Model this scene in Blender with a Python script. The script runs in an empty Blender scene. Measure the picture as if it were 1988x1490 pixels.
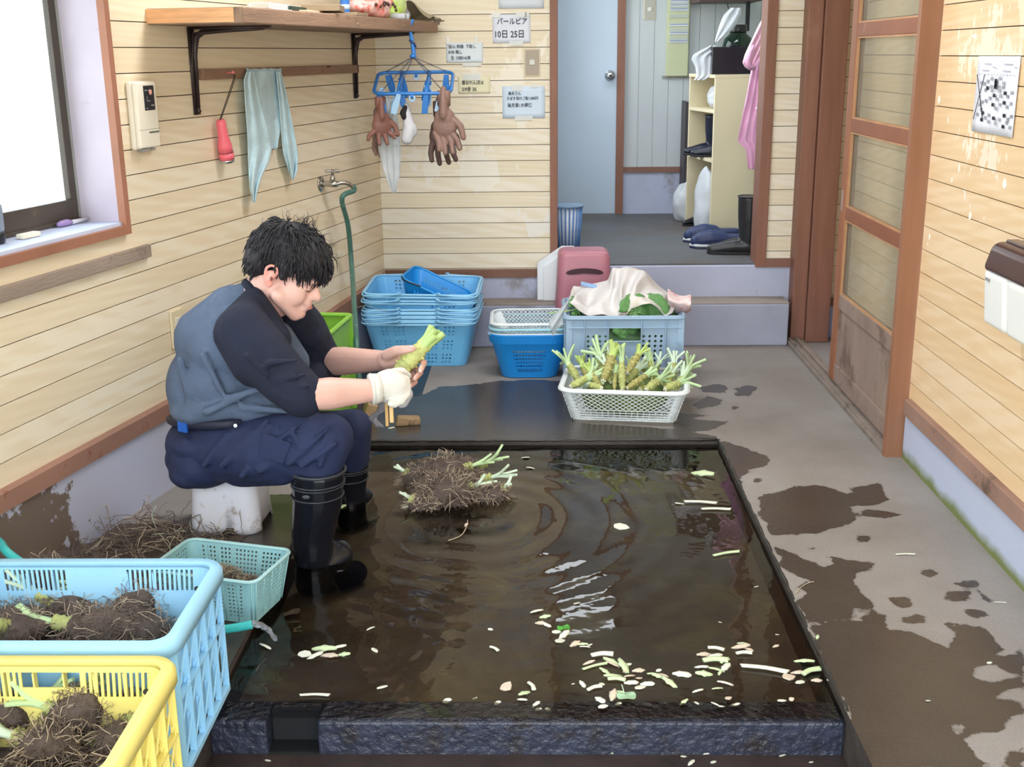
import bpy, math, random
import numpy as np
from mathutils import Vector, Matrix, noise as mnoise
random.seed(7)
C = bpy.context.scene.collection
PI = math.pi
# ---------------------------------------------------------------- camera
FPX, CX, CY, HC = 2225.0, 994.0, 745.0, 1.323      # 1988x1490 frame
MR = np.array([[0.9997371307795224, 0.004644954503264402, 0.022452031943471236],
               [0.020299164996531678, 0.2759362014005996, -0.9609615791784036],
               [-0.010658951222875171, 0.961164729458104, 0.2757693775685727]])
cam_d = bpy.data.cameras.new('camera'); cam = bpy.data.objects.new('camera', cam_d); C.objects.link(cam)
cam_d.sensor_width = 36; cam_d.lens = FPX / 1988 * 36; cam_d.clip_start = 0.05
m4 = Matrix([list(MR[0]) + [0], list(MR[1]) + [0], list(MR[2]) + [HC], [0, 0, 0, 1]])
cam.matrix_world = m4
bpy.context.scene.camera = cam
def ray(px, py): return MR @ np.array([px - CX, -(py - CY), -FPX])
def Z(px, py, z=0.0):
    r = ray(px, py); t = (z - HC) / r[2]; return Vector((r[0] * t, r[1] * t, z))
def W(px, py, y):
    r = ray(px, py); t = y / r[1]; return Vector((r[0] * t, y, HC + r[2] * t))
# ---------------------------------------------------------------- light
vs = bpy.context.scene.view_settings
vs.view_transform = 'Standard'; vs.look = 'None'; vs.gamma = 1.0; vs.exposure = 2.1
wd = bpy.data.worlds.new('daylight'); bpy.context.scene.world = wd; wd.use_nodes = True
nt = wd.node_tree; bg = nt.nodes['Background']
tc = nt.nodes.new('ShaderNodeTexCoord'); sp = nt.nodes.new('ShaderNodeSeparateXYZ')
rp = nt.nodes.new('ShaderNodeValToRGB'); nt.links.new(tc.outputs['Generated'], sp.inputs[0])
nt.links.new(sp.outputs['Z'], rp.inputs[0]); nt.links.new(rp.outputs[0], bg.inputs[0])
e = rp.color_ramp.elements
e[0].position = 0.0; e[0].color = (0.62, 0.66, 0.62, 1); e[1].position = 0.35; e[1].color = (0.86, 0.93, 1.0, 1)
bg.inputs[1].default_value = 1.7
def area(name, loc, rot, sx, sy, power, col=(1, 1, 1)):
    l = bpy.data.lights.new(name, 'AREA'); l.shape = 'RECTANGLE'; l.size = sx; l.size_y = sy; l.energy = power; l.color = col
    o = bpy.data.objects.new(name, l); C.objects.link(o); o.location = loc; o.rotation_euler = rot; return o
# fill lamps added out of view to brighten both rooms
area('fill_lamp.001', (-0.1, 3.7, 2.37), (0, 0, 0), 1.2, 0.35, 8.5, (0.97, 0.98, 1.0))
area('fill_lamp', (0.55, 5.72, 2.36), (0, 0, 0), 0.8, 0.3, 3.2, (0.8, 0.9, 1.0))
# ---------------------------------------------------------------- materials
def srgb(c):
    return tuple(((v / 255) / 12.92 if v / 255 <= 0.04045 else ((v / 255 + 0.055) / 1.055) ** 2.4) for v in c)
MATS = {}
def pm(name, col, rough=0.5, var=0.12, vs_=8.0, bump=0.0, bs=60.0, metal=0.0, trans=0.0, alpha=1.0, sss=0.0, stretch=None, dirt=None, dirt_s=6.0, dirt_t=0.55, spec=0.5, ior=1.45):
    if name in MATS: return MATS[name]
    m = bpy.data.materials.new(name); m.use_nodes = True; n = m.node_tree; b = n.nodes['Principled BSDF']; L = n.links.new
    tc = n.nodes.new('ShaderNodeTexCoord'); mp = n.nodes.new('ShaderNodeMapping'); L(tc.outputs['Object'], mp.inputs[0])
    if stretch: mp.inputs['Scale'].default_value = stretch
    nz = n.nodes.new('ShaderNodeTexNoise'); nz.inputs['Scale'].default_value = vs_; nz.inputs['Detail'].default_value = 5; L(mp.outputs[0], nz.inputs[0])
    c = srgb(col)
    r = n.nodes.new('ShaderNodeValToRGB'); L(nz.outputs['Fac'], r.inputs[0])
    r.color_ramp.elements[0].position = 0.3; r.color_ramp.elements[1].position = 0.7
    r.color_ramp.elements[0].color = tuple(max(0, v * (1 - var)) for v in c) + (1,)
    r.color_ramp.elements[1].color = tuple(min(1, v * (1 + var)) for v in c) + (1,)
    out = r.outputs[0]
    if dirt:
        n2 = n.nodes.new('ShaderNodeTexNoise'); n2.inputs['Scale'].default_value = dirt_s; n2.inputs['Detail'].default_value = 8; n2.inputs['Roughness'].default_value = 0.65; L(tc.outputs['Object'], n2.inputs[0])
        mr = n.nodes.new('ShaderNodeMapRange'); mr.inputs['From Min'].default_value = dirt_t; mr.inputs['From Max'].default_value = dirt_t + 0.12; L(n2.outputs['Fac'], mr.inputs[0])
        mx = n.nodes.new('ShaderNodeMix'); mx.data_type = 'RGBA'; L(mr.outputs[0], mx.inputs[0]); L(out, mx.inputs[6]); mx.inputs[7].default_value = srgb(dirt) + (1,); out = mx.outputs[2]
    L(out, b.inputs['Base Color'])
    b.inputs['Roughness'].default_value = rough; b.inputs['Metallic'].default_value = metal
    b.inputs['Transmission Weight'].default_value = trans; b.inputs['Alpha'].default_value = alpha; b.inputs['IOR'].default_value = ior
    b.inputs['Specular IOR Level'].default_value = spec
    if sss:
        b.inputs['Subsurface Weight'].default_value = sss; b.inputs['Subsurface Radius'].default_value = (0.012, 0.004, 0.002); b.inputs['Subsurface Scale'].default_value = 1.0
    if bump:
        n3 = n.nodes.new('ShaderNodeTexNoise'); n3.inputs['Scale'].default_value = bs; n3.inputs['Detail'].default_value = 4; L(mp.outputs[0], n3.inputs[0])
        bp = n.nodes.new('ShaderNodeBump'); bp.inputs['Strength'].default_value = bump; bp.inputs['Distance'].default_value = 0.01; L(n3.outputs['Fac'], bp.inputs['Height']); L(bp.outputs[0], b.inputs['Normal'])
    MATS[name] = m; return m
def boards_mat(name, c1, c2, c3, axis, zref, sp_, patch=None):
    """pine boards: grain runs along the wall, each board has its own tone"""
    m = bpy.data.materials.new(name); m.use_nodes = True; n = m.node_tree; b = n.nodes['Principled BSDF']; L = n.links.new; N = n.nodes.new
    tc = N('ShaderNodeTexCoord'); sx = N('ShaderNodeSeparateXYZ'); L(tc.outputs['Object'], sx.inputs[0])
    a = N('ShaderNodeMath'); a.operation = 'SUBTRACT'; L(sx.outputs['Z'], a.inputs[0]); a.inputs[1].default_value = zref
    d = N('ShaderNodeMath'); d.operation = 'DIVIDE'; L(a.outputs[0], d.inputs[0]); d.inputs[1].default_value = sp_
    f = N('ShaderNodeMath'); f.operation = 'FLOOR'; L(d.outputs[0], f.inputs[0])
    wn = N('ShaderNodeTexWhiteNoise'); wn.noise_dimensions = '1D'; L(f.outputs[0], wn.inputs['W'])
    # grain coordinate: long axis slow, z fast, jumped per board
    ad = N('ShaderNodeMath'); ad.operation = 'MULTIPLY_ADD'; L(wn.outputs['Value'], ad.inputs[0]); ad.inputs[1].default_value = 17.0; L(sx.outputs['X' if axis == 'x' else 'Y'], ad.inputs[2])
    cb = N('ShaderNodeCombineXYZ'); L(ad.outputs[0], cb.inputs[0]); L(sx.outputs['Z'], cb.inputs[2]); L(wn.outputs['Value'], cb.inputs[1])
    mp = N('ShaderNodeMapping'); L(cb.outputs[0], mp.inputs[0]); mp.inputs['Scale'].default_value = (1.1, 3, 16)
    nz = N('ShaderNodeTexNoise'); nz.inputs['Scale'].default_value = 1.6; nz.inputs['Detail'].default_value = 6; nz.inputs['Distortion'].default_value = 1.1; L(mp.outputs[0], nz.inputs[0])
    mp2 = N('ShaderNodeMapping'); L(cb.outputs[0], mp2.inputs[0]); mp2.inputs['Scale'].default_value = (1.0, 1, 9)
    wv = N('ShaderNodeTexWave'); wv.wave_type = 'RINGS'; wv.rings_direction = 'Y'; wv.inputs['Scale'].default_value = 1.7; wv.inputs['Distortion'].default_value = 6; wv.inputs['Detail'].default_value = 2; wv.inputs['Detail Scale'].default_value = 0.8; L(mp2.outputs[0], wv.inputs[0])
    m1 = N('ShaderNodeMath'); m1.operation = 'MULTIPLY_ADD'; L(wv.outputs['Fac'], m1.inputs[0]); m1.inputs[1].default_value = 0.22; L(nz.outputs['Fac'], m1.inputs[2])
    m2 = N('ShaderNodeMath'); m2.operation = 'MULTIPLY_ADD'; L(wn.outputs['Value'], m2.inputs[0]); m2.inputs[1].default_value = 0.42; L(m1.outputs[0], m2.inputs[2])
    r = N('ShaderNodeValToRGB'); L(m2.outputs[0], r.inputs[0])
    el = r.color_ramp.elements; el[0].position = 0.35; el[0].color = srgb(c1) + (1,); el[1].position = 1.15; el[1].color = srgb(c3) + (1,)
    k = r.color_ramp.elements.new(0.78); k.color = srgb(c2) + (1,)
    out = r.outputs[0]
    if patch:   # remains of tape, paper and glue left on the boards: list of (centre, radius, threshold)
        for (cx, cy, cz, rx, ry, rz, th, pc, ns) in patch:
            v = N('ShaderNodeVectorMath'); v.operation = 'SUBTRACT'; L(tc.outputs['Object'], v.inputs[0]); v.inputs[1].default_value = (cx, cy, cz)
            w = N('ShaderNodeVectorMath'); w.operation = 'DIVIDE'; L(v.outputs[0], w.inputs[0]); w.inputs[1].default_value = (rx, ry, rz)
            ln = N('ShaderNodeVectorMath'); ln.operation = 'LENGTH'; L(w.outputs[0], ln.inputs[0])
            n4 = N('ShaderNodeTexNoise'); n4.inputs['Scale'].default_value = ns; n4.inputs['Detail'].default_value = 3; n4.inputs['Roughness'].default_value = 0.6
            mp4 = N('ShaderNodeMapping'); mp4.inputs['Scale'].default_value = (1, 1, 0.55); L(tc.outputs['Object'], mp4.inputs[0]); L(mp4.outputs[0], n4.inputs[0])
            q = N('ShaderNodeMath'); q.operation = 'MULTIPLY_ADD'; L(ln.outputs['Value'], q.inputs[0]); q.inputs[1].default_value = -0.28; L(n4.outputs['Fac'], q.inputs[2])
            mr = N('ShaderNodeMapRange'); mr.inputs['From Min'].default_value = th; mr.inputs['From Max'].default_value = th + 0.02; L(q.outputs[0], mr.inputs[0]); mr.inputs['To Max'].default_value = 0.72
            mx = N('ShaderNodeMix'); mx.data_type = 'RGBA'; L(mr.outputs[0], mx.inputs[0]); L(out, mx.inputs[6]); mx.inputs[7].default_value = srgb(pc) + (1,); out = mx.outputs[2]
    L(out, b.inputs['Base Color']); b.inputs['Roughness'].default_value = 0.48; b.inputs['Specular IOR Level'].default_value = 0.35
    bp = N('ShaderNodeBump'); bp.inputs['Strength'].default_value = 0.12; bp.inputs['Distance'].default_value = 0.004; L(nz.outputs['Fac'], bp.inputs['Height']); L(bp.outputs[0], b.inputs['Normal'])
    return m
# ---------------------------------------------------------------- mesh builder
def frame_of(d):
    d = Vector(d).normalized(); up = Vector((0, 0, 1)) if abs(d.z) < 0.9 else Vector((1, 0, 0))
    x = d.cross(up).normalized(); y = d.cross(x).normalized(); return x, y
class B:
    def __init__(s): s.v = []; s.f = []; s.mi = []
    def add(s, vs_, fs, mi=0):
        o = len(s.v); s.v += [tuple(v) for v in vs_]; s.f += [tuple(i + o for i in f) for f in fs]; s.mi += [mi] * len(fs); return s
    def bx(s, x0, x1, y0, y1, z0, z1, mi=0, M=None):
        vs_ = [Vector((x, y, z)) for z in (z0, z1) for x, y in ((x0, y0), (x1, y0), (x1, y1), (x0, y1))]
        if M is not None: vs_ = [M @ v for v in vs_]
        return s.add(vs_, [(0, 3, 2, 1), (4, 5, 6, 7), (0, 1, 5, 4), (1, 2, 6, 5), (2, 3, 7, 6), (3, 0, 4, 7)], mi)
    def tube(s, pts, r, n=8, mi=0, closed=False, flat=1.0):
        pts = [Vector(p) for p in pts]; k = len(pts)
        rs = list(r) if isinstance(r, (list, tuple)) else [r] * k
        vs_ = []; X = None
        for i in range(k):
            if closed: d = pts[(i + 1) % k] - pts[i - 1]
            else: d = pts[min(i + 1, k - 1)] - pts[max(i - 1, 0)]
            if d.length < 1e-9: d = Vector((0, 0, 1))
            d.normalize()
            if X is None: X, Y = frame_of(d)
            else:
                X = X - d * X.dot(d)
                if X.length < 1e-6: X, _ = frame_of(d)
                X.normalize(); Y = d.cross(X).normalized()
            for j in range(n):
                a = 2 * PI * j / n; vs_.append(pts[i] + X * (math.cos(a) * rs[i]) + Y * (math.sin(a) * rs[i] * flat))
        fs = []
        for i in range(k if closed else k - 1):
            i2 = (i + 1) % k
            for j in range(n):
                j2 = (j + 1) % n; fs.append((i * n + j, i * n + j2, i2 * n + j2, i2 * n + j))
        if not closed: fs += [tuple(range(n))[::-1], tuple((k - 1) * n + j for j in range(n))]
        return s.add(vs_, fs, mi)
    def lathe(s, prof, n=24, M=None, mi=0):
        M = M or Matrix(); vs_ = []
        for r, z in prof:
            for j in range(n): a = 2 * PI * j / n; vs_.append(M @ Vector((r * math.cos(a), r * math.sin(a), z)))
        fs = [(i * n + j, i * n + (j + 1) % n, (i + 1) * n + (j + 1) % n, (i + 1) * n + j) for i in range(len(prof) - 1) for j in range(n)]
        if prof[0][0] > 1e-5: fs.append(tuple(range(n))[::-1])
        if prof[-1][0] > 1e-5: fs.append(tuple((len(prof) - 1) * n + j for j in range(n)))
        return s.add(vs_, fs, mi)
    def ell(s, c, r, M=None, nu=16, nv=10, mi=0):
        if not isinstance(r, (list, tuple)): r = (r, r, r)
        R = M.to_3x3() if M is not None else Matrix.Identity(3); c = Vector(c); vs_ = []
        for i in range(nv + 1):
            t = PI * i / nv
            for j in range(nu):
                a = 2 * PI * j / nu; vs_.append(c + R @ Vector((r[0] * math.sin(t) * math.cos(a), r[1] * math.sin(t) * math.sin(a), r[2] * math.cos(t))))
        fs = [(i * nu + j, (i + 1) * nu + j, (i + 1) * nu + (j + 1) % nu, i * nu + (j + 1) % nu) for i in range(nv) for j in range(nu)]
        return s.add(vs_, fs, mi)
    def cap(s, p0, r0, p1, r1, n=14, mi=0, sy=1.0):
        """tapered capsule, for limbs that are fused later"""
        p0 = Vector(p0); p1 = Vector(p1); d = (p1 - p0); L = d.length; d.normalize(); pts = []; rs = []
        for i in range(5): a = PI / 2 * (1 - i / 4.0); pts.append(p0 - d * r0 * math.sin(a)); rs.append(max(r0 * math.cos(a), 1e-4))
        for i in range(1, 4): t = i / 4; pts.append(p0 + d * L * t); rs.append(r0 + (r1 - r0) * t)
        for i in range(5): a = PI / 2 * i / 4.0; pts.append(p1 + d * r1 * math.sin(a)); rs.append(max(r1 * math.cos(a), 1e-4))
        return s.tube(pts, rs, n, mi, flat=sy)
    def caps(s, pts, rs, n=14):
        for i in range(len(pts) - 1): s.cap(pts[i], rs[i], pts[i + 1], rs[i + 1], n)
        return s
    def sheet(s, grid, mi=0):
        nu = len(grid); nv = len(grid[0])
        return s.add([p for row in grid for p in row], [(i * nv + j, (i + 1) * nv + j, (i + 1) * nv + j + 1, i * nv + j + 1) for i in range(nu - 1) for j in range(nv - 1)], mi)
    def prism(s, poly, h, M=None, mi=0):
        """polygon in local xy extruded from z=0 to h"""
        M = M or Matrix(); k = len(poly)
        vs_ = [M @ Vector((p[0], p[1], 0)) for p in poly] + [M @ Vector((p[0], p[1], h)) for p in poly]
        return s.add(vs_, [tuple(range(k))[::-1], tuple(range(k, 2 * k))] + [(i, (i + 1) % k, (i + 1) % k + k, i + k) for i in range(k)], mi)
    def xf(s, M, start=0): s.v = s.v[:start] + [tuple(M @ Vector(v)) for v in s.v[start:]]; return s
    def build(s, name, mats, parent=None, world=False, smooth=False, loc=None, rot=None, mods=(), kind=None, label=None, auto=None):
        root = parent
        while root is not None and root.parent is not None: root = root.parent
        vs_ = s.v
        if world and root is not None: Mi = root.matrix_basis.inverted(); vs_ = [tuple(Mi @ Vector(v)) for v in vs_]
        if world and root is None and loc is not None: vs_ = [tuple(Vector(v) - Vector(loc)) for v in vs_]
        me = bpy.data.meshes.new(name); me.from_pydata(vs_, [], s.f); me.validate()
        if not isinstance(mats, (list, tuple)): mats = [mats]
        for m in mats: me.materials.append(m)
        if len(mats) > 1 and len(me.polygons) == len(s.mi): me.polygons.foreach_set('material_index', s.mi)
        if smooth: me.polygons.foreach_set('use_smooth', [True] * len(me.polygons))
        o = bpy.data.objects.new(name, me); C.objects.link(o)
        if parent is not None: o.parent = parent
        if loc is not None: o.location = loc
        if rot is not None: o.rotation_euler = rot
        if auto:
            try: me.set_sharp_from_angle(angle=math.radians(auto))
            except Exception: pass
        for md in mods:
            q = o.modifiers.new(md[0], md[0])
            for kk, vv in md[1].items(): setattr(q, kk, vv)
        if kind: o['kind'] = kind
        if label: o['label'] = label
        me.update(); return o
def remesh(v, it=3, f=0.6): return (('REMESH', dict(mode='VOXEL', voxel_size=v, use_smooth_shade=True)), ('SMOOTH', dict(iterations=it, factor=f)))
SOL = lambda t, off=0.0: ('SOLIDIFY', dict(thickness=t, offset=off))
BEV = lambda w, s=2: ('BEVEL', dict(width=w, segments=s, limit_method='ANGLE', angle_limit=math.radians(40)))
def thing(name, label, cat, loc=(0, 0, 0), rz=0.0, group=None):
    o = bpy.data.objects.new(name, None); C.objects.link(o); o.empty_display_size = 0.05
    o.location = loc; o.rotation_euler = (0, 0, rz) if not isinstance(rz, (tuple, list)) else rz; o['label'] = label; o['category'] = cat
    if group: o['group'] = group
    return o
def tag(o, label, cat, group=None, kind=None):
    o['label'] = label; o['category'] = cat
    if group: o['group'] = group
    if kind: o['kind'] = kind
    return o
def copy_tree(o, parent=None):
    c = o.copy(); C.objects.link(c)
    if parent is not None: c.parent = parent
    for ch in [x for x in C.objects if x.parent == o]: copy_tree(ch, c)
    return c
def arc(c, r, a0, a1, n, z=0.0): return [(c[0] + r * math.cos(a0 + (a1 - a0) * i / n), c[1] + r * math.sin(a0 + (a1 - a0) * i / n), z) for i in range(n + 1)]
def spline(pts, n=8):
    pts = [Vector(p) for p in pts]; out = []; P = [pts[0]] + pts + [pts[-1]]
    for i in range(1, len(P) - 2):
        for k in range(n):
            t = k / n; a, b, c, d = P[i - 1], P[i], P[i + 1], P[i + 2]
            out.append(0.5 * ((2 * b) + (c - a) * t + (2 * a - 5 * b + 4 * c - d) * t * t + (-a + 3 * b - 3 * c + d) * t ** 3))
    out.append(pts[-1]); return out
# ================================================================= SETTING
KL = 0.22941736; XL0, YB = -0.73, 5.40          # left wall runs askew to the back wall
def lx(y): return XL0 + KL * (y - YB)
LN = Vector((1, -KL, 0)).normalized()           # left wall normal, into the room
LD = Vector((KL, 1, 0)).normalized()            # along the left wall, away from the opening
def LW(px, py, off=0.0):                        # point on the left wall plane (off = distance in front of it)
    r = ray(px, py); p0 = Vector((XL0, YB, 0)) + LN * off; d = Vector(r); t = (p0 - Vector((0, 0, HC))).dot(LN) / d.dot(LN); return Vector((0, 0, HC)) + d * t
LWM = lambda p: Matrix.Translation(p) @ Matrix(((LN.x, LD.x, 0, 0), (LN.y, LD.y, 0, 0), (0, 0, 1, 0), (0, 0, 0, 1)))   # local x = out of wall, y = along it, z up
ZR, SP = 1.4998, 0.0721
groove = pm('board_groove_dirt', (70, 50, 32), 0.9)
def board_wall(name, p0, p1, pieces, mat, zref=ZR, sp=SP, g=0.0028, dep=0.006, flip=False):
    b = B(); p0 = Vector((p0[0], p0[1], 0)); p1 = Vector((p1[0], p1[1], 0)); d = (p1 - p0); L = d.length; d.normalize()
    nrm = Vector((d.y, -d.x, 0)) * (-1 if flip else 1); back = -nrm * dep; up = Vector((0, 0, 1))
    for (s0, s1, z0, z1) in pieces:
        k0 = math.floor((z0 - zref) / sp); k1 = math.ceil((z1 - zref) / sp)
        A = p0 + d * s0; D = p0 + d * s1
        b.add([A + back + up * z0, D + back + up * z0, D + back + up * z1, A + back + up * z1], [(0, 1, 2, 3)], 1)
        for k in range(k0, k1):
            a = max(z0, zref + k * sp + g / 2); c = min(z1, zref + (k + 1) * sp - g / 2)
            if c - a < 0.002: continue
            b.add([A + up * a, D + up * a, D + up * c, A + up * c, A + back + up * a, D + back + up * a, D + back + up * c, A + back + up * c], [(0, 1, 2, 3), (4, 5, 1, 0), (3, 2, 6, 7)])
    return b.build(name, [mat, groove], kind='structure')
HW = 2.4
pine_back = boards_mat('pine_boards_back', (224, 210, 182), (230, 219, 196), (236, 228, 212), 'x', ZR, SP,
    patch=[(-0.3, 5.4, 0.83, 0.35, 1, 0.16, 0.40, (236, 232, 222), 9), (-0.1, 5.4, 1.2, 0.38, 1, 0.4, 0.42, (240, 234, 220), 7), (0.0, 5.4, 0.55, 0.3, 1, 0.12, 0.42, (232, 232, 228), 8)])
pine_left = boards_mat('pine_boards_left', (224, 206, 176), (232, 216, 188), (238, 226, 204), 'y', ZR, SP)
pine_right = boards_mat('pine_boards_right', (224, 190, 146), (230, 200, 160), (236, 210, 176), 'y', 1.3061, 0.0744,
    patch=[(1.235, 3.28, 1.30, 1, 0.26, 0.17, 0.37, (240, 232, 214), 24), (1.235, 3.36, 1.08, 1, 0.14, 0.14, 0.44, (244, 238, 224), 34), (1.235, 3.2, 1.05, 1, 0.22, 0.08, 0.40, (240, 232, 214), 26), (1.235, 3.0, 1.4, 1, 0.3, 0.12, 0.42, (238, 226, 204), 20), (1.235, 3.3, 0.9, 1, 0.5, 0.12, 0.56, (242, 236, 224), 30)])
# back wall: left of doorway, right of doorway, behind the post
board_wall('wall_back', (XL0, YB), (1.46, YB), [(-0.03, 0.065 - XL0, 0.325, HW), (1.075 - XL0, 1.22 - XL0, 0.36, HW), (1.34 - XL0, 1.46 - XL0, 0.19, HW), (0.065 - XL0, 1.075 - XL0, 2.05, HW)], pine_back)
# left wall with the window hole; s measured from the front opening
YF = -0.6; PL0 = (lx(YF), YF); sL = lambda y: (y - YF) * math.sqrt(1 + KL * KL)
SE = sL(YB); W0, W1, WZ0, WZ1 = sL(1.55), sL(3.31), 0.858, 1.95
board_wall('wall_left', PL0, (XL0, YB), [(0, W0, 0.27, HW), (W0, W1, 0.27, WZ0), (W0, W1, WZ1, HW), (W1, SE + 0.012, 0.27, HW)], pine_left)
XR = 1.235
board_wall('wall_right', (XR, YF), (XR, 3.68), [(0, 3.68 - YF, 0.205, HW)], pine_right, zref=1.3061, sp=0.0744, flip=True)
board_wall('wall_right.001', (1.46, 3.68), (1.46, YB), [(0, YB - 3.68, 0.19, HW)], pine_right, zref=1.3061, sp=0.0744, flip=True)
# concrete bases under the boards
conc = pm('painted_concrete', (178, 184, 208), 0.75, 0.08, 3, 0.15, 40, dirt=(128, 118, 110), dirt_s=2.2, dirt_t=0.58)
conc_b = pm('plinth_concrete', (160, 164, 184), 0.7, 0.12, 3, 0.2, 50, dirt=(110, 100, 92), dirt_s=2.0, dirt_t=0.55)
moss = pm('mossy_concrete', (176, 182, 206), 0.75, 0.08, 3, 0.15, 40)
b = B(); a0 = Vector((lx(YF), YF, 0)); a1 = Vector((XL0, YB, 0)); n_ = LN * 0.012
b.add([a0 + n_, a1 + n_, a1 + n_ + Vector((0, 0, 0.26)), a0 + n_ + Vector((0, 0, 0.26)), a0 - n_ * 5, a1 - n_ * 5, a1 - n_ * 5 + Vector((0, 0, 0.26)), a0 - n_ * 5 + Vector((0, 0, 0.26))], [(0, 1, 2, 3), (3, 2, 6, 7)])
lm = bpy.data.materials.new('splashed_concrete'); lm.use_nodes = True; n = lm.node_tree; bs_ = n.nodes['Principled BSDF']; Lk = n.links.new; N = n.nodes.new
tcn = N('ShaderNodeTexCoord'); nz = N('ShaderNodeTexNoise'); nz.inputs['Scale'].default_value = 16; nz.inputs['Detail'].default_value = 7; nz.inputs['Roughness'].default_value = 0.62; Lk(tcn.outputs['Object'], nz.inputs[0])
sx = N('ShaderNodeSeparateXYZ'); Lk(tcn.outputs['Object'], sx.inputs[0])
g1 = N('ShaderNodeMapRange'); g1.inputs['From Min'].default_value = 2.84; g1.inputs['From Max'].default_value = 3.05; g1.inputs['To Min'].default_value = 0.22; g1.inputs['To Max'].default_value = -0.26; Lk(sx.outputs['Y'], g1.inputs[0])
ad = N('ShaderNodeMath'); Lk(nz.outputs['Fac'], ad.inputs[0]); Lk(g1.outputs[0], ad.inputs[1])
zz = N('ShaderNodeMath'); zz.operation = 'MULTIPLY_ADD'; Lk(sx.outputs['Z'], zz.inputs[0]); zz.inputs[1].default_value = -0.8; Lk(ad.outputs[0], zz.inputs[2])
mr = N('ShaderNodeMapRange'); mr.inputs['From Min'].default_value = 0.46; mr.inputs['From Max'].default_value = 0.50; Lk(zz.outputs[0], mr.inputs[0])
mx = N('ShaderNodeMix'); mx.data_type = 'RGBA'; Lk(mr.outputs[0], mx.inputs[0]); mx.inputs[6].default_value = srgb((186, 188, 208)) + (1,); mx.inputs[7].default_value = srgb((112, 98, 88)) + (1,)
Lk(mx.outputs[2], bs_.inputs['Base Color']); bs_.inputs['Roughness'].default_value = 0.7
b.build('baseboard_left', [lm], kind='structure')
B().bx(XL0 - 0.01, 0.10, YB - 0.012, YB + 0.06, 0.19, 0.31).bx(1.03, 1.24, YB - 0.012, YB + 0.06, 0.0, 0.345).build('baseboard_back', conc, kind='structure')
# right concrete base with a mossy foot
mm = bpy.data.materials.new('mossy_foot_concrete'); mm.use_nodes = True; n = mm.node_tree; bs_ = n.nodes['Principled BSDF']; Lk = n.links.new; N = n.nodes.new
tcn = N('ShaderNodeTexCoord'); nz = N('ShaderNodeTexNoise'); nz.inputs['Scale'].default_value = 9; nz.inputs['Detail'].default_value = 5; Lk(tcn.outputs['Object'], nz.inputs[0])
sx = N('ShaderNodeSeparateXYZ'); Lk(tcn.outputs['Object'], sx.inputs[0]); q = N('ShaderNodeMath'); q.operation = 'MULTIPLY_ADD'; Lk(nz.outputs['Fac'], q.inputs[0]); q.inputs[1].default_value = -0.06; Lk(sx.outputs['Z'], q.inputs[2])
mr = N('ShaderNodeMapRange'); mr.inputs['From Min'].default_value = -0.02; mr.inputs['From Max'].default_value = 0.012; Lk(q.outputs[0], mr.inputs[0])
mx = N('ShaderNodeMix'); mx.data_type = 'RGBA'; Lk(mr.outputs[0], mx.inputs[0]); mx.inputs[6].default_value = srgb((112, 122, 70)) + (1,); mx.inputs[7].default_value = srgb((182, 190, 214)) + (1,)
Lk(mx.outputs[2], bs_.inputs['Base Color']); bs_.inputs['Roughness'].default_value = 0.75
B().bx(XR - 0.006, XR + 0.1, YF, 3.68, 0, 0.165).build('baseboard_right', mm, kind='structure')
B().bx(1.446, 1.52, 3.68, YB, 0, 0.19).bx(1.33, 1.46, YB - 0.012, YB + 0.05, 0, 0.155).build('baseboard_right.001', conc, kind='structure')
# brown timber trims
tim = pm('brown_painted_timber', (128, 92, 78), 0.55, 0.14, 2.5, 0.12, 30, stretch=(1, 1, 1), dirt=(112, 74, 56), dirt_s=5, dirt_t=0.6)
tim_v = pm('brown_timber_post', (134, 92, 76), 0.5, 0.14, 4, 0.12, 30, stretch=(6, 6, 0.5), dirt=(150, 110, 92), dirt_s=3, dirt_t=0.62)
tim_red = pm('worn_timber_trim', (150, 112, 96), 0.65, 0.12, 4, 0.15, 40, dirt=(122, 56, 40), dirt_s=14, dirt_t=0.60)
b = B()
for y0, y1, t0, t1 in ((YF, 4.6, 0.29, 0.29), (4.6, 5.38, 0.29, 0.335)):
    A = Vector((lx(y0), y0, 0)); D = Vector((lx(y1), y1, 0)); o = LN * 0.022
    b.add([A + o + Vector((0, 0, 0.232)), D + o + Vector((0, 0, 0.232)), D + o + Vector((0, 0, t1 - .01)), A + o + Vector((0, 0, t0 - .01)), A - o + Vector((0, 0, 0.232)), D - o + Vector((0, 0, 0.232)), D - o + Vector((0, 0, t1)), A - o + Vector((0, 0, t0))], [(0, 1, 2, 3), (3, 2, 6, 7), (4, 5, 1, 0)])
b.build('trim_1', tim_red, kind='structure')
B().bx(XL0 + 0.005, 0.072, YB - 0.02, YB + 0.01, 0.303, 0.342).build('trim_2', tim, kind='structure')
B().bx(1.07, 1.21, YB - 0.02, YB + 0.01, 0.345, 0.385).build('trim_3', tim, kind='structure')
B().bx(XR - 0.022, XR + 0.02, YF, 3.66, 0.160, 0.214).build('trim_4', pm('worn_sill_timber', (150, 118, 104), 0.7, 0.16, 5, 0.2, 50, dirt=(96, 76, 66), dirt_s=8, dirt_t=0.6), kind='structure', mods=(BEV(0.004),))
B().bx(1.34, 1.45, YB - 0.02, YB + 0.01, 0.155, 0.195).bx(1.438, 1.47, 3.7, YB - 0.02, 0.165, 0.2).build('trim_5', tim, kind='structure')
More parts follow.
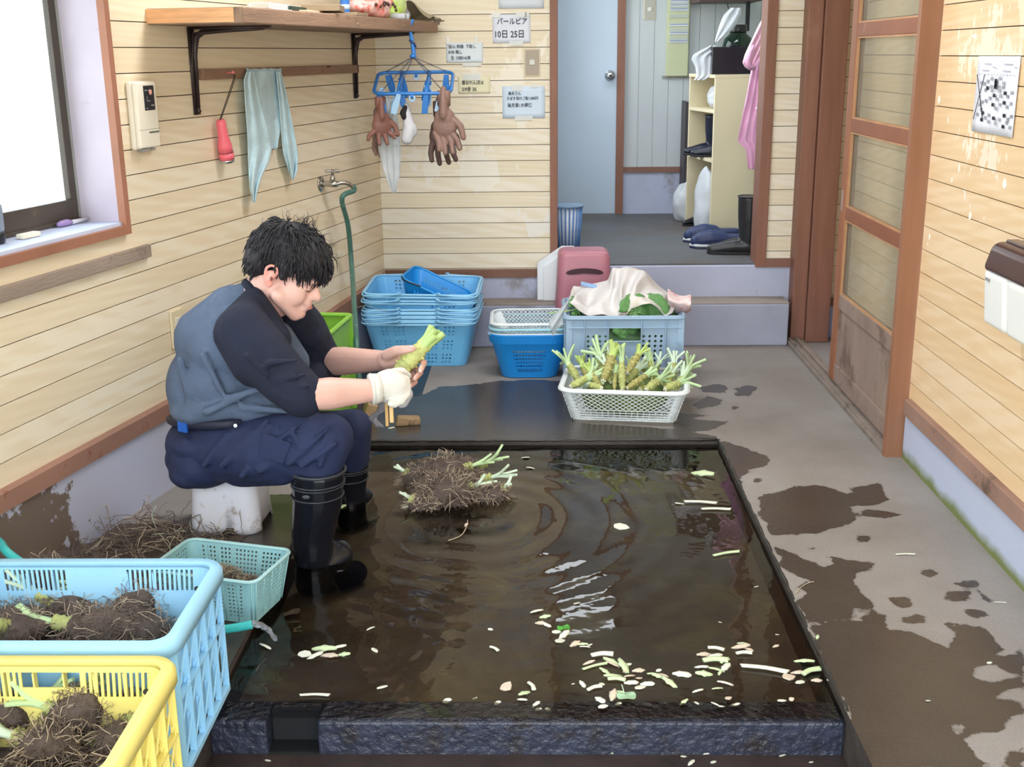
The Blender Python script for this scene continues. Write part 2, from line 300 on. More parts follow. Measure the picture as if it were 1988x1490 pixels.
# doorway casing
B().bx(0.062, 0.097, YB - 0.022, YB + 0.12, 0.345, 2.08).build('trim_6', tim_v, kind='structure', mods=(BEV(0.003),))
B().bx(1.030, 1.078, YB - 0.022, YB + 0.12, 0.345, 2.08).build('trim_7', tim_v, kind='structure', mods=(BEV(0.003),))
B().bx(0.097, 1.030, YB - 0.022, YB + 0.12, 2.03, 2.08).build('trim_8', tim_v, kind='structure')
# post at the right end of the step
B().bx(1.195, 1.262, 5.30, YB, 0.0, HW).build('trim_9', tim_v, kind='structure', mods=(BEV(0.004),))
B().bx(1.264, 1.372, 5.285, YB, 0.0, HW).build('trim_10', tim_v, kind='structure', mods=(BEV(0.005),))
# end post beside the sliding door
B().bx(1.172, 1.30, 3.685, 3.715, 0.0, HW).bx(1.30, 1.47, 3.685, 3.71, 0, HW).build('trim_11', pm('orange_brown_timber', (150, 104, 78), 0.55, 0.1, 4, stretch=(5, 5, 0.6)), kind='structure')
# ceiling, rest of the shell
cl = pm('white_ceiling_board', (206, 204, 196), 0.8, 0.05)
B().bx(-2.3, 1.5, YF, YB, HW, HW + 0.05).build('ceiling', cl, kind='structure')
# steps: ledge under the doorway + entrance floor of the back room
B().bx(XL0 - 0.02, 1.168, 5.228, YB + 0.05, 0.0, 0.200).build('step_ledge', conc_b, kind='structure', mods=(BEV(0.008, 3),))
B().bx(XL0 - 0.02, 1.168, 5.232, YB, 0.200, 0.2035).build('step_ledge_top', pm('worn_brown_concrete', (146, 136, 128), 0.7, 0.14, 6, 0.2, 40), kind='structure')
B().bx(0.06, 1.10, YB - 0.01, YB + 0.02, 0.19, 0.352).build('doorway_sill', conc, kind='structure', mods=(BEV(0.004),))
brf = pm('entrance_mat_concrete', (94, 96, 100), 0.6, 0.12, 2.5, 0.2, 60, dirt=(92, 84, 78), dirt_s=1.6, dirt_t=0.5)
B().bx(0.0, 1.42, YB + 0.012, 7.3, 0.30, 0.36).build('floor.001', brf, kind='structure')
pw = pm('ribbed_wall_panel', (186, 192, 196), 0.55, 0.06, 2)
b = B(); YR = 7.202
b.bx(0.0, 0.13, YR, YR + 0.05, 0.36, HW).bx(0.489, 0.53, YR, YR + 0.05, 0.36, HW)
for i in range(12):
    x0 = 0.53 + i * 0.09; b.bx(x0 + 0.0015, x0 + 0.0885, YR, YR + 0.04, 0.62, HW)
b.bx(0.53, 1.61, YR + 0.006, YR + 0.05, 0.62, HW)
b.build('wall_back.001', pw, kind='structure')
B().bx(0.53, 1.6, YR - 0.008, YR + 0.04, 0.36, 0.615).build('baseboard_back.001', conc, kind='structure')
B().bx(0.535, 1.6, YR - 0.02, YR + 0.02, 0.615, 0.648).build('trim_12', tim, kind='structure')
B().bx(0.487, 0.534, YR - 0.03, YR + 0.02, 0.36, HW).build('trim_13', tim_v, kind='structure')
# back room side walls (left has an unseen opening added for daylight), ceiling
B().bx(0.0, 0.062, YB + 0.12, 5.7, 0.36, HW).bx(0.0, 0.062, 6.9, YR, 0.36, HW).bx(0.0, 0.062, 5.7, 6.9, 0.36, 1.1).bx(0.0, 0.062, 5.7, 6.9, 2.1, HW).build('wall_left.001', pw, kind='structure')
B().bx(1.40, 1.45, YB + 0.05, YR, 0.36, HW).build('wall_right.002', pm('pale_green_panel', (178, 186, 172), 0.6, 0.05), kind='structure')
B().bx(0, 1.6, YB + 0.05, YR + 0.05, HW, HW + 0.05).build('ceiling.001', cl, kind='structure')
B().bx(0.0, 0.06, YB + 0.02, YB + 0.12, 0.36, HW).bx(1.08, 1.42, YB + 0.03, YB + 0.05, 0.36, HW).build('wall_back.002', pw, kind='structure')
# pale flush door at the end of the back room
d1 = bpy.data.objects.new('door_1', None); C.objects.link(d1); d1['kind'] = 'structure'; d1.location = (0.13, YR, 0.362)
B().bx(0.125, 0.489, YR - 0.012, YR + 0.03, 0.364, 2.2).build('door_leaf', pm('pale_blue_door', (188, 204, 222), 0.45, 0.04, 1.5), d1, world=True, mods=(BEV(0.003),))
Mk = Matrix.Translation((0.445, YR - 0.012, 1.196)) @ Matrix.Rotation(PI / 2, 4, 'X')
chrome = pm('chrome', (200, 202, 208), 0.18, 0.03, metal=1.0)
kb = B().lathe([(0.030, 0), (0.032, 0.004), (0.028, 0.008), (0.012, 0.012), (0.011, 0.035), (0.022, 0.042), (0.027, 0.055), (0.024, 0.068), (0.012, 0.073), (0.0, 0.074)], 24, Mk).build('door_knob', chrome, d1, world=True, smooth=True)
B().lathe([(0.007, 0.073), (0.007, 0.076), (0, 0.076)], 12, Mk).build('keyhole', pm('dark_metal', (50, 50, 54), 0.4, metal=0.8), kb, world=True)
# ------------------------------------------------------------ floor with wet patches
PX0, PX1, PY0, PY1 = -0.70, 0.640, 2.12, 3.88
def P5(l): return [(1300 + x / 1.753, 640 + y / 1.753) for x, y in l]
wet_polys = [
 P5([(300, 570), (400, 540), (500, 528), (620, 560), (610, 540), (720, 520), (745, 585), (700, 600), (620, 602), (640, 650), (520, 692), (430, 702), (350, 702), (310, 640)]),
 P5([(165, 372), (230, 392), (330, 428), (345, 462), (270, 478), (285, 490), (240, 505), (240, 560), (200, 480)]),
 P5([(350, 730), (430, 770), (530, 806), (560, 790), (520, 770), (600, 785), (705, 790), (690, 812), (640, 830), (628, 880), (690, 930), (690, 950), (620, 950), (660, 975), (570, 992), (480, 1010), (430, 930), (470, 900), (410, 870), (490, 860), (395, 825)]),
 P5([(470, 1005), (560, 990), (640, 998), (680, 960), (740, 975), (750, 1020), (850, 1040), (965, 1095), (970, 1030), (915, 995), (1060, 1010), (1150, 1095), (1206, 1085), (1206, 1500), (640, 1500), (605, 1290), (540, 1180)]),
 P5([(740, 915), (810, 908), (820, 940), (790, 952)]), P5([(925, 915), (950, 890), (1020, 895), (1025, 925), (960, 930)]), P5([(990, 955), (1040, 948), (1085, 970), (1040, 990), (1000, 975)]),
 P5([(790, 985), (830, 968), (890, 975), (880, 1000), (820, 1000)]), P5([(845, 825), (900, 818), (915, 832), (880, 845)]), P5([(940, 858), (1040, 852), (1075, 905), (1130, 942), (1085, 930), (1030, 890)]),
 P5([(92, 200), (150, 185), (195, 190), (190, 215), (120, 215)]), P5([(215, 200), (260, 190), (302, 196), (270, 230), (222, 226)]), P5([(78, 255), (130, 226), (185, 238), (160, 262), (100, 272)]), P5([(15, 280), (60, 285), (140, 290), (70, 305), (210, 312), (140, 345), (15, 345)]),
 P5([(205, 262), (222, 256), (232, 266), (218, 272)]), P5([(280, 510), (310, 505), (318, 518), (290, 524)]), P5([(630, 700), (680, 705), (690, 730), (640, 725)]), P5([(470, 742), (495, 740), (500, 752), (475, 755)]), P5([(640, 615), (700, 612), (790, 632), (740, 645), (650, 635)]),
 [(600, 700), (760, 715), (815, 770), (849, 752), (905, 748), (962, 741), (1032, 737), (1095, 741), (1120, 822), (1300, 832), (1392, 848), (1392, 857), (690, 862), (600, 860)],
 [(-400, 1018), (140, 1020), (250, 1018), (330, 1015), (375, 1000), (380, 960), (700, 960), (700, 1000), (560, 1100), (560, 1700), (-400, 1700)],
]
dry_polys = [P5([(1030, 1175), (1065, 1150), (1100, 1138), (1180, 1190), (1120, 1195), (1070, 1205)]), P5([(1108, 1245), (1160, 1225), (1206, 1228), (1206, 1262), (1120, 1262)]),
 P5([(1005, 1420), (1030, 1385), (1060, 1370), (1120, 1380), (1150, 1345), (1206, 1330), (1206, 1440), (1150, 1440), (1100, 1490), (1040, 1455)]), P5([(955, 1350), (980, 1342), (1020, 1360), (985, 1370)]), P5([(1160, 1320), (1206, 1330), (1190, 1350)]), P5([(1095, 1095), (1160, 1095), (1170, 1110), (1120, 1115)])]
damp_polys = [P5([(1150, 1000), (1206, 1000), (1206, 1200), (1150, 1180)])]
def inside(X, Y, poly):
    pts = [Z(*p) for p in poly]; r = np.zeros(X.shape, bool); dm = np.full(X.shape, 9.0); k = len(pts)
    for i in range(k):
        x0, y0 = pts[i][:2]; x1, y1 = pts[(i + 1) % k][:2]
        if y0 != y1:
            c = ((y0 > Y) != (y1 > Y)); xi = (x1 - x0) * (Y - y0) / (y1 - y0) + x0; r ^= c & (X < xi)
        dx, dy = x1 - x0, y1 - y0; t = np.clip(((X - x0) * dx + (Y - y0) * dy) / (dx * dx + dy * dy + 1e-12), 0, 1)
        dm = np.minimum(dm, np.hypot(X - x0 - t * dx, Y - y0 - t * dy))
    return np.where(r, dm, -dm)
gs = 0.02
xs = np.unique(np.round(np.concatenate([np.arange(-2.3, 1.5001, gs), [PX0, PX1]]), 4)); ys = np.unique(np.round(np.concatenate([np.arange(-0.6, 5.44, gs), [PY0, PY1]]), 4))
X, Y = np.meshgrid(xs, ys, indexing='ij')
sd = np.full(X.shape, -9.0)
for p in wet_polys: sd = np.maximum(sd, inside(X, Y, p))
for p in dry_polys: sd = np.minimum(sd, -inside(X, Y, p))
wet = np.clip(0.5 + sd / 0.06, 0, 1)
idx = np.arange(X.size).reshape(X.shape); fs = []
for i in range(len(xs) - 1):
    xc = (xs[i] + xs[i + 1]) / 2
    for j in range(len(ys) - 1):
        yc = (ys[j] + ys[j + 1]) / 2
        if PX0 < xc < PX1 and yc < PY1: continue
        fs.append((int(idx[i, j]), int(idx[i + 1, j]), int(idx[i + 1, j + 1]), int(idx[i, j + 1])))
me = bpy.data.meshes.new('floor'); me.from_pydata(list(zip(X.ravel().tolist(), Y.ravel().tolist(), [0.0] * X.size)), [], fs)
at = me.attributes.new('wet', 'FLOAT', 'POINT'); at.data.foreach_set('value', wet.ravel().astype(np.float32))
fm = bpy.data.materials.new('floor_concrete'); fm.use_nodes = True; n = fm.node_tree; b_ = n.nodes['Principled BSDF']; L = n.links.new; N = n.nodes.new
tc = N('ShaderNodeTexCoord'); at = N('ShaderNodeAttribute'); at.attribute_name = 'wet'
def noi(scale, det=5, rough=0.55, dis=0.0):
    k = N('ShaderNodeTexNoise'); k.inputs['Scale'].default_value = scale; k.inputs['Detail'].default_value = det; k.inputs['Roughness'].default_value = rough; k.inputs['Distortion'].default_value = dis; L(tc.outputs['Object'], k.inputs[0]); return k
def rampc(fac, stops):
    r = N('ShaderNodeValToRGB'); L(fac, r.inputs[0]); el = r.color_ramp.elements
    while len(el) < len(stops): el.new(0.5)
    for k_, (p, c) in enumerate(stops): el[k_].position = p; el[k_].color = srgb(c) + (1,)
    return r
def mth(op, a, b2):
    k = N('ShaderNodeMath'); k.operation = op
    for i_, v in enumerate((a, b2)):
        if isinstance(v, (int, float)): k.inputs[i_].default_value = v
        else: L(v, k.inputs[i_])
    return k.outputs[0]
edge = noi(14, 8, 0.62); k1 = mth('SUBTRACT', edge.outputs['Fac'], 0.5); k2 = mth('MULTIPLY', k1, 1.1); k3 = mth('ADD', at.outputs['Fac'], k2)
mr = N('ShaderNodeMapRange'); mr.inputs['From Min'].default_value = 0.47; mr.inputs['From Max'].default_value = 0.56; L(k3, mr.inputs[0])
big = noi(1.6, 6, 0.6); fine = noi(160, 2, 0.5)
mixf = mth('ADD', mth('MULTIPLY', fine.outputs['Fac'], 0.25), mth('MULTIPLY', big.outputs['Fac'], 0.75))
dry = rampc(mixf, [(0.30, (120, 113, 108)), (0.5, (140, 134, 130)), (0.66, (154, 150, 149))])
wetc = rampc(mixf, [(0.3, (54, 48, 44)), (0.65, (74, 67, 61))])
mx = N('ShaderNodeMix'); mx.data_type = 'RGBA'; L(mr.outputs[0], mx.inputs[0]); L(dry.outputs[0], mx.inputs[6]); L(wetc.outputs[0], mx.inputs[7]); L(mx.outputs[2], b_.inputs['Base Color'])
rr = N('ShaderNodeMapRange'); L(mr.outputs[0], rr.inputs[0]); rr.inputs['To Min'].default_value = 0.78; rr.inputs['To Max'].default_value = 0.2; L(rr.outputs[0], b_.inputs['Roughness'])
bp = N('ShaderNodeBump'); bp.inputs['Distance'].default_value = 0.004; bp.inputs['Strength'].default_value = 0.25; bn = noi(70, 5, 0.6); L(bn.outputs['Fac'], bp.inputs['Height']); L(bp.outputs[0], b_.inputs['Normal'])
me.materials.append(fm); fo = bpy.data.objects.new('floor', me); C.objects.link(fo); fo['kind'] = 'structure'
# ------------------------------------------------------------ sunken washing basin
bed = bpy.data.materials.new('basin_bed'); bed.use_nodes = True; n = bed.node_tree; b_ = n.nodes['Principled BSDF']; L = n.links.new; N = n.nodes.new; tc = N('ShaderNodeTexCoord')
nb = noi(5.5, 6, 0.65, 0.5); rb = rampc(nb.outputs['Fac'], [(0.3, (84, 75, 66)), (0.5, (98, 88, 78)), (0.66, (116, 108, 80)), (0.8, (160, 154, 110))]); L(rb.outputs[0], b_.inputs['Base Color']); b_.inputs['Roughness'].default_value = 0.9
kerbm = pm('dark_wet_kerb', (48, 52, 68), 0.24, 0.3, 30, 0.8, 60, dirt=(46, 42, 44), dirt_s=10, dirt_t=0.54)
BZ = -0.12
B().bx(PX0 - 0.05, PX1 + 0.05, PY0 + 0.08, PY1 + 0.05, BZ - 0.03, BZ).build('basin_floor', bed, kind='structure')
B().bx(PX0, PX1, PY1, PY1 + 0.04, BZ, -0.0015).bx(PX1, PX1 + 0.04, 1.0, PY1, -0.14, -0.0015).bx(PX0 - 0.04, PX0, 1.0, PY1, -0.14, -0.0015).build('basin_wall', pm('basin_side_concrete', (66, 60, 56), 0.5, 0.2, 14, 0.4, 50), kind='structure')
# black slimy lip along the inner edge
b = B(); rnd = random.Random(5)
def lip(p, q, n_):
    pts = [Vector(p).lerp(Vector(q), i / n_) + Vector((rnd.uniform(-.0015, .0015), rnd.uniform(-.0015, .0015), rnd.uniform(-.001, .001))) for i in range(n_ + 1)]; b.tube(pts, [0.005 + rnd.uniform(-.0015, .002) for _ in pts], 6)
lip((PX0, PY1 + 0.002, -0.003), (PX1, PY1 + 0.002, -0.003), 60); lip((PX1 + 0.002, PY1, -0.003), (PX1 + 0.002, PY0, -0.003), 80)
b.build('basin_lip', pm('black_algae_edge', (40, 38, 36), 0.35, 0.3, 40), kind='structure', smooth=True)
NX0, NX1 = -0.578, -0.470      # outlet notch in the front kerb
B().bx(PX0, NX0, PY0, PY0 + 0.085, BZ - 0.01, -0.028).bx(NX1, PX1, PY0, PY0 + 0.085, BZ - 0.01, -0.028).bx(NX0, NX1, PY0 + 0.06, PY0 + 0.085, BZ - 0.01, -0.028).build('basin_kerb', kerbm, kind='structure', mods=(BEV(0.005),))
B().bx(PX0, PX1, 0.9, PY0 + 0.02, -0.135, -0.105).build('floor.002', pm('lower_wet_floor', (62, 52, 50), 0.16, 0.25, 9, 0.35, 30), kind='structure')
B().bx(NX0 + 0.001, NX1 - 0.001, PY0 + 0.05, PY0 + 0.0595, -0.105, -0.03).bx(NX0 + 0.001, NX1 - 0.001, PY0 - .004, PY0 + 0.05, -0.12, -0.1025).build('outlet_dark_plates', pm('outlet_shade_black', (22, 24, 28), 0.6), kind='structure')  # black plates added so the outlet notch looks like a dark hole
# water: clear with fresnel reflection and ripples
wm = bpy.data.materials.new('shallow_water'); wm.use_nodes = True; n = wm.node_tree; L = n.links.new; N = n.nodes.new; n.nodes.remove(n.nodes['Principled BSDF'])
tc = N('ShaderNodeTexCoord'); out = n.nodes['Material Output']
fr = N('ShaderNodeFresnel'); fr.inputs[0].default_value = 1.31; tr = N('ShaderNodeBsdfTransparent'); tr.inputs[0].default_value = (0.66, 0.62, 0.57, 1); gl = N('ShaderNodeBsdfGlossy'); gl.inputs['Roughness'].default_value = 0.02; gl.inputs[0].default_value = (1, 1, 1, 1)
mxs = N('ShaderNodeMixShader'); L(fr.outputs[0], mxs.inputs[0]); L(tr.outputs[0], mxs.inputs[1]); L(gl.outputs[0], mxs.inputs[2]); L(mxs.outputs[0], out.inputs[0])
def rings(cx, cy, scale, fall):
    v = N('ShaderNodeVectorMath'); v.operation = 'SUBTRACT'; L(tc.outputs['Object'], v.inputs[0]); v.inputs[1].default_value = (cx, cy, -0.02)
    ln = N('ShaderNodeVectorMath'); ln.operation = 'LENGTH'; L(v.outputs[0], ln.inputs[0])
    nzz = noi(3.0, 2, 0.5); ph = mth('ADD', mth('MULTIPLY', ln.outputs['Value'], scale), mth('MULTIPLY', nzz.outputs['Fac'], 5.0)); s_ = mth('SINE', ph, 0)
    am = N('ShaderNodeMapRange'); am.inputs['From Min'].default_value = 0.0; am.inputs['From Max'].default_value = fall; am.inputs['To Min'].default_value = 1.0; am.inputs['To Max'].default_value = 0.0; L(ln.outputs['Value'], am.inputs[0]); return mth('MULTIPLY', s_, am.outputs[0])
h = mth('ADD', rings(-0.18, 3.2, 62.0, 1.0), mth('MULTIPLY', rings(-0.55, 2.45, 95.0, 0.55), 0.5)); h = mth('ADD', h, mth('MULTIPLY', noi(9, 3, 0.5).outputs['Fac'], 1.5))
bp = N('ShaderNodeBump'); bp.inputs['Strength'].default_value = 0.6; bp.inputs['Distance'].default_value = 0.0016; L(h, bp.inputs['Height']); L(bp.outputs[0], gl.inputs['Normal']); L(bp.outputs[0], fr.inputs['Normal'])
wb = B(); wb.sheet([[(PX0 + 0.002 + (PX1 - PX0 - 0.004) * i / 12, PY0 + 0.004 + (PY1 - PY0 - 0.004) * j / 16, -0.02) for j in range(17)] for i in range(13)])
# notch in the sheet is closed by the dark outlet plates behind it
wo = wb.build('basin_water', wm, smooth=True); tag(wo, 'shallow brown rippling water filling the sunken basin in the floor', 'water', kind='stuff')
# ground outside the open front
B().bx(-9, 9, -12, YF, -0.12, -0.1).build('ground', pm('outside_paving', (150, 146, 138), 0.8, 0.1), kind='structure')
# ================================================================= WALL THINGS
def text_mesh(s, size, mat, name, parent, M, ext=0.0004):
    cu = bpy.data.curves.new(name, 'FONT'); cu.body = s; cu.size = size; cu.extrude = ext; cu.offset = size * 0.008; cu.resolution_u = 3; cu.space_line = 1.05
    t = bpy.data.objects.new(name + '_tmp', cu); C.objects.link(t); bpy.context.view_layer.update()
    me = bpy.data.meshes.new_from_object(t.evaluated_get(bpy.context.evaluated_depsgraph_get())); bpy.data.objects.remove(t)
    me.transform(M); me.materials.clear(); me.materials.append(mat); me.name = name
    o = bpy.data.objects.new(name, me); C.objects.link(o); o.parent = parent; return o
alum = pm('dark_bronze_sash', (74, 66, 58), 0.45, 0.12, 20, dirt=(110, 102, 88), dirt_s=20, dirt_t=0.62)
glass = pm('window_glass', (235, 240, 242), 0.02, 0.0, trans=1.0, ior=1.1)
# window_1: reveal, casing, sill, sash (local x = out of wall, y = along)
Mw = LWM(Vector((lx(3.31), 3.31, 0)))
w1 = bpy.data.objects.new('window_1', None); C.objects.link(w1); w1['kind'] = 'structure'
rev = pm('grey_lavender_reveal', (186, 176, 190), 0.6, 0.08, 6, dirt=(150, 136, 134), dirt_s=7, dirt_t=0.6)
WL = W1 - W0
B().bx(-0.16, 0.0, 0.0, 0.02, 0.86, 1.97, M=Mw).bx(-0.16, 0.0, -WL - 0.02, -WL, 0.86, 1.97, M=Mw).bx(-0.16, 0.0, -WL, 0.0, 1.95, 1.97, M=Mw).build('window_reveal', rev, w1, world=True)
B().bx(-0.16, 0.004, -WL, 0.0, 0.83, 0.868, M=Mw).build('window_sill', pm('pale_blue_sill', (196, 206, 232), 0.5, 0.06, 6, dirt=(160, 156, 160), dirt_s=18, dirt_t=0.64), w1, world=True)
B().bx(-0.005, 0.018, -0.002, 0.022, 0.832, 1.975, M=Mw).bx(-0.005, 0.018, -WL - 0.02, -0.002, 0.832, 0.858, M=Mw).bx(-0.005, 0.018, -WL - 0.02, -0.002, 1.95, 1.975, M=Mw).build('window_casing', pm('casing_timber', (158, 108, 86), 0.6, 0.14, 5, 0.1, 30), w1, world=True)
def sash(y0, y1, x):
    b = B(); b.bx(x, x + 0.02, y0, y1, 0.868, 0.935, M=Mw).bx(x, x + 0.02, y0, y1, 1.91, 1.95, M=Mw).bx(x, x + 0.02, y1 - 0.034, y1, 0.935, 1.91, M=Mw).bx(x, x + 0.02, y0, y0 + 0.034, 0.935, 1.91, M=Mw)
    b.bx(x - 0.006, x + 0.026, y0, y1, 0.862, 0.880, M=Mw)
    f = b.build('window_frame', alum, w1, world=True, mods=(BEV(0.002),)); B().bx(x + 0.008, x + 0.012, y0 + 0.03, y1 - 0.03, 0.93, 1.92, M=Mw).build('pane', glass, f, world=True)
sash(-0.88, -0.006, -0.150); sash(-WL, -0.84, -0.124)
B().bx(-0.16, -0.128, -0.010, 0.0, 0.868, 1.95, M=Mw).bx(-0.16, -0.128, -WL, -WL + 0.01, 0.868, 1.95, M=Mw).build('window_track', pm('sash_track_grey', (170, 172, 168), 0.4, metal=0.5), w1, world=True)
# sill things
def sillM(px, py, rz): p = Z(px, py, 0.868); return (p.x, p.y, 0.868), rz
l, r = sillM(56, 462, 0.95)
rr_ = [(-0.032, -0.013), (0.032, -0.013), (0.032, 0.013), (-0.032, 0.013)]
tag(B().bx(-.034, .034, -.013, .013, 0.001, .014).build('soap_bar', pm('cream_plastic', (236, 228, 210), 0.45), loc=l, rot=(0, 0, 1.28), mods=(BEV(0.003, 3),)), 'small cream block lying on the pale window sill', 'block')
t = thing('folding_knife', 'slim clear pen-like tool with purple grip lying on the window sill', 'tool', sillM(140, 437, 0)[0], 1.30)
B().tube([(-.062, 0, .009), (-.045, 0, .010), (-.02, 0, .010), (-.004, 0, .009)], [.005, .009, .010, .007], 12).build('grip', pm('purple_clear_plastic', (160, 136, 190), 0.25), t, smooth=True)
B().tube([(-.004, 0, .008), (.03, 0, .008), (.07, 0, .009)], [.0065, .006, .005], 10).build('barrel', pm('clear_white_plastic', (220, 222, 232), 0.25), t, smooth=True)
t = thing('bottle', 'grey translucent bottle with a black base at the left end of the sill', 'bottle', sillM(-14, 474, 0)[0])
B().lathe([(.030, .001), (.033, .012), (.033, .026), (.030, .032)], 24).build('base', pm('black_plastic', (30, 32, 40), 0.35), t, smooth=True)
B().lathe([(.029, .030), (.033, .036), (.034, .09), (.033, .10), (.012, .112), (.012, .125), (0.0, .126)], 24).build('body', pm('grey_bottle_plastic', (132, 144, 160), 0.3), t, smooth=True)
B().lathe([(.014, .113), (.014, .13), (0, .131)], 20).build('cap', MATS['black_plastic'], t, smooth=True)
# heater remote control
white_pl = pm('ivory_plastic', (232, 226, 212), 0.4, 0.03)
p = LW(270, 224, 0); t = thing('heater_controller', 'ivory wall controller with a black display panel beside the window', 'controller', p, math.atan2(-KL, 1))
B().bx(0.0, 0.016, -.060, .060, -.098, .098).build('back_plate', white_pl, t, mods=(BEV(0.006, 3),))
B().bx(0.014, 0.030, -.052, .058, -.094, .096).build('case', pm('ivory_case', (238, 232, 218), 0.35, 0.02), t, mods=(BEV(0.006, 3),))
dp = B().bx(0.0295, 0.0312, -.014, .042, .014, .085).build('display', pm('black_display', (28, 26, 34), 0.25), t, mods=(BEV(0.002),))
B().ell((0.0315, .022, .066), (.002, .008, .008)).build('button', pm('pink_button', (240, 170, 160), 0.4), dp, smooth=True)
B().bx(0.0311, 0.0317, -.008, .002, .070, .073).bx(0.0311, 0.0317, .008, .014, .070, .073).bx(0.0311, 0.0317, .02, .036, .026, .030).bx(0.0311, 0.0317, -.008, .002, .019, .021).bx(.0311, .0317, .0, .002, .04, .055).bx(.0311, .0317, .0, .018, .04, .042).build('display_marks', pm('grey_print', (160, 160, 168), 0.5), dp)
B().bx(0.029, 0.0305, -.002, .052, -.052, -.047).bx(0.029, .0302, -.052, .058, -.041, -.040).build('label_strip', pm('olive_print', (96, 104, 84), 0.5), t)
B().bx(0.004, 0.026, -.030, .0, -.104, -.096).bx(0.004, .026, .018, .03, -.103, -.096).build('bracket', pm('grey_bracket', (150, 146, 140), 0.5), t)
# outlet plate
p = LW(342, 637, 0); t = thing('outlet_plate', 'beige wall outlet plate low on the left wall behind the man', 'outlet', p, math.atan2(-KL, 1))
B().bx(0, .008, -.036, .036, -.060, .060).build('plate', pm('beige_plate', (226, 212, 178), 0.45, 0.03), t, mods=(BEV(0.003, 3),))
B().bx(.007, .011, -.014, .014, -.034, .034).build('socket', pm('white_socket', (226, 222, 214), 0.4), t, mods=(BEV(0.001),))
# battens on the left wall
A = LW(285, 486, 0); t = B().bx(0.0, 0.016, -1.55, 0.0, -.019, .019).build('wall_batten', pm('weathered_batten', (150, 134, 122), 0.8, 0.14, 4, 0.25, 40, stretch=(4, 0.6, 4), dirt=(112, 98, 88), dirt_s=9, dirt_t=0.58), loc=A, rot=(0, 0, math.atan2(-KL, 1)), mods=(BEV(0.002),))
tag(t, 'rough grey wooden batten nailed on the wall below the window', 'batten')
A = LW(385, 145, 0); Ln = (LW(690, 141, 0) - A).length
t = thing('peg_rail', 'narrow worn wooden peg rail between the shelf brackets', 'rail', A, math.atan2(-KL, 1))
B().bx(0.0, 0.018, 0.0, Ln, -.017, .017).build('rail_board', pm('peg_rail_wood', (150, 118, 98), 0.75, 0.16, 5, 0.2, 40, stretch=(4, 0.6, 4), dirt=(120, 92, 76), dirt_s=8, dirt_t=0.58), t, mods=(BEV(0.002),))
pk = A + LD * 0.155
B().tube([(0.018, .155, .002), (0.04, .155, .004), (0.048, .155, .006)], [.003, .003, .007], 10).build('hook', pm('pink_peg', (226, 130, 130), 0.4), t, smooth=True)
B().tube([(0.018, 1.02, .012), (0.032, 1.02, .014)], [.004, .003], 8).build('peg', pm('dark_peg', (84, 62, 50), 0.6), t, smooth=True)
# shelf with two cast brackets
SB = LW(285, 45, 0); t = thing('wall_shelf', 'thick plank shelf on the left wall carried by two dark brackets', 'shelf', (SB.x, SB.y, 1.42), math.atan2(-KL, 1))
SLn = 1.86; SDp = 0.315
B().bx(0.0, SDp, 0.0, SLn, 0.0, 0.046).build('plank', pm('shelf_plank', (146, 118, 98), 0.7, 0.18, 5, 0.2, 40, stretch=(4, 0.5, 4), dirt=(112, 90, 78), dirt_s=6, dirt_t=0.56), t, mods=(BEV(0.004, 2),))
B().bx(0.0, SDp - .03, -0.0015, 0.012, 0.004, 0.0445).build('plank_end', pm('pale_end_grain', (222, 168, 122), 0.7, 0.16, 14, 0.1, 60, stretch=(0.6, 3, 6)), t, label='pale sawn plank end')
brm = pm('dark_cast_iron', (62, 50, 48), 0.32, 0.15, 20, metal=0.35)
for yy in (0.245, 1.632):
    b = B(); b.bx(0.002, 0.008, yy - .017, yy + .017, -.272, -0.004).bx(0.003, SDp * .88, yy - .015, yy + .015, -.009, -.001)
    b.tube([(0.012, yy, -.25), (0.013, yy, -.09), (0.016, yy, -.06), (0.024, yy, -.03), (0.05, yy, -.016), (0.12, yy, -.013), (.26, yy, -.010)], [.005, .008, .010, .011, .010, .008, .004], 10)
    b.tube([(0.006, yy, -.27), (0.012, yy, -.262), (0.006, yy, -.245)], [.004, .008, .005], 10)
    b.tube([(0.006, yy - .012, -.26), (0.01, yy - .013, -.1), (0.02, yy - .012, -.02), (.25, yy - .006, -.006)], .0028, 6).tube([(0.006, yy + .012, -.26), (0.01, yy + .013, -.1), (0.02, yy + .012, -.02), (.25, yy + .006, -.006)], .0028, 6)
    b.build('bracket', brm, t, smooth=True)
for k, (yy, xx) in enumerate(((1.40, SDp), (0.9, SDp))): B().ell((xx, yy, .02 - k * .004), (.004, .006, .006)).build('screw', pm('brass_screw', (160, 140, 110), 0.4, metal=0.7), t)
SM = Matrix.Translation((SB.x, SB.y, 1.4665)) @ Matrix.Rotation(math.atan2(-KL, 1), 4, 'Z')
def on_shelf(x, y): v = SM @ Vector((x, y, 0)); return (v.x, v.y, v.z)
RZ = math.atan2(-KL, 1)
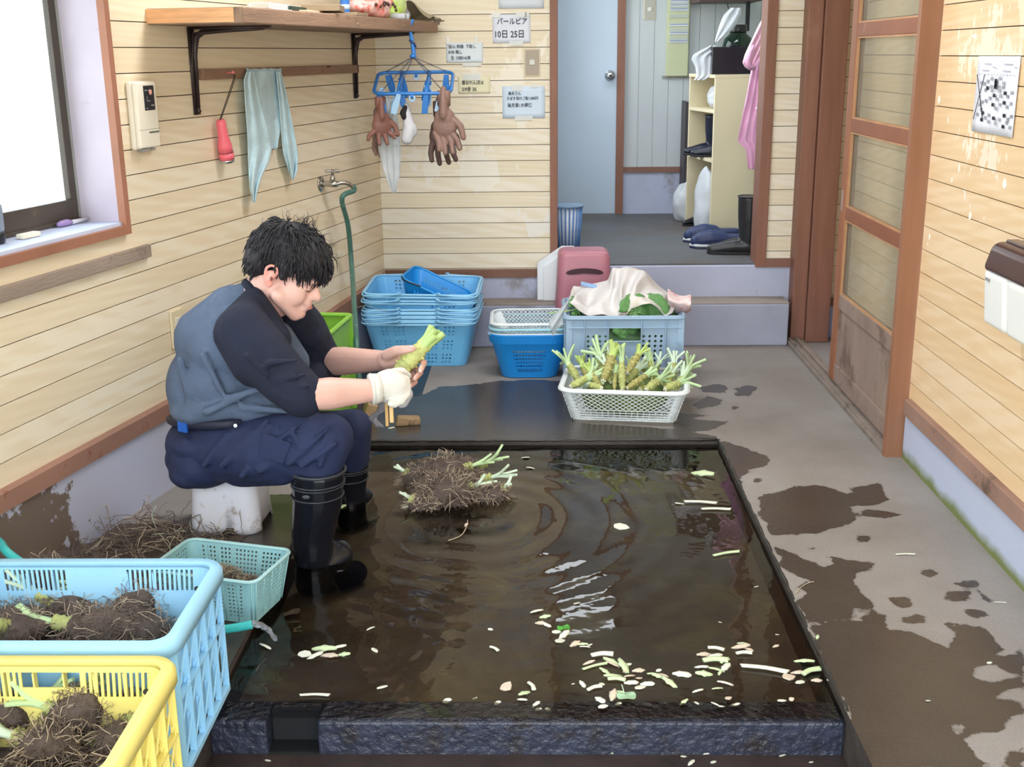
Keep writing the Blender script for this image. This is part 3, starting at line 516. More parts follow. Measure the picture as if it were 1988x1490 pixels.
# things on the shelf (only their lower parts are in view)
t = thing('weaving_comb', 'white slatted comb lying at the near edge of the shelf', 'comb', on_shelf(.20, .36), RZ + 0.15)
b = B(); b.bx(.06, .072, -.12, .26, .001, .006)
for i in range(14): b.bx(-.0, .06, -.11 + i * .026, -.097 + i * .026, .004, .022)
b.bx(-.01, .0, -.12, .26, .001, .02); b.build('teeth', pm('white_comb', (232, 232, 226), 0.45), t, mods=(BEV(0.001),))
B().bx(.062, .074, .09, .27, .006, .019).build('back_strip', pm('dark_green_strip', (40, 62, 52), 0.5), t)
for k, (x, y, rz, s, c, lab, nm, cat) in enumerate([
    (.24, .77, 0.30, (.13, .20, .022), (150, 132, 108), 'brown covered notebook lying slanted on the shelf', 'notebook', 'notebook'),
    (.235, 1.0, 0.1, (.12, .16, .012), (160, 142, 118), 'thin tan card box lying under the blue lighter on the shelf', 'card_box', 'box'),
    (.20, .62, 0.1, (.14, .16, .008), (214, 196, 166), 'pale thin pad lying beneath the notebook on the shelf', 'note_pad', 'pad')]):
    o = B().bx(-s[0] / 2, s[0] / 2, -s[1] / 2, s[1] / 2, 0, s[2]).build(nm, pm('card_%d' % k, c, 0.7, 0.1, 6), loc=Vector(on_shelf(x, y)) + Vector((0, 0, (.009, .001, 0.001)[k])), rot=(0, 0, RZ + rz), mods=(BEV(0.002),)); tag(o, lab, cat)
t = thing('blue_can', 'bright blue small can with pale lid standing on the shelf', 'can', on_shelf(.22, 1.02), 0)
t.location.z += .014
B().lathe([(.017, 0), (.018, .003), (.018, .06), (.015, .066), (0, .067)], 20).build('body', pm('blue_can', (60, 120, 200), 0.3), t, smooth=True)
B().lathe([(.0185, .012), (.0185, .03)], 20).build('label_band', pm('pale_blue_label', (190, 214, 236), 0.4), t, smooth=True)
def crumple(name, size, mat, loc, rz, label, cat, seed, thick=0.0, nu=22, nv=14, amp=0.35, parent=None, squash=1.0, sub=1, flat=True):
    """crumpled bag: dented closed blob"""
    rd = random.Random(seed); b = B(); b.ell((0, 0, 0), (1, 1, 1), nu=nu, nv=nv)
    off = Vector((rd.uniform(0, 50), rd.uniform(0, 50), rd.uniform(0, 50))); vs_ = []
    for v in b.v:
        v = Vector(v); k = 1 + amp * mnoise.noise(v * 1.6 + off) + amp * 0.6 * mnoise.noise(v * 4.1 + off); k += amp * .25 * mnoise.noise(v * 9 + off)
        v = v * k
        if flat and v.z < -.72: v.z = -.72
        vs_.append((v.x * size[0] / 2, v.y * size[1] / 2, (v.z + (.72 if flat else 0)) * size[2] / 1.72))
    b.v = vs_
    o = b.build(name, mat, parent, loc=loc, rot=(0, 0, rz) if not isinstance(rz, tuple) else rz, smooth=True, mods=(('SUBSURF', dict(levels=sub, render_levels=sub)),))
    if cat: tag(o, label, cat)
    return o
bagw = pm('milky_polythene', (226, 230, 236), 0.25, 0.05, 12, 0.3, 25, trans=0.35, ior=1.2)
t = crumple('snack_bag', (.16, .30, .10), pm('red_white_print_bag', (236, 190, 184), 0.22, 0.1, 8, 0.3, 20, dirt=(228, 92, 74), dirt_s=14, dirt_t=0.50), on_shelf(.235, 1.24), RZ, 'crumpled clear snack bag with red and white print on shelf', 'bag', 3)
rd = random.Random(2)
b = B()
for i in range(9): a = rd.uniform(-.12, .10); b.ell((.072 + rd.uniform(-.004, .004), a, .03 + rd.uniform(0, .035)), (.006, rd.uniform(.006, .013), .007), nu=8, nv=6)
b.build('snack_print', pm('dark_print', (70, 44, 36), 0.4), t, kind='stuff')
t = crumple('green_bag', (.12, .16, .12), pm('lime_clear_bag', (204, 226, 150), 0.2, 0.1, 20, 0.3, 25, dirt=(176, 214, 76), dirt_s=18, dirt_t=0.5), on_shelf(.21, 1.56), RZ, 'clear and lime green packet bag at the far part of shelf', 'bag', 9)
t = thing('plastic_tube_roll', 'clear rolled plastic tubes lying before the green packet on shelf', 'tubes', on_shelf(.27, 1.47), RZ)
for k in range(2): B().tube([(-.03, k * .05, .013), (.03, k * .05, .013)], .013, 16).build('roll', bagw, t, smooth=True)
crumple('white_bag', (.11, .13, .09), bagw, on_shelf(.18, 1.70), RZ, 'white translucent bag between lime packet and grey cloth on shelf', 'bag', 12)
# grey cloth that slides over the shelf end
g = []
for i in range(22):
    t_ = i / 21; row = []
    for j in range(9):
        v_ = j / 8; y = 1.70 + .22 * t_ + .01 * math.sin(v_ * 5); x = .16 + .16 * v_ + .05 * t_; z = 0.006 + .085 * (1 - t_) ** 1.2 * math.exp(-((v_ - .45) / .4) ** 2) + .012 * mnoise.noise(Vector((t_ * 5, v_ * 4, 1)))
        if t_ > .75: z += 0
        z = max(z, .004); row.append(SM @ Vector((min(x, .33), y, z)))
    g.append(row)
tag(B().sheet(g).build('grey_cloth', pm('khaki_grey_cloth', (164, 154, 130), 0.85, 0.12, 10, 0.2, 60), world=True, loc=g[0][0], smooth=True, mods=(SOL(.004, 1.0), ('SUBSURF', dict(levels=1, render_levels=1)))), 'khaki grey cloth bundled at the far end of the shelf', 'cloth')
# small metal clasp on the back wall
p = W(848, 43, YB - .001); t = thing('door_clasp', 'small dark metal clasp screwed to back wall at shelf end', 'clasp', p)
B().bx(-.012, .014, -.006, 0, -.010, .010).build('plate', pm('tarnished_metal', (110, 104, 98), 0.45, metal=0.6), t, mods=(BEV(.001),)); B().bx(-.002, .002, -.012, -.005, -.007, .007).build('pin', MATS['chrome'], t)
# torch on a cord
p = LW(430, 150, 0); hk = p + LN * 0.045
tp = LW(428, 232, .028); bt = LW(442, 316, .028)
t = thing('flashlight', 'pink torch hanging from the peg rail by a black cord', 'flashlight', (bt.x, bt.y, bt.z))
pink = pm('coral_pink_plastic', (242, 112, 128), 0.28, 0.04)
ax = (tp - bt).normalized(); L_ = (tp - bt).length
def along(s_): return bt + ax * s_
B().tube([along(.036), along(.06), along(.09), along(.12), along(L_ - .01), along(L_)], [.0245, .0235, .0175, .0165, .0165, .012], 24).build('body', pink, t, world=True, smooth=True)
B().tube([along(.012), along(.034)], [.0250, .0250], 24).build('head_ring', pink, t, world=True, smooth=True)
B().tube([along(.0), along(.003), along(.013)], [.018, .0235, .0245], 24).build('lens_bezel', chrome, t, world=True, smooth=True)
B().tube([along(.033), along(.037)], [.0242, .0242], 24).build('seal_ring', pm('black_rubber', (30, 28, 30), 0.5), t, world=True, smooth=True)
B().tube([along(.012) + LD * .027, along(.04) + LD * .026], .006, 8).build('clip', MATS['black_rubber'], t, world=True, smooth=True)
topc = along(L_)
B().tube(spline([topc + LD * .003, hk + LD * .004 - Vector((0, 0, .01)), hk + Vector((0, 0, .005)), hk - LD * .006 - Vector((0, 0, .01)), topc - LD * .004], 8), .0014, 6).build('cord', MATS['black_rubber'], t, world=True, smooth=True)
# towel draped over the rail: a handkerchief hung from its middle, two long points
tw = pm('pale_blue_towel', (196, 222, 232), 0.95, 0.08, 18, 0.5, 160, dirt=(182, 178, 184), dirt_s=9, dirt_t=0.62)
outline_l = [(137, 480), (155, 472), (200, 476), (250, 480), (300, 484), (345, 486), (392, 492)]   # (py, left px)
def lpx(tab, y):
    for (y0, a), (y1, b2) in zip(tab, tab[1:]):
        if y <= y1: return a + (b2 - a) * (y - y0) / (y1 - y0)
    return tab[-1][1]
def towel(name, Lt, Rt, y0, y1, fold, off0, par):
    g = []
    for i in range(40):
        py = y0 + (y1 - y0) * i / 39; a, c = lpx(Lt, py), lpx(Rt, py); row = []
        for j in range(17):
            s_ = j / 16; px = a + (c - a) * s_
            off = off0 + fold * math.sin(s_ * 11 + py * .012) * (0.35 + (py - y0) / (y1 - y0)) + .006 * mnoise.noise(Vector((px * .05, py * .03, 2)))
            row.append(LW(px, py, max(off, .006)))
        g.append(row)
    return B().sheet(g).build(name, tw, par, world=True, smooth=True, mods=(SOL(.004, 0.0), ('SUBSURF', dict(levels=1, render_levels=1))))
tp = LW(512, 140, .02); t = thing('towel', 'pale blue towel draped over the peg rail with two hanging points', 'towel', tp)
towel('towel_back_layer', [(137, 481), (190, 478), (240, 500), (290, 522)], [(137, 542), (200, 546), (250, 545), (290, 538)], 137, 290, .004, .022, t)
towel('left_point', [(137, 480), (155, 473), (200, 476), (260, 480), (320, 482), (370, 485), (394, 492)], [(137, 492), (160, 497), (200, 505), (250, 520), (290, 528), (318, 521), (340, 509), (370, 500), (394, 495)], 138, 394, .007, .034, t)
towel('right_point', [(137, 536), (200, 542), (260, 546), (300, 550), (330, 560), (349, 566)], [(137, 545), (160, 551), (200, 560), (260, 572), (300, 579), (330, 578), (349, 570)], 138, 349, .006, .032, t)
g = [[LW(478 + (68) * i / 14, 134 + 5 * abs(math.sin(i * .9)) * .3, .006 + .030 * math.sin(PI * k / 6)) + Vector((0, 0, .002 - .03 * abs(k / 3 - 1) ** 2 * .5)) for k in range(7)] for i in range(15)]
B().sheet(g).build('fold_over_rail', tw, t, world=True, smooth=True, mods=(SOL(.005, 0),))
# tap with hose
tp_ = LW(622, 357, 0); t = thing('water_tap', 'small chrome wall tap with a cross handle on the left wall', 'tap', tp_, RZ)
chs = pm('worn_chrome', (176, 172, 166), 0.25, 0.15, 20, metal=0.9)
B().tube([(0, 0, 0), (.006, 0, 0)], [.032, .030], 20).build('wall_flange', chs, t, smooth=True)
B().tube([(0.005, 0, 0), (.02, 0, 0), (.05, 0, 0), (.075, 0, 0)], [.013, .011, .0135, .012], 16).build('body', chs, t, smooth=True)
B().tube([(.055, 0, .005), (.055, 0, .026), (.055, 0, .04)], [.012, .011, .006], 14).build('bonnet', chs, t, smooth=True)
hd = B(); hd.tube([(.055, 0, .04), (.055, 0, .052)], .005, 10)
for a in range(4): hd.cap((.055, 0, .052), .005, (.055 + .024 * math.cos(a * PI / 2 + .4), .024 * math.sin(a * PI / 2 + .4), .053), .0055, 8)
hd.build('cross_handle', chs, t, smooth=True)
spo = spline([(.07, 0, 0), (.09, .012, .004), (.112, .03, -.002), (.125, .045, -.02)], 6)
B().tube(spo, .0085, 14).build('spout', chs, t, smooth=True)
Mt = t.matrix_basis
hs = Mt @ Vector((.123, .043, -.016))
hp = [hs + Vector((0, 0, .006)), hs + Vector((.004, .004, -.015)), LW(664, 385, .10), LW(676, 440, .085), LW(683, 520, .08), W(688, 600, 4.45), W(692, 660, 4.28), W(696, 720, 4.22), W(702, 775, 4.20)]
hose = B().tube(spline(hp, 8), .0105, 12).build('hose', pm('dark_green_hose', (72, 112, 102), 0.35, 0.15, 30, dirt=(140, 170, 160), dirt_s=26, dirt_t=0.60), world=True, loc=hp[0], smooth=True)
tag(hose, 'dark green garden hose running down from the wall tap', 'hose')
# ------------------------------------------------------------ papers on the back wall
ink = pm('ink', (44, 46, 66), 0.7); tapem = pm('clear_tape', (236, 238, 236), 0.2, 0.04, 20, alpha=0.6)
def note(px0, py0, px1, py1, lab, col, lines, tapes=(), rot=0.0, cut=0.0):
    a = W(px0, py0, YB); c = W(px1, py1, YB); w, h = c.x - a.x, a.z - c.z; cx, cz = (a.x + c.x) / 2, (a.z + c.z) / 2
    t = thing('paper_note', lab, 'note', (cx, YB - .0005, cz), (0, rot, 0), 'paper notes taped on the back wall')
    g = [[(-w / 2 + w * i / 8, -.0015 - .0025 * abs(math.sin(i * 1.1 + j)) * (j / 6), h / 2 - h * j / 6) for j in range(7)] for i in range(9)]
    B().sheet(g).build('sheet', pm('note_%d_%d_%d' % col, col, 0.8, 0.02), t, smooth=True, mods=(SOL(.0006, 0),))
    for (s, x, z, sz) in lines:
        if len(s): text_mesh(s, sz, ink, 'handwriting', t, Matrix.Translation((x, -.0065, z)) @ Matrix.Rotation(PI / 2, 4, 'X') @ Matrix.Scale(.86, 4, (1, 0, 0)))
    for (x, z, tw_, th) in tapes: B().bx(x - tw_ / 2, x + tw_ / 2, -.0068, -.0062, z - th / 2, z + th / 2).build('tape', tapem, t)
    return t
note(967, -60, 1056, 16, 'blank bluish sheet at the very top of the back wall', (214, 222, 232), [], [(0.0, -.11, .05, .02)])
note(956, 28, 1030, 83, 'paper note with パールピア and 10日 25日 in bold pen', (222, 228, 240), [('パールピア', -.066, .020, .032), ('10日 25日', -.080, -.037, .038)], [(-.07, .058, .04, .02), (.02, -.064, .06, .02), (.07, .06, .02, .02)])
note(866, 83, 938, 121, 'white handwritten note left of the light switch and higher than the yellow one', (220, 230, 236), [('岩山 和様  下取し', -.072, .020, .0185), ('4/30 無し', -.074, -.004, .0185), ('生 1080×6本', -.064, -.030, .0200)], [(-.074, .052, .012, .03), (.055, .055, .014, .034), (.032, -.052, .085, .014)])
note(889, 149, 952, 181, 'yellow sticky note with a strip of tape over its top', (232, 228, 196), [('雷おれんぼは', -.056, .004, .0195), ('5/9㊎ 2K', -.056, -.026, .0215)], [(-.01, .036, .082, .03)])
note(975, 168, 1058, 229, 'pale blue note with three handwritten lines, right of the yellow one', (210, 226, 244), [('高めさん', -.070, .034, .0170), ('そばす用のご飯1,000円', -.078, .012, .0165), ('毎月第1木曜迄', -.074, -.020, .0200)], [(-.03, .066, .05, .03), (.05, .072, .03, .015), (.0, -.07, .08, .02)])
def switch(px, py, y, lab, col=(168, 156, 140)):
    p = W(px, py, y); t = thing('light_switch', lab, 'switch', p)
    B().bx(-.036, .036, -.006, 0, -.060, .060).build('plate', pm('switch_rim_%d' % col[0], (206, 194, 172), 0.4, .03), t, mods=(BEV(.002),))
    B().bx(-.030, .030, -.009, -.004, -.054, .054).build('panel', pm('switch_panel_%d' % col[0], col, 0.45, .03), t, mods=(BEV(.002),))
    B().bx(-.012, .012, -.014, -.008, -.012, .012).build('rocker', pm('switch_rocker', (206, 206, 198), 0.35), t, mods=(BEV(.002),))
switch(1033, 121, YB, 'grey switch plate on the back wall beside the doorway'); 
switch(1261, 18, YR, 'grey switch plate inside the back room on the ribbed panel', (172, 170, 160))
# ------------------------------------------------------------ folding clip hanger with laundry
blue = pm('blue_hanger_plastic', (52, 122, 198), 0.28, 0.08); cbl = pm('clear_blue_clip', (170, 206, 236), 0.15, 0.06)
HX, HY, HZ = -0.512, 4.95, 1.215
def TZ(x, y, dz=0.0): return (x, HY + (y - HY) * .93, HZ + (y - HY) * .39 + dz)
t = thing('clip_hanger', 'blue plastic clip hanger hooked on the front edge of shelf', 'clothes hanger', (HX, HY, HZ + .21))
fw, fd, rc = .160, .105, .035
ring = [(HX + sx_ * (fw - rc) + rc * math.cos(a0 + a * PI / 10), HY + sy_ * (fd - rc) + rc * math.sin(a0 + a * PI / 10)) for sx_, sy_, a0 in ((1, 1, 0), (-1, 1, PI / 2), (-1, -1, PI), (1, -1, 1.5 * PI)) for a in range(6)]
ring = [TZ(*q) for q in ring]; b = B(); b.tube(ring, .0075, 10, closed=True)
for xx in (-.058, .058): b.tube([TZ(HX + xx, HY - fd), TZ(HX + xx, HY + fd)], .0085, 8)
b.tube([TZ(HX, HY - fd), TZ(HX, HY - fd - .001, -.02)], .007, 8).tube([TZ(HX, HY + fd), TZ(HX, HY + fd, -.02)], .007, 8)
b.build('frame', blue, t, world=True, smooth=True)
for yy in (-fd, fd): B().tube([tuple(Vector(TZ(HX, HY + yy, -.020)) + Vector((.0105 * math.cos(q * PI / 8), 0, .0105 * math.sin(q * PI / 8)))) for q in range(16)], .0042, 6, closed=True).build('hinge_ring', cbl, t, world=True, smooth=True)
B().tube(spline([(HX + .004, HY, HZ + .112), (HX, HY, HZ + .15), (HX - .006, HY, HZ + .19), (HX - .008, HY, HZ + .215), (HX - .003, HY - .012, HZ + .238), (HX + .004, HY + .0, HZ + .248)], 5), [.009] * 10 + [.0075] * 16, 10).build('hook', blue, t, world=True, smooth=True)
B().tube([(HX - .012, HY - .012, HZ + .172), (HX + .008, HY - .006, HZ + .156), (HX + .014, HY - .004, HZ + .142)], [.005, .005, .003], 8).build('lever', pm('navy_lever', (40, 64, 110), 0.4), t, world=True, smooth=True)
B().lathe([(.0, .0), (.014, .001), (.015, .008), (.009, .016), (0, .017)], 16, Matrix.Translation((HX, HY, HZ + .100))).build('hub', blue, t, world=True, smooth=True)
chm = pm('navy_chain', (58, 68, 96), 0.4)
for sx_, sy_ in ((-1, -1), (1, -1), (-1, 1), (1, 1), (-.45, -1), (.45, 1)):
    b = B(); p0 = Vector((HX, HY, HZ + .104)); p1 = Vector(TZ(HX + sx_ * (fw - .03), HY + sy_ * (fd - .004), .004)); nl = 9
    for i in range(nl):
        a = p0.lerp(p1, i / nl); c = p0.lerp(p1, (i + 1.15) / nl); d = (c - a).normalized(); s1, _ = frame_of(d) if i % 2 else (frame_of(d)[1], 0)
        b.tube([a, a.lerp(c, .3) + s1 * .0026, a.lerp(c, .7) + s1 * .0026, c, a.lerp(c, .7) - s1 * .0026, a.lerp(c, .3) - s1 * .0026], .0010, 5, closed=True)
    b.build('chain', chm, t, world=True, smooth=True)
clips = [(-.135, -.09, 0), (-.115, .085, 0), (-.058, -.10, 0), (-.058, -.03, 0), (-.058, .06, 0), (-.062, -.065, 0), (.062, -.06, 0), (-.132, -.04, 0), (.058, .02, 0), (.058, -.095, 0), (.058, -.02, 0), (.058, .06, 0), (.122, -.085, 0), (.145, -.02, 0), (.13, .085, 0)]
rd = random.Random(4)
for (x, y, _) in clips:
    a = rd.uniform(-.35, .35); M = Matrix.Translation(TZ(HX + x, HY + y, -.008)) @ Matrix.Rotation(a, 4, 'Y') @ Matrix.Rotation(rd.uniform(-.5, .5), 4, 'Z')
    b = B()
    for s_ in (-1, 1): b.add([M @ Vector(v) for v in ((-.012, s_ * .002, -.078), (.012, s_ * .002, -.078), (.013, s_ * .007, -.036), (.009, s_ * .012, .006), (-.009, s_ * .012, .006), (-.013, s_ * .007, -.036))], [(0, 1, 2, 5), (5, 2, 3, 4)])
    b.build('clip', blue if rd.random() < .72 else cbl, t, world=True, mods=(SOL(.0035, 0), BEV(.001)))
# gloves, sock and bags hung in the clips
def glove(name, label, mat, top, rz, sc, pose, lean=0.0, cuff_mat=None, group=None):
    """rubber glove hanging by its cuff, fingers down"""
    t = thing(name, label, 'glove', top, (0, lean, rz), group)
    b = B(); S = sc
    b.cap((0, 0, -.004 * S), .020 * S, (0, 0, -.075 * S), .032 * S, 14, sy=.6).ell((0.002, 0, -.115 * S), (.042 * S, .020 * S, .045 * S)).ell((0.002, 0, -.09 * S), (.036 * S, .022 * S, .035 * S))
    for k, (x, dx, ln) in enumerate(pose):
        p0 = Vector((x * S, 0, -.14 * S)); p1 = p0 + Vector((dx * S, -.008 * S, -ln * .55 * S)); p2 = p1 + Vector((dx * .4 * S, -.016 * S, -ln * .45 * S)); b.caps([p0, p1, p2], [.0105 * S, .0098 * S, .0085 * S], 10)
    b.caps([(.030 * S, 0, -.095 * S), (.056 * S, -.004, -.118 * S), (.066 * S, -.01, -.155 * S)], [.014 * S, .012 * S, .010 * S], 10)
    b.build('glove_hand', mat, t, mods=remesh(.0032, 3, .5))
    B().lathe([(.021 * S, 0), (.023 * S, -.004 * S), (.022 * S, -.05 * S)], 16, Matrix.Scale(.62, 4, (0, 1, 0))).build('cuff', cuff_mat or mat, t, smooth=True, mods=(SOL(.002, 0),))
    return t
gb = pm('brown_rubber', (142, 112, 102), 0.5, 0.12, 10, 0.2, 60); gb2 = pm('red_brown_rubber', (134, 92, 82), 0.45, 0.12, 10); gd = pm('dark_brown_rubber', (98, 76, 72), 0.5, 0.12, 10)
P4 = [(-.030, -.010, .050), (-.010, -.004, .062), (.012, .004, .060), (.030, .010, .052)]
p = W(738, 188, 4.87); glove('rubber_glove', 'brown rubber glove hanging at the left end of the blue hanger', gb2, p, 0.4, 1.0, [(-.034, -.022, .03), (-.012, -.004, .05), (.010, .004, .05), (.028, .014, .026)], cuff_mat=gb2, group='rubber gloves hung on the clip hanger')
p = W(733, 214, 4.99); glove('rubber_glove', 'mauve brown glove hanging behind the leftmost glove, fingers spread', gb, p, 0.9, .95, P4, group='rubber gloves hung on the clip hanger')
p = W(861, 176, 4.86); glove('rubber_glove', 'tan brown glove hanging at the right end with fingers together', gb, p, -.1, 1.22, [(-.032, .012, .055), (-.012, .012, .066), (.008, .016, .064), (.024, .022, .05)], cuff_mat=gb, group='rubber gloves hung on the clip hanger')
p = W(853, 196, 4.99); glove('rubber_glove', 'dark brown glove hanging behind the tan glove on the right', gd, p, 0.5, 1.28, P4, cuff_mat=gd, group='rubber gloves hung on the clip hanger')
# grey cloth tag under the right gloves
g = [[W(863 + 22 * j / 6 + 1.5 * math.sin(i), 250 + 48 * i / 8, 4.93 + .004 * math.sin(i * 1.3 + j)) for j in range(7)] for i in range(9)]
tag(B().sheet(g).build('grey_rag', pm('grey_felt', (150, 142, 148), 0.9, 0.08, 20), world=True, loc=g[0][0], smooth=True, mods=(SOL(.004, 0),)), 'small grey rag hanging between the two right-hand gloves', 'rag')
# sock with a black cuff
p = W(789, 205, 4.90); t = thing('sock', 'pale grey sock with a black heel patch hanging from a clip', 'sock', p)
b = B(); b.caps([(0, 0, 0), (.003, 0, -.05), (.010, 0, -.095), (-.002, -.004, -.135)], [.012, .020, .028, .026], 14); b.ell((.024, 0, -.10), (.018, .016, .03))
b.build('sock_body', pm('pale_grey_sock', (206, 206, 212), 0.9, 0.06, 20, 0.2, 90), t, mods=remesh(.0032, 3))
b = B(); b.caps([(-.004, -.008, -.008), (-.014, -.012, -.03), (-.010, -.014, -.046)], [.011, .014, .012], 12); b.build('heel_patch', pm('black_knit', (36, 30, 32), 0.9), t, mods=remesh(.003, 2))
# long clear sleeve bag, hanging and tapering to a point
def hang_sheet(name, Lt, Rt, y0, y1, yd, mat, fold, parent=None, label=None, cat=None, n=36, m_=12, th=.0015):
    g = []
    for i in range(n + 1):
        py = y0 + (y1 - y0) * i / n; a, c = lpx(Lt, py), lpx(Rt, py)
        g.append([W(a + (c - a) * j / m_, py, yd + fold * math.sin(j * 1.7 + i * .12) + fold * 1.3 * mnoise.noise(Vector((j * .5, i * .15, yd)))) for j in range(m_ + 1)])
    o = B().sheet(g).build(name, mat, parent, world=True, loc=None if parent else g[0][0], smooth=True, mods=(SOL(th, 0), ('SUBSURF', dict(levels=1, render_levels=1))))
    if cat: tag(o, label, cat)
    return o
hang_sheet('clear_sleeve_bag', [(186, 741), (240, 735), (290, 734), (330, 744), (376, 762)], [(186, 756), (215, 770), (260, 776), (300, 779), (340, 776), (376, 768)], 187, 375, 4.93, pm('clear_polythene', (206, 212, 218), 0.16, 0.05, 14, 0.5, 22, alpha=0.72), .006, None, 'long clear plastic sleeve hanging to a point beside the gloves', 'plastic bag')
# ------------------------------------------------------------ right wall
Pc = Vector((XR - .0015, 3.20, 1.205)); t = thing('shift_calendar', 'white printed schedule sheet with black marks on the right wall', 'calendar', Pc, (0, 0, 0))
g = [[(-.001 - .003 * math.sin(i * .7) ** 2, .145 - .290 * i / 8, .101 - .203 * j / 8) for j in range(9)] for i in range(9)]
B().sheet(g).build('sheet', pm('calendar_paper', (228, 230, 242), 0.7, 0.02), t, smooth=True, mods=(SOL(.0008, 0),))
def cal(u, v): return (-.0062, .145 - .29 * u, .101 - .203 * v)     # u to the viewer's right
solid = [(.34, .41), (.53, .31), (.53, .34), (.53, .37), (.53, .395), (.52, .50), (.77, .46), (.51, .62), (.77, .58), (.28, .74), (.27, .83), (.56, .79), (.80, .74), (.80, .88)]
openb = [(.43, .29), (.62, .28), (.34, .325), (.26, .36), (.18, .35), (.43, .39), (.72, .34), (.30, .44), (.46, .44), (.72, .39), (.64, .44), (.62, .39), (.93, .45), (.84, .50), (.68, .50), (.60, .545), (.43, .54), (.34, .58), (.25, .60), (.93, .585), (.85, .63), (.68, .61), (.60, .665), (.19, .64), (.15, .77), (.24, .70), (.44, .76), (.36, .80), (.45, .845), (.62, .855), (.70, .80), (.90, .78), (.88, .825), (.97, .74), (.96, .88)]
b = B()
for u, v in solid: x, y, z = cal(u, v); b.bx(x - .0004, x, y - .0085, y + .0085, z - .0045, z + .0045)
b.build('filled_marks', pm('black_marker', (22, 22, 38), 0.6), t, kind='stuff')
b = B()
for u, v in openb:
    x, y, z = cal(u, v)
    for q in ((-.0085, .0085, .0032, .0042), (-.0085, .0085, -.0042, -.0032), (-.0085, -.0068, -.0042, .0042), (.0068, .0085, -.0042, .0042), (-.004, .004, -.001, .001)): b.bx(x - .0004, x, y + q[0], y + q[1], z + q[2], z + q[3])
b.build('open_marks', pm('grey_print_ink', (70, 70, 90), 0.6), t, kind='stuff')
b = B()
for i in range(12): x, y, z = cal(.10 + i * .075, .235); b.bx(x - .0003, x, y - .003, y + .003, z - .0015, z + .0015)
for u, v, w_ in ((.30, .10, .05), (.78, .10, .06), (.45, .14, .02), (.95, .14, .02), (.25, .185, .05), (.75, .185, .05)): x, y, z = cal(u, v); b.bx(x - .0003, x, y - w_ / 2, y + w_ / 2, z - .0012, z + .0012)
b.build('faint_print', pm('faint_ink', (176, 178, 192), 0.7), t)
b = B(); b.tube([cal(.05, .24), cal(.30, .84)], .0011, 5).tube([cal(.24, .235), cal(.06, .84)], .0011, 5); b.build('pen_cross', MATS['black_marker'], t)
# tape scraps left on the boards (white flakes)
rd = random.Random(21)
sl_ = ['torn white scrap on the boards left of the schedule sheet', 'white tape scrap near the door post at mid height', 'small tape scrap just below the one near the door post', 'white arrow-shaped scrap below the schedule sheet, above the dispenser', 'small scrap between the schedule sheet and the dispenser', 'narrow scrap left of the schedule sheet lower corner', 'scrap under the left corner of the schedule sheet', 'scrap under the right corner of the schedule sheet', 'long thin scrap up left of the schedule sheet', 'upright scrap above right of the schedule sheet']
for k, (y, z, w_, h_) in enumerate(((3.645, 1.175, .030, .032), (3.62, .76, .016, .030), (3.63, .735, .014, .012), (3.30, .87, .026, .030), (3.47, .95, .016, .022), (3.55, 1.12, .010, .02), (3.42, .99, .02, .03), (3.08, .98, .03, .03), (3.40, 1.36, .06, .01), (3.0, 1.34, .02, .04))):
    b = B(); n_p = 6; pts = [(w_ / 2 * rd.uniform(.5, 1.1) * math.cos(a * 2 * PI / n_p), h_ / 2 * rd.uniform(.5, 1.2) * math.sin(a * 2 * PI / n_p)) for a in range(n_p)]
    b.prism(pts, .0008, Matrix(((0, 0, -1, 0), (1, 0, 0, 0), (0, 1, 0, 0), (0, 0, 0, 1))))
    o = b.build('paper_scrap', pm('paper_scrap', (244, 240, 228), 0.6), loc=(XR - .0003, y, z)); tag(o, sl_[k], 'paper scrap', 'paper scraps on the right wall')
# towel dispenser: white body, dark brown hood
t = thing('soap_dispenser', 'white wall dispenser with a dark brown domed lid, right edge', 'dispenser', (XR, 2.82, .60))
wp = pm('glossy_white_plastic', (238, 238, 236), 0.25, 0.02)
for (ya, yb) in ((-.060, .080), (-.230, -.068)):
    b = B(); b.add([(0, ya, .070), (-.092, ya, .046), (-.092, yb, .046), (0, yb, .070), (0, ya, .205), (-.104, ya, .190), (-.104, yb, .190), (0, yb, .205)], [(0, 1, 2, 3), (7, 6, 5, 4), (0, 4, 5, 1), (1, 5, 6, 2), (2, 6, 7, 3), (3, 7, 4, 0)]); b.build('tank', wp, t, mods=(BEV(.016, 5),))
bh = pm('dark_brown_hood', (70, 44, 44), 0.22, 0.1)
b = B(); b.add([(0, -.230, .196), (-.110, -.230, .184), (-.110, .084, .184), (0, .084, .196), (0, -.230, .264), (-.088, -.230, .258), (-.088, .084, .258), (0, .084, .264)], [(0, 1, 2, 3), (7, 6, 5, 4), (0, 4, 5, 1), (1, 5, 6, 2), (2, 6, 7, 3), (3, 7, 4, 0)]); b.build('hood', bh, t, mods=(BEV(.020, 5),))
B().bx(-.062, -.03, -.22, .06, .258, .2665).build('hood_ridge', bh, t, mods=(BEV(.003),))
B().bx(-.1055, -.1035, .030, .056, .164, .171).build('maker_label', pm('grey_label', (150, 150, 150), 0.5), t)
B().bx(-.012, 0, .04, .05, .040, .075).build('mount_screw', MATS['dark_metal'], t)
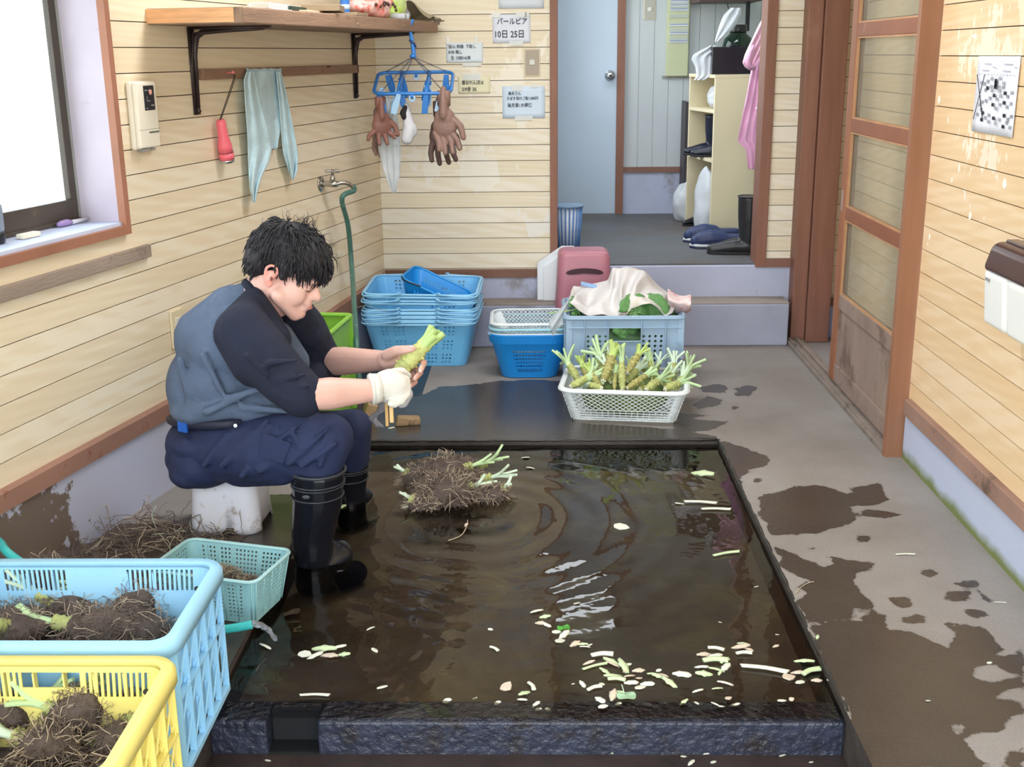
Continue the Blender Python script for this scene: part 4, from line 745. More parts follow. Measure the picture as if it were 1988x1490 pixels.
# ------------------------------------------------------------ sliding glazed door standing open
d = thing('sliding_door', 'open brown sliding door with four glass panes and worn wooden bottom', 'door', (1.218, 4.14, .03))
dw = pm('door_timber', (152, 98, 68), 0.55, 0.14, 4, 0.12, 40, stretch=(5, 5, .7), dirt=(120, 84, 64), dirt_s=5, dirt_t=0.6)
dwh = pm('door_rail_timber', (142, 90, 66), 0.6, 0.14, 4, 0.12, 40, dirt=(176, 140, 116), dirt_s=9, dirt_t=0.63)
worn = pm('worn_grey_panel', (146, 126, 116), 0.75, 0.14, 4, 0.25, 40, stretch=(3, 3, 1), dirt=(112, 92, 82), dirt_s=6, dirt_t=0.52)
x0, x1, ya, yb = 1.200, 1.236, 3.722, 4.585
for (a, c) in ((ya, 3.80), (4.512, yb)): B().bx(x0, x1, a, c, .032, 2.05).build('stile', dw, d, world=True, mods=(BEV(.003),))
for (za, zb, nm, m_) in ((1.375, 1.424, 'rail', dwh), (1.026, 1.076, 'rail', dwh), (.690, .740, 'rail', dwh), (.335, .392, 'rail', worn), (1.72, 1.77, 'rail', dwh), (2.0, 2.05, 'rail', dwh), (.032, .105, 'bottom_rail', worn)): B().bx(x0 + .002, x1 - .002, 3.80, 4.512, za, zb).build(nm, m_, d, world=True, mods=(BEV(.002),))
B().bx(x0 + .010, x1 - .010, 3.79, 4.52, .10, .34).build('wood_panel', worn, d, world=True)
B().bx(x0 + .006, x0 + .012, 3.80, 3.812, .10, .34).bx(x0 + .006, x0 + .012, 4.50, 4.512, .10, .34).build('panel_bead', worn, d, world=True)
gl2 = pm('sheen_tinted_pane', (226, 228, 216), 0.05, 0.02, trans=0.88, ior=1.05, spec=0.4)  # milky tint stands in for light reflected by the clear glass
for (za, zb) in ((1.424, 1.72), (1.076, 1.375), (.740, 1.026), (.392, .690), (1.77, 2.0)): B().bx(x0 + .015, x0 + .019, 3.795, 4.517, za - .003, zb + .003).build('glass_pane', gl2, d, world=True)
b = B()
for (za, zb) in ((1.424, 1.72), (1.076, 1.375), (.740, 1.026), (.392, .690)): b.bx(x0 + .004, x0 + .014, 3.80, 3.808, za, zb).bx(x0 + .004, x0 + .014, 4.504, 4.512, za, zb).bx(x0 + .004, x0 + .014, 3.808, 4.504, za, za + .006).bx(x0 + .004, x0 + .014, 3.808, 4.504, zb - .006, zb)
b.build('glazing_bead', pm('light_bead', (188, 142, 104), 0.6), d, world=True)
B().bx(x0 - .002, x0 + .002, 4.548, 4.562, .72, .80).build('finger_pull', pm('bright_metal', (210, 206, 200), 0.3, metal=0.8), d, world=True)
# threshold rail on the floor
t = thing('door_track', 'worn grey wooden sliding track on the floor under the door', 'track', (1.2, 4.58, 0), 0)
tr_m = pm('grey_worn_track', (136, 124, 116), 0.75, 0.18, 6, 0.25, 40, dirt=(96, 88, 80), dirt_s=9, dirt_t=0.55)
B().bx(1.172, 1.252, 3.72, 5.27, 0, .020).build('track_board', tr_m, t, world=True, mods=(BEV(.003),)); B().bx(1.178, 1.188, 3.72, 5.27, .02, .031).bx(1.210, 1.224, 3.72, 5.27, .02, .031).build('track_ridge', tr_m, t, world=True)
# ================================================================= BASKETS AND CRATES
def rrect(L, Wd, r, ns, nc=5):
    """rounded rectangle ring: list of (x, y, side, s) ; straight sides with ns cells each, corners with nc"""
    out = []; hx, hy = L / 2, Wd / 2
    for side, (ax_, ay_, bx_, by_, cx_, cy_, a0) in enumerate((( -hx + r, -hy, hx - r, -hy, hx - r, -hy + r, -PI / 2), (hx, -hy + r, hx, hy - r, hx - r, hy - r, 0), (hx - r, hy, -hx + r, hy, -hx + r, hy - r, PI / 2), (-hx, hy - r, -hx, -hy + r, -hx + r, -hy + r, PI))):
        n = ns[side % 2]
        for i in range(n): t = i / n; out.append((ax_ + (bx_ - ax_) * t, ay_ + (by_ - ay_) * t))
        for i in range(nc): a = a0 + (PI / 2) * i / nc; out.append((cx_ + r * math.cos(a), cy_ + r * math.sin(a)))
    return out
def wall_shell(b, L0, W0_, L1, W1_, z0, z1, r, ns, nt, hole, nc=5, mi=0):
    """tapered wall made of cells; hole(side, i, n, j, nt) says which cells are open"""
    rings = []
    for j in range(nt + 1):
        t = j / nt; rings.append([(x, y, z0 + (z1 - z0) * t) for x, y in rrect(L0 + (L1 - L0) * t, W0_ + (W1_ - W0_) * t, r, ns, nc)])
    n = len(rings[0]); o = len(b.v); b.v += [p for rg in rings for p in rg]
    for j in range(nt):
        k = 0
        for side in range(4):
            m_ = ns[side % 2]
            for i in range(m_ + nc):
                if not (i < m_ and hole(side, i, m_, j, nt)):
                    a = k; c = (k + 1) % n; b.f.append((o + j * n + a, o + j * n + c, o + (j + 1) * n + c, o + (j + 1) * n + a)); b.mi.append(mi)
                k += 1
    return b
def rim(b, L, Wd, r, z, rad, n=8, flat=1.0, mi=0):
    return b.tube([(x, y, z) for x, y in rrect(L, Wd, r, (8, 6), 6)], rad, n, mi, closed=True, flat=flat)
def floor_plate(b, L, Wd, r, z, mi=0):
    rg = rrect(L, Wd, r, (1, 1), 5); o = len(b.v); b.v += [(x, y, z) for x, y in rg]; b.f.append(tuple(range(o, o + len(rg)))); b.mi.append(mi); return b
def lattice(b, P, nu, nt0, rad, diag=True, n=4):
    """diagonal bars over one side; P(u, t) is a point of the side"""
    for k in range(-nt0, nu + 1):
        for sgn in (1, -1):
            pts = []
            for q in range(0, nt0 * 2 + 1):
                t = q / (nt0 * 2); u = (k + t * nt0) / nu if sgn == 1 else (k + nt0 - t * nt0) / nu
                if -1e-6 <= u <= 1 + 1e-6: pts.append(P(u, t))
            if len(pts) > 1: b.tube(pts, rad, n)
    return b
def mesh_basket(name, label, L0, W0_, L1, W1_, h, mat, loc, rz, hz=0.36, rimw=.012, nu=(16, 11), group=None, grid_rows=4, bar=.0016, cat='basket'):
    """white plastic colander basket: diamond lattice above, square grid below, flat rim"""
    t = thing(name, label, cat, loc, rz, group); r = .035
    b = B(); rim(b, L1, W1_, .05, h, rimw * .55, 8, 0.55); rim(b, L1 + .012, W1_ + .012, .055, h - .004, rimw * .42, 8, 0.7)
    b.build('rim', mat, t, smooth=True)
    b = B(); zs = h * hz
    def side(sd, z0, z1):
        def P(u, v):
            t_ = (z0 + (z1 - z0) * v) / h; L = L0 + (L1 - L0) * t_; W_ = W0_ + (W1_ - W0_) * t_; z = z0 + (z1 - z0) * v
            if sd in (0, 2): x = (-L / 2 + .018) + (L - .036) * u; y = (-W_ / 2 if sd == 0 else W_ / 2); return (x if sd == 0 else -x, y, z)
            y = (-W_ / 2 + .018) + (W_ - .036) * u; x = (L / 2 if sd == 1 else -L / 2); return (x, y if sd == 1 else -y, z)
        return P
    for sd in range(4):
        n_ = nu[sd % 2]; lattice(b, side(sd, zs, h - .004), n_, 5, bar, n=5); P = side(sd, 0.004, zs)
        for k in range(n_ + 1): b.tube([P(k / n_, 0), P(k / n_, 1)], bar, 4)
    for j in range(grid_rows + 1):
        t_ = hz * j / grid_rows; b.tube([(x, y, .004 + (zs - .004) * j / grid_rows) for x, y in rrect(L0 + (L1 - L0) * t_, W0_ + (W1_ - W0_) * t_, r, (1, 1), 4)], bar * 1.05, 4, closed=True)
    wall = B()
    for c in range(4):     # solid corner pillars
        for j in range(6):
            pass
    wall_shell(b, L0, W0_, L1, W1_, .002, h, r, (1, 1), 4, lambda sd, i, n, j, m: True, 4)
    b.build('lattice_wall', mat, t, smooth=False, mods=())
    b = B()
    for i in range(int(L0 / .014)): x = -L0 / 2 + .01 + i * .014; b.tube([(x, -W0_ / 2 + .004, .003), (x, W0_ / 2 - .004, .003)], bar, 4)
    for i in range(int(W0_ / .014)): y = -W0_ / 2 + .01 + i * .014; b.tube([(-L0 / 2 + .004, y, .003), (L0 / 2 - .004, y, .003)], bar, 4)
    b.build('bottom_grid', mat, t)
    return t
white_b = pm('white_basket_plastic', (228, 236, 240), 0.35, 0.03, 5)
# --- stack of blue shopping baskets
skb = pm('sky_blue_basket', (116, 194, 246), 0.4, 0.06, 4); skp = pm('pale_blue_basket_rim', (150, 210, 248), 0.4, 0.05, 4)
def shop_basket(label, loc, rz, tilt=0.0):
    t = thing('shopping_basket', label, 'basket', loc, (tilt, 0, rz), 'blue shopping baskets nested in one stack')
    L0, W0_, L1, W1_, h = .395, .270, .490, .375, .208
    def hole(sd, i, n, j, nt):
        if j in (0, nt - 1, nt - 2): return False
        jj = (j - 1) % 8
        if jj in (1, 3, 5) :
            k = i % 8
            mid = sd % 2 == 0 and n * .36 < i < n * .62 and j > nt * .48
            return (k in (1, 3, 5)) and not mid and 1 < i < n - 2
        return False
    b = B(); wall_shell(b, L0, W0_, L1 - .012, W1_ - .012, 0, h - .004, .04, (42, 28), 25, hole); floor_plate(b, L0, W0_, .04, .001)
    b.build('basket_body', skb, t, mods=(SOL(.0024, 1),))
    b = B(); rim(b, L1, W1_, .05, h, .0062, 8, .8); rim(b, L1 + .004, W1_ + .004, .05, h - .012, .0035, 6, 1.6); b.build('rim', skp, t, smooth=True)
    b = B()
    for sy_ in (-1, 1):     # folded wire-like handles with their eyelets
        y = sy_ * (W1_ / 2 + .009)
        for sx_ in (-1, 1):
            px_ = sx_ * .085; b2 = B(); b2.tube([(px_ - .009, y - .0, h + .004), (px_ - .005, y, h + .011), (px_ + .005, y, h + .011), (px_ + .009, y, h + .004)], .0030, 6)
            b2.build('eyelet', skp, t, smooth=True)
            pts = [(px_, y, h + .006), (px_ + sx_ * .03, y + sy_ * .003, h + .002), (sx_ * (L1 / 2 - .03), y + sy_ * .003, h - .003), (sx_ * (L1 / 2 + .006), sy_ * (W1_ / 2 - .02), h - .004), (sx_ * (L1 / 2 + .009), 0, h - .004)]
            B().tube(spline(pts, 4), .0036, 6).build('handle', skp, t, smooth=True)
    return t
BXc, BYc = -.512, 5.035
zs_ = [0.002, .020, .038, .055, .098, .130]
labs = ['blue shopping basket at the bottom of the nested stack', 'blue shopping basket second from the bottom of the stack', 'blue shopping basket third from the bottom of the stack', 'blue shopping basket fourth from the bottom, under the wide gap', 'blue shopping basket just beneath the topmost one in the stack', 'topmost blue shopping basket holding a smaller bright basket']
base = shop_basket(labs[0], (BXc, BYc, zs_[0]), -.03); kids = [base]
for k in range(1, 6):
    c = copy_tree(base); c.location = (BXc + .003 * (k % 2), BYc + .002 * k, zs_[k]); c.rotation_euler = ((0.0 if k < 4 else .02 * (k - 3)), 0.008 * (k - 3) if k > 3 else 0, -.03 + .006 * ((k * 7) % 3 - 1)); c['label'] = labs[k]
# small bright basket lying tilted on top
t = thing('small_basket', 'small bright blue basket tipped inside the top shopping basket', 'basket', (-.475, 5.01, .262), (0.10, 0.42, -.18))
bb = pm('bright_azure_plastic', (34, 150, 226), 0.3, 0.06, 4)
b = B(); wall_shell(b, .22, .14, .29, .20, 0, .09, .035, (26, 16), 9, lambda sd, i, n, j, nt: j in (4, 5) and i % 2 == 1 and 1 < i < n - 2); floor_plate(b, .22, .14, .035, .001); b.build('basket_body', bb, t, mods=(SOL(.0022, 1),))
B_ = B(); rim(B_, .295, .205, .042, .09, .005, 8); B_.build('rim', bb, t, smooth=True)
B().tube(spline([(-.05, -.105, .094), (-.13, -.107, .088), (-.152, -.05, .085), (-.152, .05, .085), (-.13, .107, .088), (-.05, .105, .094)], 5), .0035, 6).build('handle', pm('black_handle', (34, 38, 48), 0.4), t, smooth=True)
# loose straw tie hanging from the stack
tag(B().tube(spline([W(690, 598, 4.83), W(712, 594, 4.80), W(735, 601, 4.79), W(752, 603, 4.79)], 5), .0012, 5).build('straw_string', pm('grey_string', (150, 170, 172), 0.7), world=True, loc=W(690, 598, 4.83), smooth=True), 'thin pale string caught between the stacked blue shopping baskets', 'string')
# dark mat under the baskets
t = B().bx(-.90, -.47, 4.44, 5.15, 0.0, .0015).build('rubber_mat', pm('dark_blue_mat', (44, 52, 62), 0.4, 0.15, 10), rot=(0, 0, 0)); tag(t, 'dark blue rubber mat on the floor beneath the shopping baskets', 'mat')
# --- basin with stacked colanders
BL = (-.035, 4.80, 0.0)
t = thing('washing_basin', 'bright blue perforated basin at the bottom of the colander stack', 'basin', BL, .0)
az = pm('azure_basin_plastic', (30, 140, 224), 0.32, 0.05, 4)
def bh_(sd, i, n, j, nt):
    if sd % 2 and not (5 < i < n - 6): return False
    if not (4 < i < n - 5): return False
    if j in (3, 4): return i % 2 == 0
    if 6 <= j <= 15 and j % 2 == 0: return (i % 3 != 0)
    return False
b = B(); wall_shell(b, .235, .215, .318, .292, .004, .168, .055, (40, 34), 20, bh_, 7); floor_plate(b, .235, .215, .055, .004); b.build('basin_body', az, t, mods=(SOL(.0028, 1),))
b = B(); wall_shell(b, .330, .304, .340, .314, .160, .195, .07, (6, 6), 2, lambda *a: False, 7); b.build('rim_band', az, t, mods=(SOL(.004, 1),))
B_ = B(); rim(B_, .340, .314, .07, .196, .004, 8); B_.build('rim_edge', az, t, smooth=True)
lbl = pm('pale_aqua_plastic', (168, 212, 226), 0.35, 0.05, 5)
ms = [(white_b, .105, 'white colander nested in the blue basin, lowest of three'), (lbl, .128, 'pale aqua colander nested between the two white ones'), (white_b, .150, 'white lattice colander on top of the stack in the basin')]
for k, (m_, z_, lb) in enumerate(ms):
    mesh_basket('colander', lb, .245, .205, .325, .290, .094, m_, (BL[0] + .002 * k, BL[1] + .004, BL[2] + z_), .02 * k - .02, hz=.16, nu=(15, 12), grid_rows=1, group='colanders stacked in the blue basin')
# --- grey-blue crate with leaves under a cloth
GL = (.352, 4.685, 0.0)
t = thing('vegetable_crate', 'grey blue plastic crate with diamond holes and a handle slot', 'crate', GL, 0.0)
gbm = pm('grey_blue_crate', (160, 186, 212), 0.45, 0.06, 4, dirt=(112, 140, 172), dirt_s=8, dirt_t=0.62)
def crate_side(b, x0, x1, z0, z1, pitch, hw, P):
    """plate with diamond holes: x0..x1 by z0..z1 cells, P maps (x,z)->point"""
    nx = max(1, round((x1 - x0) / pitch)); nz_ = max(1, round((z1 - z0) / pitch)); dx = (x1 - x0) / nx; dz = (z1 - z0) / nz_
    for i in range(nx):
        for j in range(nz_):
            xa, za = x0 + i * dx, z0 + j * dz; xc, zc = xa + dx / 2, za + dz / 2
            cs = [(xa, za), (xa + dx, za), (xa + dx, za + dz), (xa, za + dz)]; hs_ = [(xc, zc - hw), (xc + hw, zc), (xc, zc + hw), (xc - hw, zc)]
            o = [P(*q) for q in cs] + [P(*q) for q in hs_]
            b.add(o, [(0, 1, 4), (1, 5, 4), (1, 2, 5), (2, 6, 5), (2, 3, 6), (3, 7, 6), (3, 0, 7), (0, 4, 7)])
hx, hy, hh = .218, .165, .305
b = B()
def sidewall(b, P, w):
    # P(s, z): s along the side from -w to w ; tapers handled by P
    crate_side(b, -w + .065, -.062, .03, .235, .0215, .0068, P); crate_side(b, .062, w - .065, .03, .235, .0215, .0068, P)
    for (a, c, z0, z1) in ((-w, -w + .065, 0, hh), (w - .065, w, 0, hh), (-w + .065, w - .065, 0, .03), (-w + .065, w - .065, .262, hh), (-w + .065, -.062, .235, .262), (.062, w - .065, .235, .262), (-.062, .062, .03, .205)):
        b.add([P(a, z0), P(c, z0), P(c, z1), P(a, z1)], [(0, 1, 2, 3)])
tp = lambda z: 1 + (z / hh) * .06
for sgn in (1, -1):
    sidewall(b, lambda s_, z, sg=sgn: (s_ * tp(z) * sg, -sg * hy * tp(z), z), hx)
    sidewall(b, lambda s_, z, sg=sgn: (sg * hx * tp(z), sg * s_ * tp(z), z), hy)
floor_plate(b, hx * 2, hy * 2, .005, .003); b.build('crate_body', gbm, t, mods=(SOL(.003, 1),))
b = B()
for sgn in (1, -1):     # ribs and flanges
    for xx in (-hx + .055, -.066, .066, hx - .055): b.bx(xx - .002, xx + .002, sgn * (hy * 1.03 + .010) - .009, sgn * (hy * 1.03 + .010) + .004, .0, .305)
    for zz in (.262, .204): b.bx(-hx * 1.04, hx * 1.04, sgn * (hy * 1.05 + .006) - .006, sgn * (hy * 1.05 + .006) + .006, zz - .002, zz + .002) if zz > .25 else b.bx(-.066, .066, sgn * (hy * 1.03 + .006) - .006, sgn * (hy * 1.03 + .006) + .006, zz - .002, zz + .002)
    for yy in (-hy + .055, -.066, .066, hy - .055): b.bx(sgn * (hx * 1.03 + .010) - .009, sgn * (hx * 1.03 + .010) + .004, yy - .002, yy + .002, 0, .305)
    for s2 in (1, -1): b.bx(sgn * (hx * 1.03) - .012, sgn * (hx * 1.03) + .014, s2 * (hy * 1.03) - .012, s2 * (hy * 1.03) + .012, .13, .305)
b.build('ribs', gbm, t, mods=(BEV(.0015),))
b = B(); b.tube([(x, y, .307) for x, y in rrect(.478, .362, .025, (6, 4), 5)], .007, 8, closed=True, flat=.7); b.tube([(x, y, .300) for x, y in rrect(.486, .370, .028, (6, 4), 5)], .006, 8, closed=True); b.build('rim', gbm, t, smooth=True)
# big round wasabi leaves in that crate
leafm = pm('wasabi_leaf', (96, 146, 84), 0.45, 0.16, 10, 0.25, 30)
def leaf(label, loc, r, rot, seed, parent=None, name='wasabi_leaf', mat=None, group='big green leaves in the crate'):
    rd = random.Random(seed); g = []
    for i in range(13):
        row = []
        for j in range(25):
            a = -PI * .92 + 2 * PI * .92 * j / 24; rr_ = r * (i / 12) * (1 + .05 * math.sin(a * 9) + .12 * math.cos(a)); z = .10 * rr_ + .035 * r * math.sin(a * 7) * (i / 12) ** 2 - .5 * rr_ * rr_ / r * .5
            row.append((rr_ * math.cos(a), rr_ * math.sin(a), z + .01 * mnoise.noise(Vector((i * .3, j * .3, seed)))))
        g.append(row)
    t = thing(name, label, 'leaf', loc, rot, group)
    B().sheet(g).build('leaf_blade', mat or leafm, t, smooth=True, mods=(SOL(.001, 0),))
    b = B()
    for a in (-2.2, -1.3, -.5, .4, 1.2, 2.1): b.tube([(0, 0, .002), (r * .5 * math.cos(a), r * .5 * math.sin(a), .002 + .02 * r), (r * .9 * math.cos(a), r * .9 * math.sin(a), -.1 * r)], [.002, .0012, .0005], 5)
    b.build('leaf_veins', pm('leaf_vein', (140, 182, 116), 0.5), t, smooth=True)
    b = B(); b.tube(spline([(0, 0, 0), (-.04, 0, -.03), (-.06, .01, -.10)], 5), .003, 6); b.build('leaf_stem', pm('pale_stem', (176, 204, 132), 0.4), t, smooth=True); return t
leaf('large green leaf standing at the front right of cloth', W(1232, 606, 4.57), .075, (1.25, -.2, .3), 1)
leaf('darker green leaf folded behind the largest leaf', W(1262, 600, 4.60), .07, (1.2, .45, -.5), 2)
leaf('green leaf poking up at the crate left corner', W(1120, 600, 4.60), .055, (1.25, .1, 1.0), 3)
leaf('green leaf seen through the handle slot of the crate', W(1212, 632, 4.57), .060, (1.35, 0, .1), 4)
leaf('small leaf at right rear corner of the crate', W(1300, 600, 4.66), .045, (1.0, .4, .5), 5)
# bulk of leaves inside (hidden core) and the cloth on top
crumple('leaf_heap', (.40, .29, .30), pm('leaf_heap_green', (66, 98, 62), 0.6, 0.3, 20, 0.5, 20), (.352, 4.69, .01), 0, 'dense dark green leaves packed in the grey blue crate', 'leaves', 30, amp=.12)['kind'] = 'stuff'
cm = pm('worn_white_cloth', (222, 218, 218), 0.9, 0.05, 8, 0.4, 40, dirt=(212, 202, 184), dirt_s=4, dirt_t=0.56)
CT = [(1106, 575), (1113, 555), (1135, 560), (1150, 548), (1180, 540), (1188, 520), (1204, 521), (1235, 519), (1252, 530), (1275, 548), (1296, 563), (1306, 572), (1320, 575)]
CBm = [(1106, 585), (1122, 600), (1145, 612), (1170, 614), (1185, 616), (1200, 613), (1214, 612), (1225, 600), (1245, 592), (1262, 592), (1280, 602), (1292, 612), (1306, 604)]
g = []
nU, nV = 60, 26
for i in range(nU + 1):
    s_ = i / nU * 12; k = min(int(s_), 11); f_ = s_ - k; a = Vector(CT[k]).lerp(Vector(CT[k + 1]), f_); c = Vector(CBm[k]).lerp(Vector(CBm[k + 1]), f_); row = []
    for j in range(nV + 1):
        v_ = j / nV; p_ = a.lerp(c, v_); y = 4.86 - .30 * (v_ ** .75) - .03 * math.sin(PI * v_)
        q = W(p_.x, p_.y, y); nn = .020 * math.sin(i * .62 + v_ * 6.5 + 1.5 * math.sin(i * .2)) * math.sin(PI * min(1, v_ * 1.2 + .1)) + .014 * mnoise.noise(Vector((i * .16, v_ * 3.2, 5))) + .008 * math.sin(i * .23 - v_ * 9)
        row.append(q + Vector((0, -nn * 1.1, nn * .8)))
    g.append(row)
cl_t = thing('cloth_cover', 'worn off white cloth heaped over the leaves in crate', 'cloth', (.35, 4.69, .30))
B().sheet(g).build('cloth', cm, cl_t, world=True, smooth=True, mods=(SOL(.004, 1), ('SUBSURF', dict(levels=1, render_levels=1))))
g = []
for i in range(17):     # pink printed corner spilling over the right edge
    row = []
    for j in range(13):
        u = i / 16; v = j / 12; px_ = 1296 + 46 * v; py_c = 560 + 12 * v + (40 - 8 * v) * u + 8 * math.sin(v * PI)
        row.append(W(px_, py_c, 4.66 - .10 * math.sin(PI * u) - .03 * v + .01 * math.sin(u * 9 + v * 4)))
    g.append(row)
B().sheet(g).build('printed_corner', pm('pink_print_cloth', (232, 212, 212), 0.9, 0.05, 10, 0.3, 50, dirt=(224, 160, 168), dirt_s=22, dirt_t=0.50), cl_t, world=True, smooth=True, mods=(SOL(.004, 0), ('SUBSURF', dict(levels=1, render_levels=1))))
g = [[W(1105 - 40 * v_ + 8 * u, 580 + 45 * v_ + 30 * v_ * u + 3 * math.sin(u * 6), 4.60 - .05 * v_ + .008 * math.sin(u * 9)) for u in [q / 6 for q in range(7)]] for v_ in [w_ / 10 for w_ in range(11)]]
B().sheet(g).build('clear_tail', pm('clear_tail_film', (206, 212, 220), 0.2, 0.05, 14, 0.4, 20, alpha=.6), cl_t, world=True, smooth=True, mods=(SOL(.001, 0),))
tag(B().bx(-.035, .035, -.01, .01, 0, .012).build('blue_tag', pm('blue_tag', (150, 184, 226), 0.4), loc=W(1142, 556, 4.79), rot=(.3, .25, .2), mods=(BEV(.003),)), 'small blue plastic tab showing beneath the cloth edge', 'tab')
# --- pink bath stool upright on the step and white foam board
pk = pm('dusty_pink_plastic', (186, 122, 138), 0.4, 0.06, 5)
PS = Vector((.212, 5.215, .2035)); t = thing('pink_stool', 'dusty pink bath stool with a curved grip slot', 'stool', PS, (0, 0, .02))
b = B(); hw_, dd, hz_ = .122, .095, .262
def sq(z, w, d): return [(x, y, z) for x, y in rrect(w * 2, d * 2, .03, (6, 4), 5)]
rg = [sq(0, hw_ + .008, dd + .006), sq(.10, hw_, dd), sq(.232, hw_ - .006, dd - .004), sq(.252, hw_ - .012, dd - .010), sq(.262, hw_ - .026, dd - .024)]
n_r = len(rg[0])
def slot(x, y, z): return y < -dd * .5 and abs(x) < .078
vv = [p for q in rg for p in q]; ff = []
for i in range(len(rg) - 1):
    for j in range(n_r): ff.append((i * n_r + j, i * n_r + (j + 1) % n_r, (i + 1) * n_r + (j + 1) % n_r, (i + 1) * n_r + j))
ff.append(tuple(4 * n_r + j for j in range(n_r)))
b.add(vv, ff); b.build('stool_body', pk, t, smooth=True, auto=40)
sl = [(.085 * math.cos(a), .022 * math.sin(a) ** 1) for a in [PI * i / 14 for i in range(15)]] + [(-.085, -.004), (.085, -.004)]
B().prism(sl[:15] + [(-.07, -.006), (0, -.001), (.07, -.006)], .003, Matrix.Translation((0.0, -dd - .0005, .168)) @ Matrix.Rotation(PI / 2, 4, 'X')).build('grip_slot', pm('dark_slot_maroon', (72, 40, 54), 0.5), t)
B().prism([(-.03, -.004), (.03, -.004), (.03, .004), (-.03, .004)], .0015, Matrix.Translation((0, 0.0, hz_ - .0005))).build('seat_emboss', pm('pink_emboss', (170, 108, 126), 0.4), t)
B().prism([(-.045, 0), (.045, 0), (.03, .07), (0, .085), (-.03, .07)], .003, Matrix.Translation((.05, -dd - .0075, .0)) @ Matrix.Rotation(PI / 2, 4, 'X')).build('leg_arch', MATS['dark_slot_maroon'], t)
B().prism([(-.095, -.045), (.095, -.045), (.095, .045), (-.095, .045)], .001, Matrix.Translation((0, 0, hz_))).build('seat_top', pk, t, mods=(BEV(.003),))
foam = pm('white_foam_board', (232, 238, 244), 0.6, 0.02)
t = thing('foam_house', 'white house-shaped plastic board leaning behind the pink stool', 'board', (.14, 5.345, .2035))
po = [(-.140, 0), (.125, 0), (.125, .19), (.030, .252), (-.025, .252), (-.140, .175)]
B().prism(po, .045, Matrix.Translation((0, .03, 0)) @ Matrix.Rotation(PI / 2 , 4, 'X')).build('board', foam, t, mods=(BEV(.003),))
b = B(); b.prism([(-.112, .0), (.13, .0), (.13, .20), (.045, .238), (.0, .238), (-.112, .162)], .014, Matrix.Translation((0.0, -.015, 0)) @ Matrix.Rotation(PI / 2, 4, 'X')); b.build('raised_panel', foam, t, mods=(BEV(.004),))
# --- green crate behind the man
t = thing('green_crate', 'lime green open plastic crate in the corner behind the man', 'crate', (-.885, 4.115, 0), -.10)
gm = pm('lime_green_plastic', (140, 200, 72), 0.4, 0.08, 5); Lg, Wg, hg = .30, .36, .37
b = B(); wall_shell(b, Lg - .02, Wg - .02, Lg, Wg, 0, hg, .012, (12, 24), 10, lambda sd, i, n, j, nt: (j in (3, 4, 5, 6)) and i % 3 == 1, 3); floor_plate(b, Lg - .02, Wg - .02, .01, .002); b.build('crate_body', gm, t, mods=(SOL(.003, 1),))
B_ = B(); B_.tube([(x, y, hg) for x, y in rrect(Lg + .006, Wg + .006, .014, (4, 4), 3)], .009, 8, closed=True); [B_.bx(sx_ * Lg / 2 - .008, sx_ * Lg / 2 + .008, sy_ * Wg / 2 - .01, sy_ * Wg / 2 + .01, 0, hg) for sx_ in (-1, 1) for sy_ in (-1, 1)]; B_.build('rim', gm, t)
# --- white mesh basket with wasabi
WLc = (.333, 4.205, 0.002); wrot = -.125
mesh_basket('mesh_basket', 'white lattice plastic basket full of trimmed wasabi', .385, .255, .462, .335, .128, white_b, WLc, wrot, hz=.36, rimw=.020, nu=(17, 12), bar=.0015)
# --- small aqua basket with root scraps
aq = pm('pale_aqua_basket', (150, 200, 208), 0.42, 0.05, 5)
SBc = (-.790, 2.602, 0.002)
t = thing('root_basket', 'pale aqua fine-slotted basket of root scraps at the basin edge', 'basket', SBc, -.26)
b = B(); wall_shell(b, .245, .150, .285, .192, 0, .120, .02, (44, 28), 22, lambda sd, i, n, j, nt: (j % 2 == 1) and 1 < j < nt - 1 and (i % 11) not in (0,) and 1 <= i < n - 1 and i % 2 == 1); floor_plate(b, .245, .150, .02, .001); b.build('basket_body', aq, t, mods=(SOL(.0018, 1),))
B_ = B(); rim(B_, .292, .198, .025, .121, .0055, 8, .8)
B_.build('rim', pm('pale_aqua_rim', (170, 214, 220), 0.4, 0.04), t, smooth=True)
b = B()
for k in range(8):
    for sy_ in (-1, 1): f_ = (k - 3.5) / 3.5; b.tube([(f_ * .118, sy_ * .076, .002), (f_ * .136, sy_ * .096, .118)], .0018, 5)
for k in range(5):
    for sx_ in (-1, 1): f_ = (k - 2) / 2; b.tube([(sx_ * .1235, f_ * .068, .002), (sx_ * .1435, f_ * .086, .118)], .0018, 5)
b.build('ribs', aq, t, smooth=True)
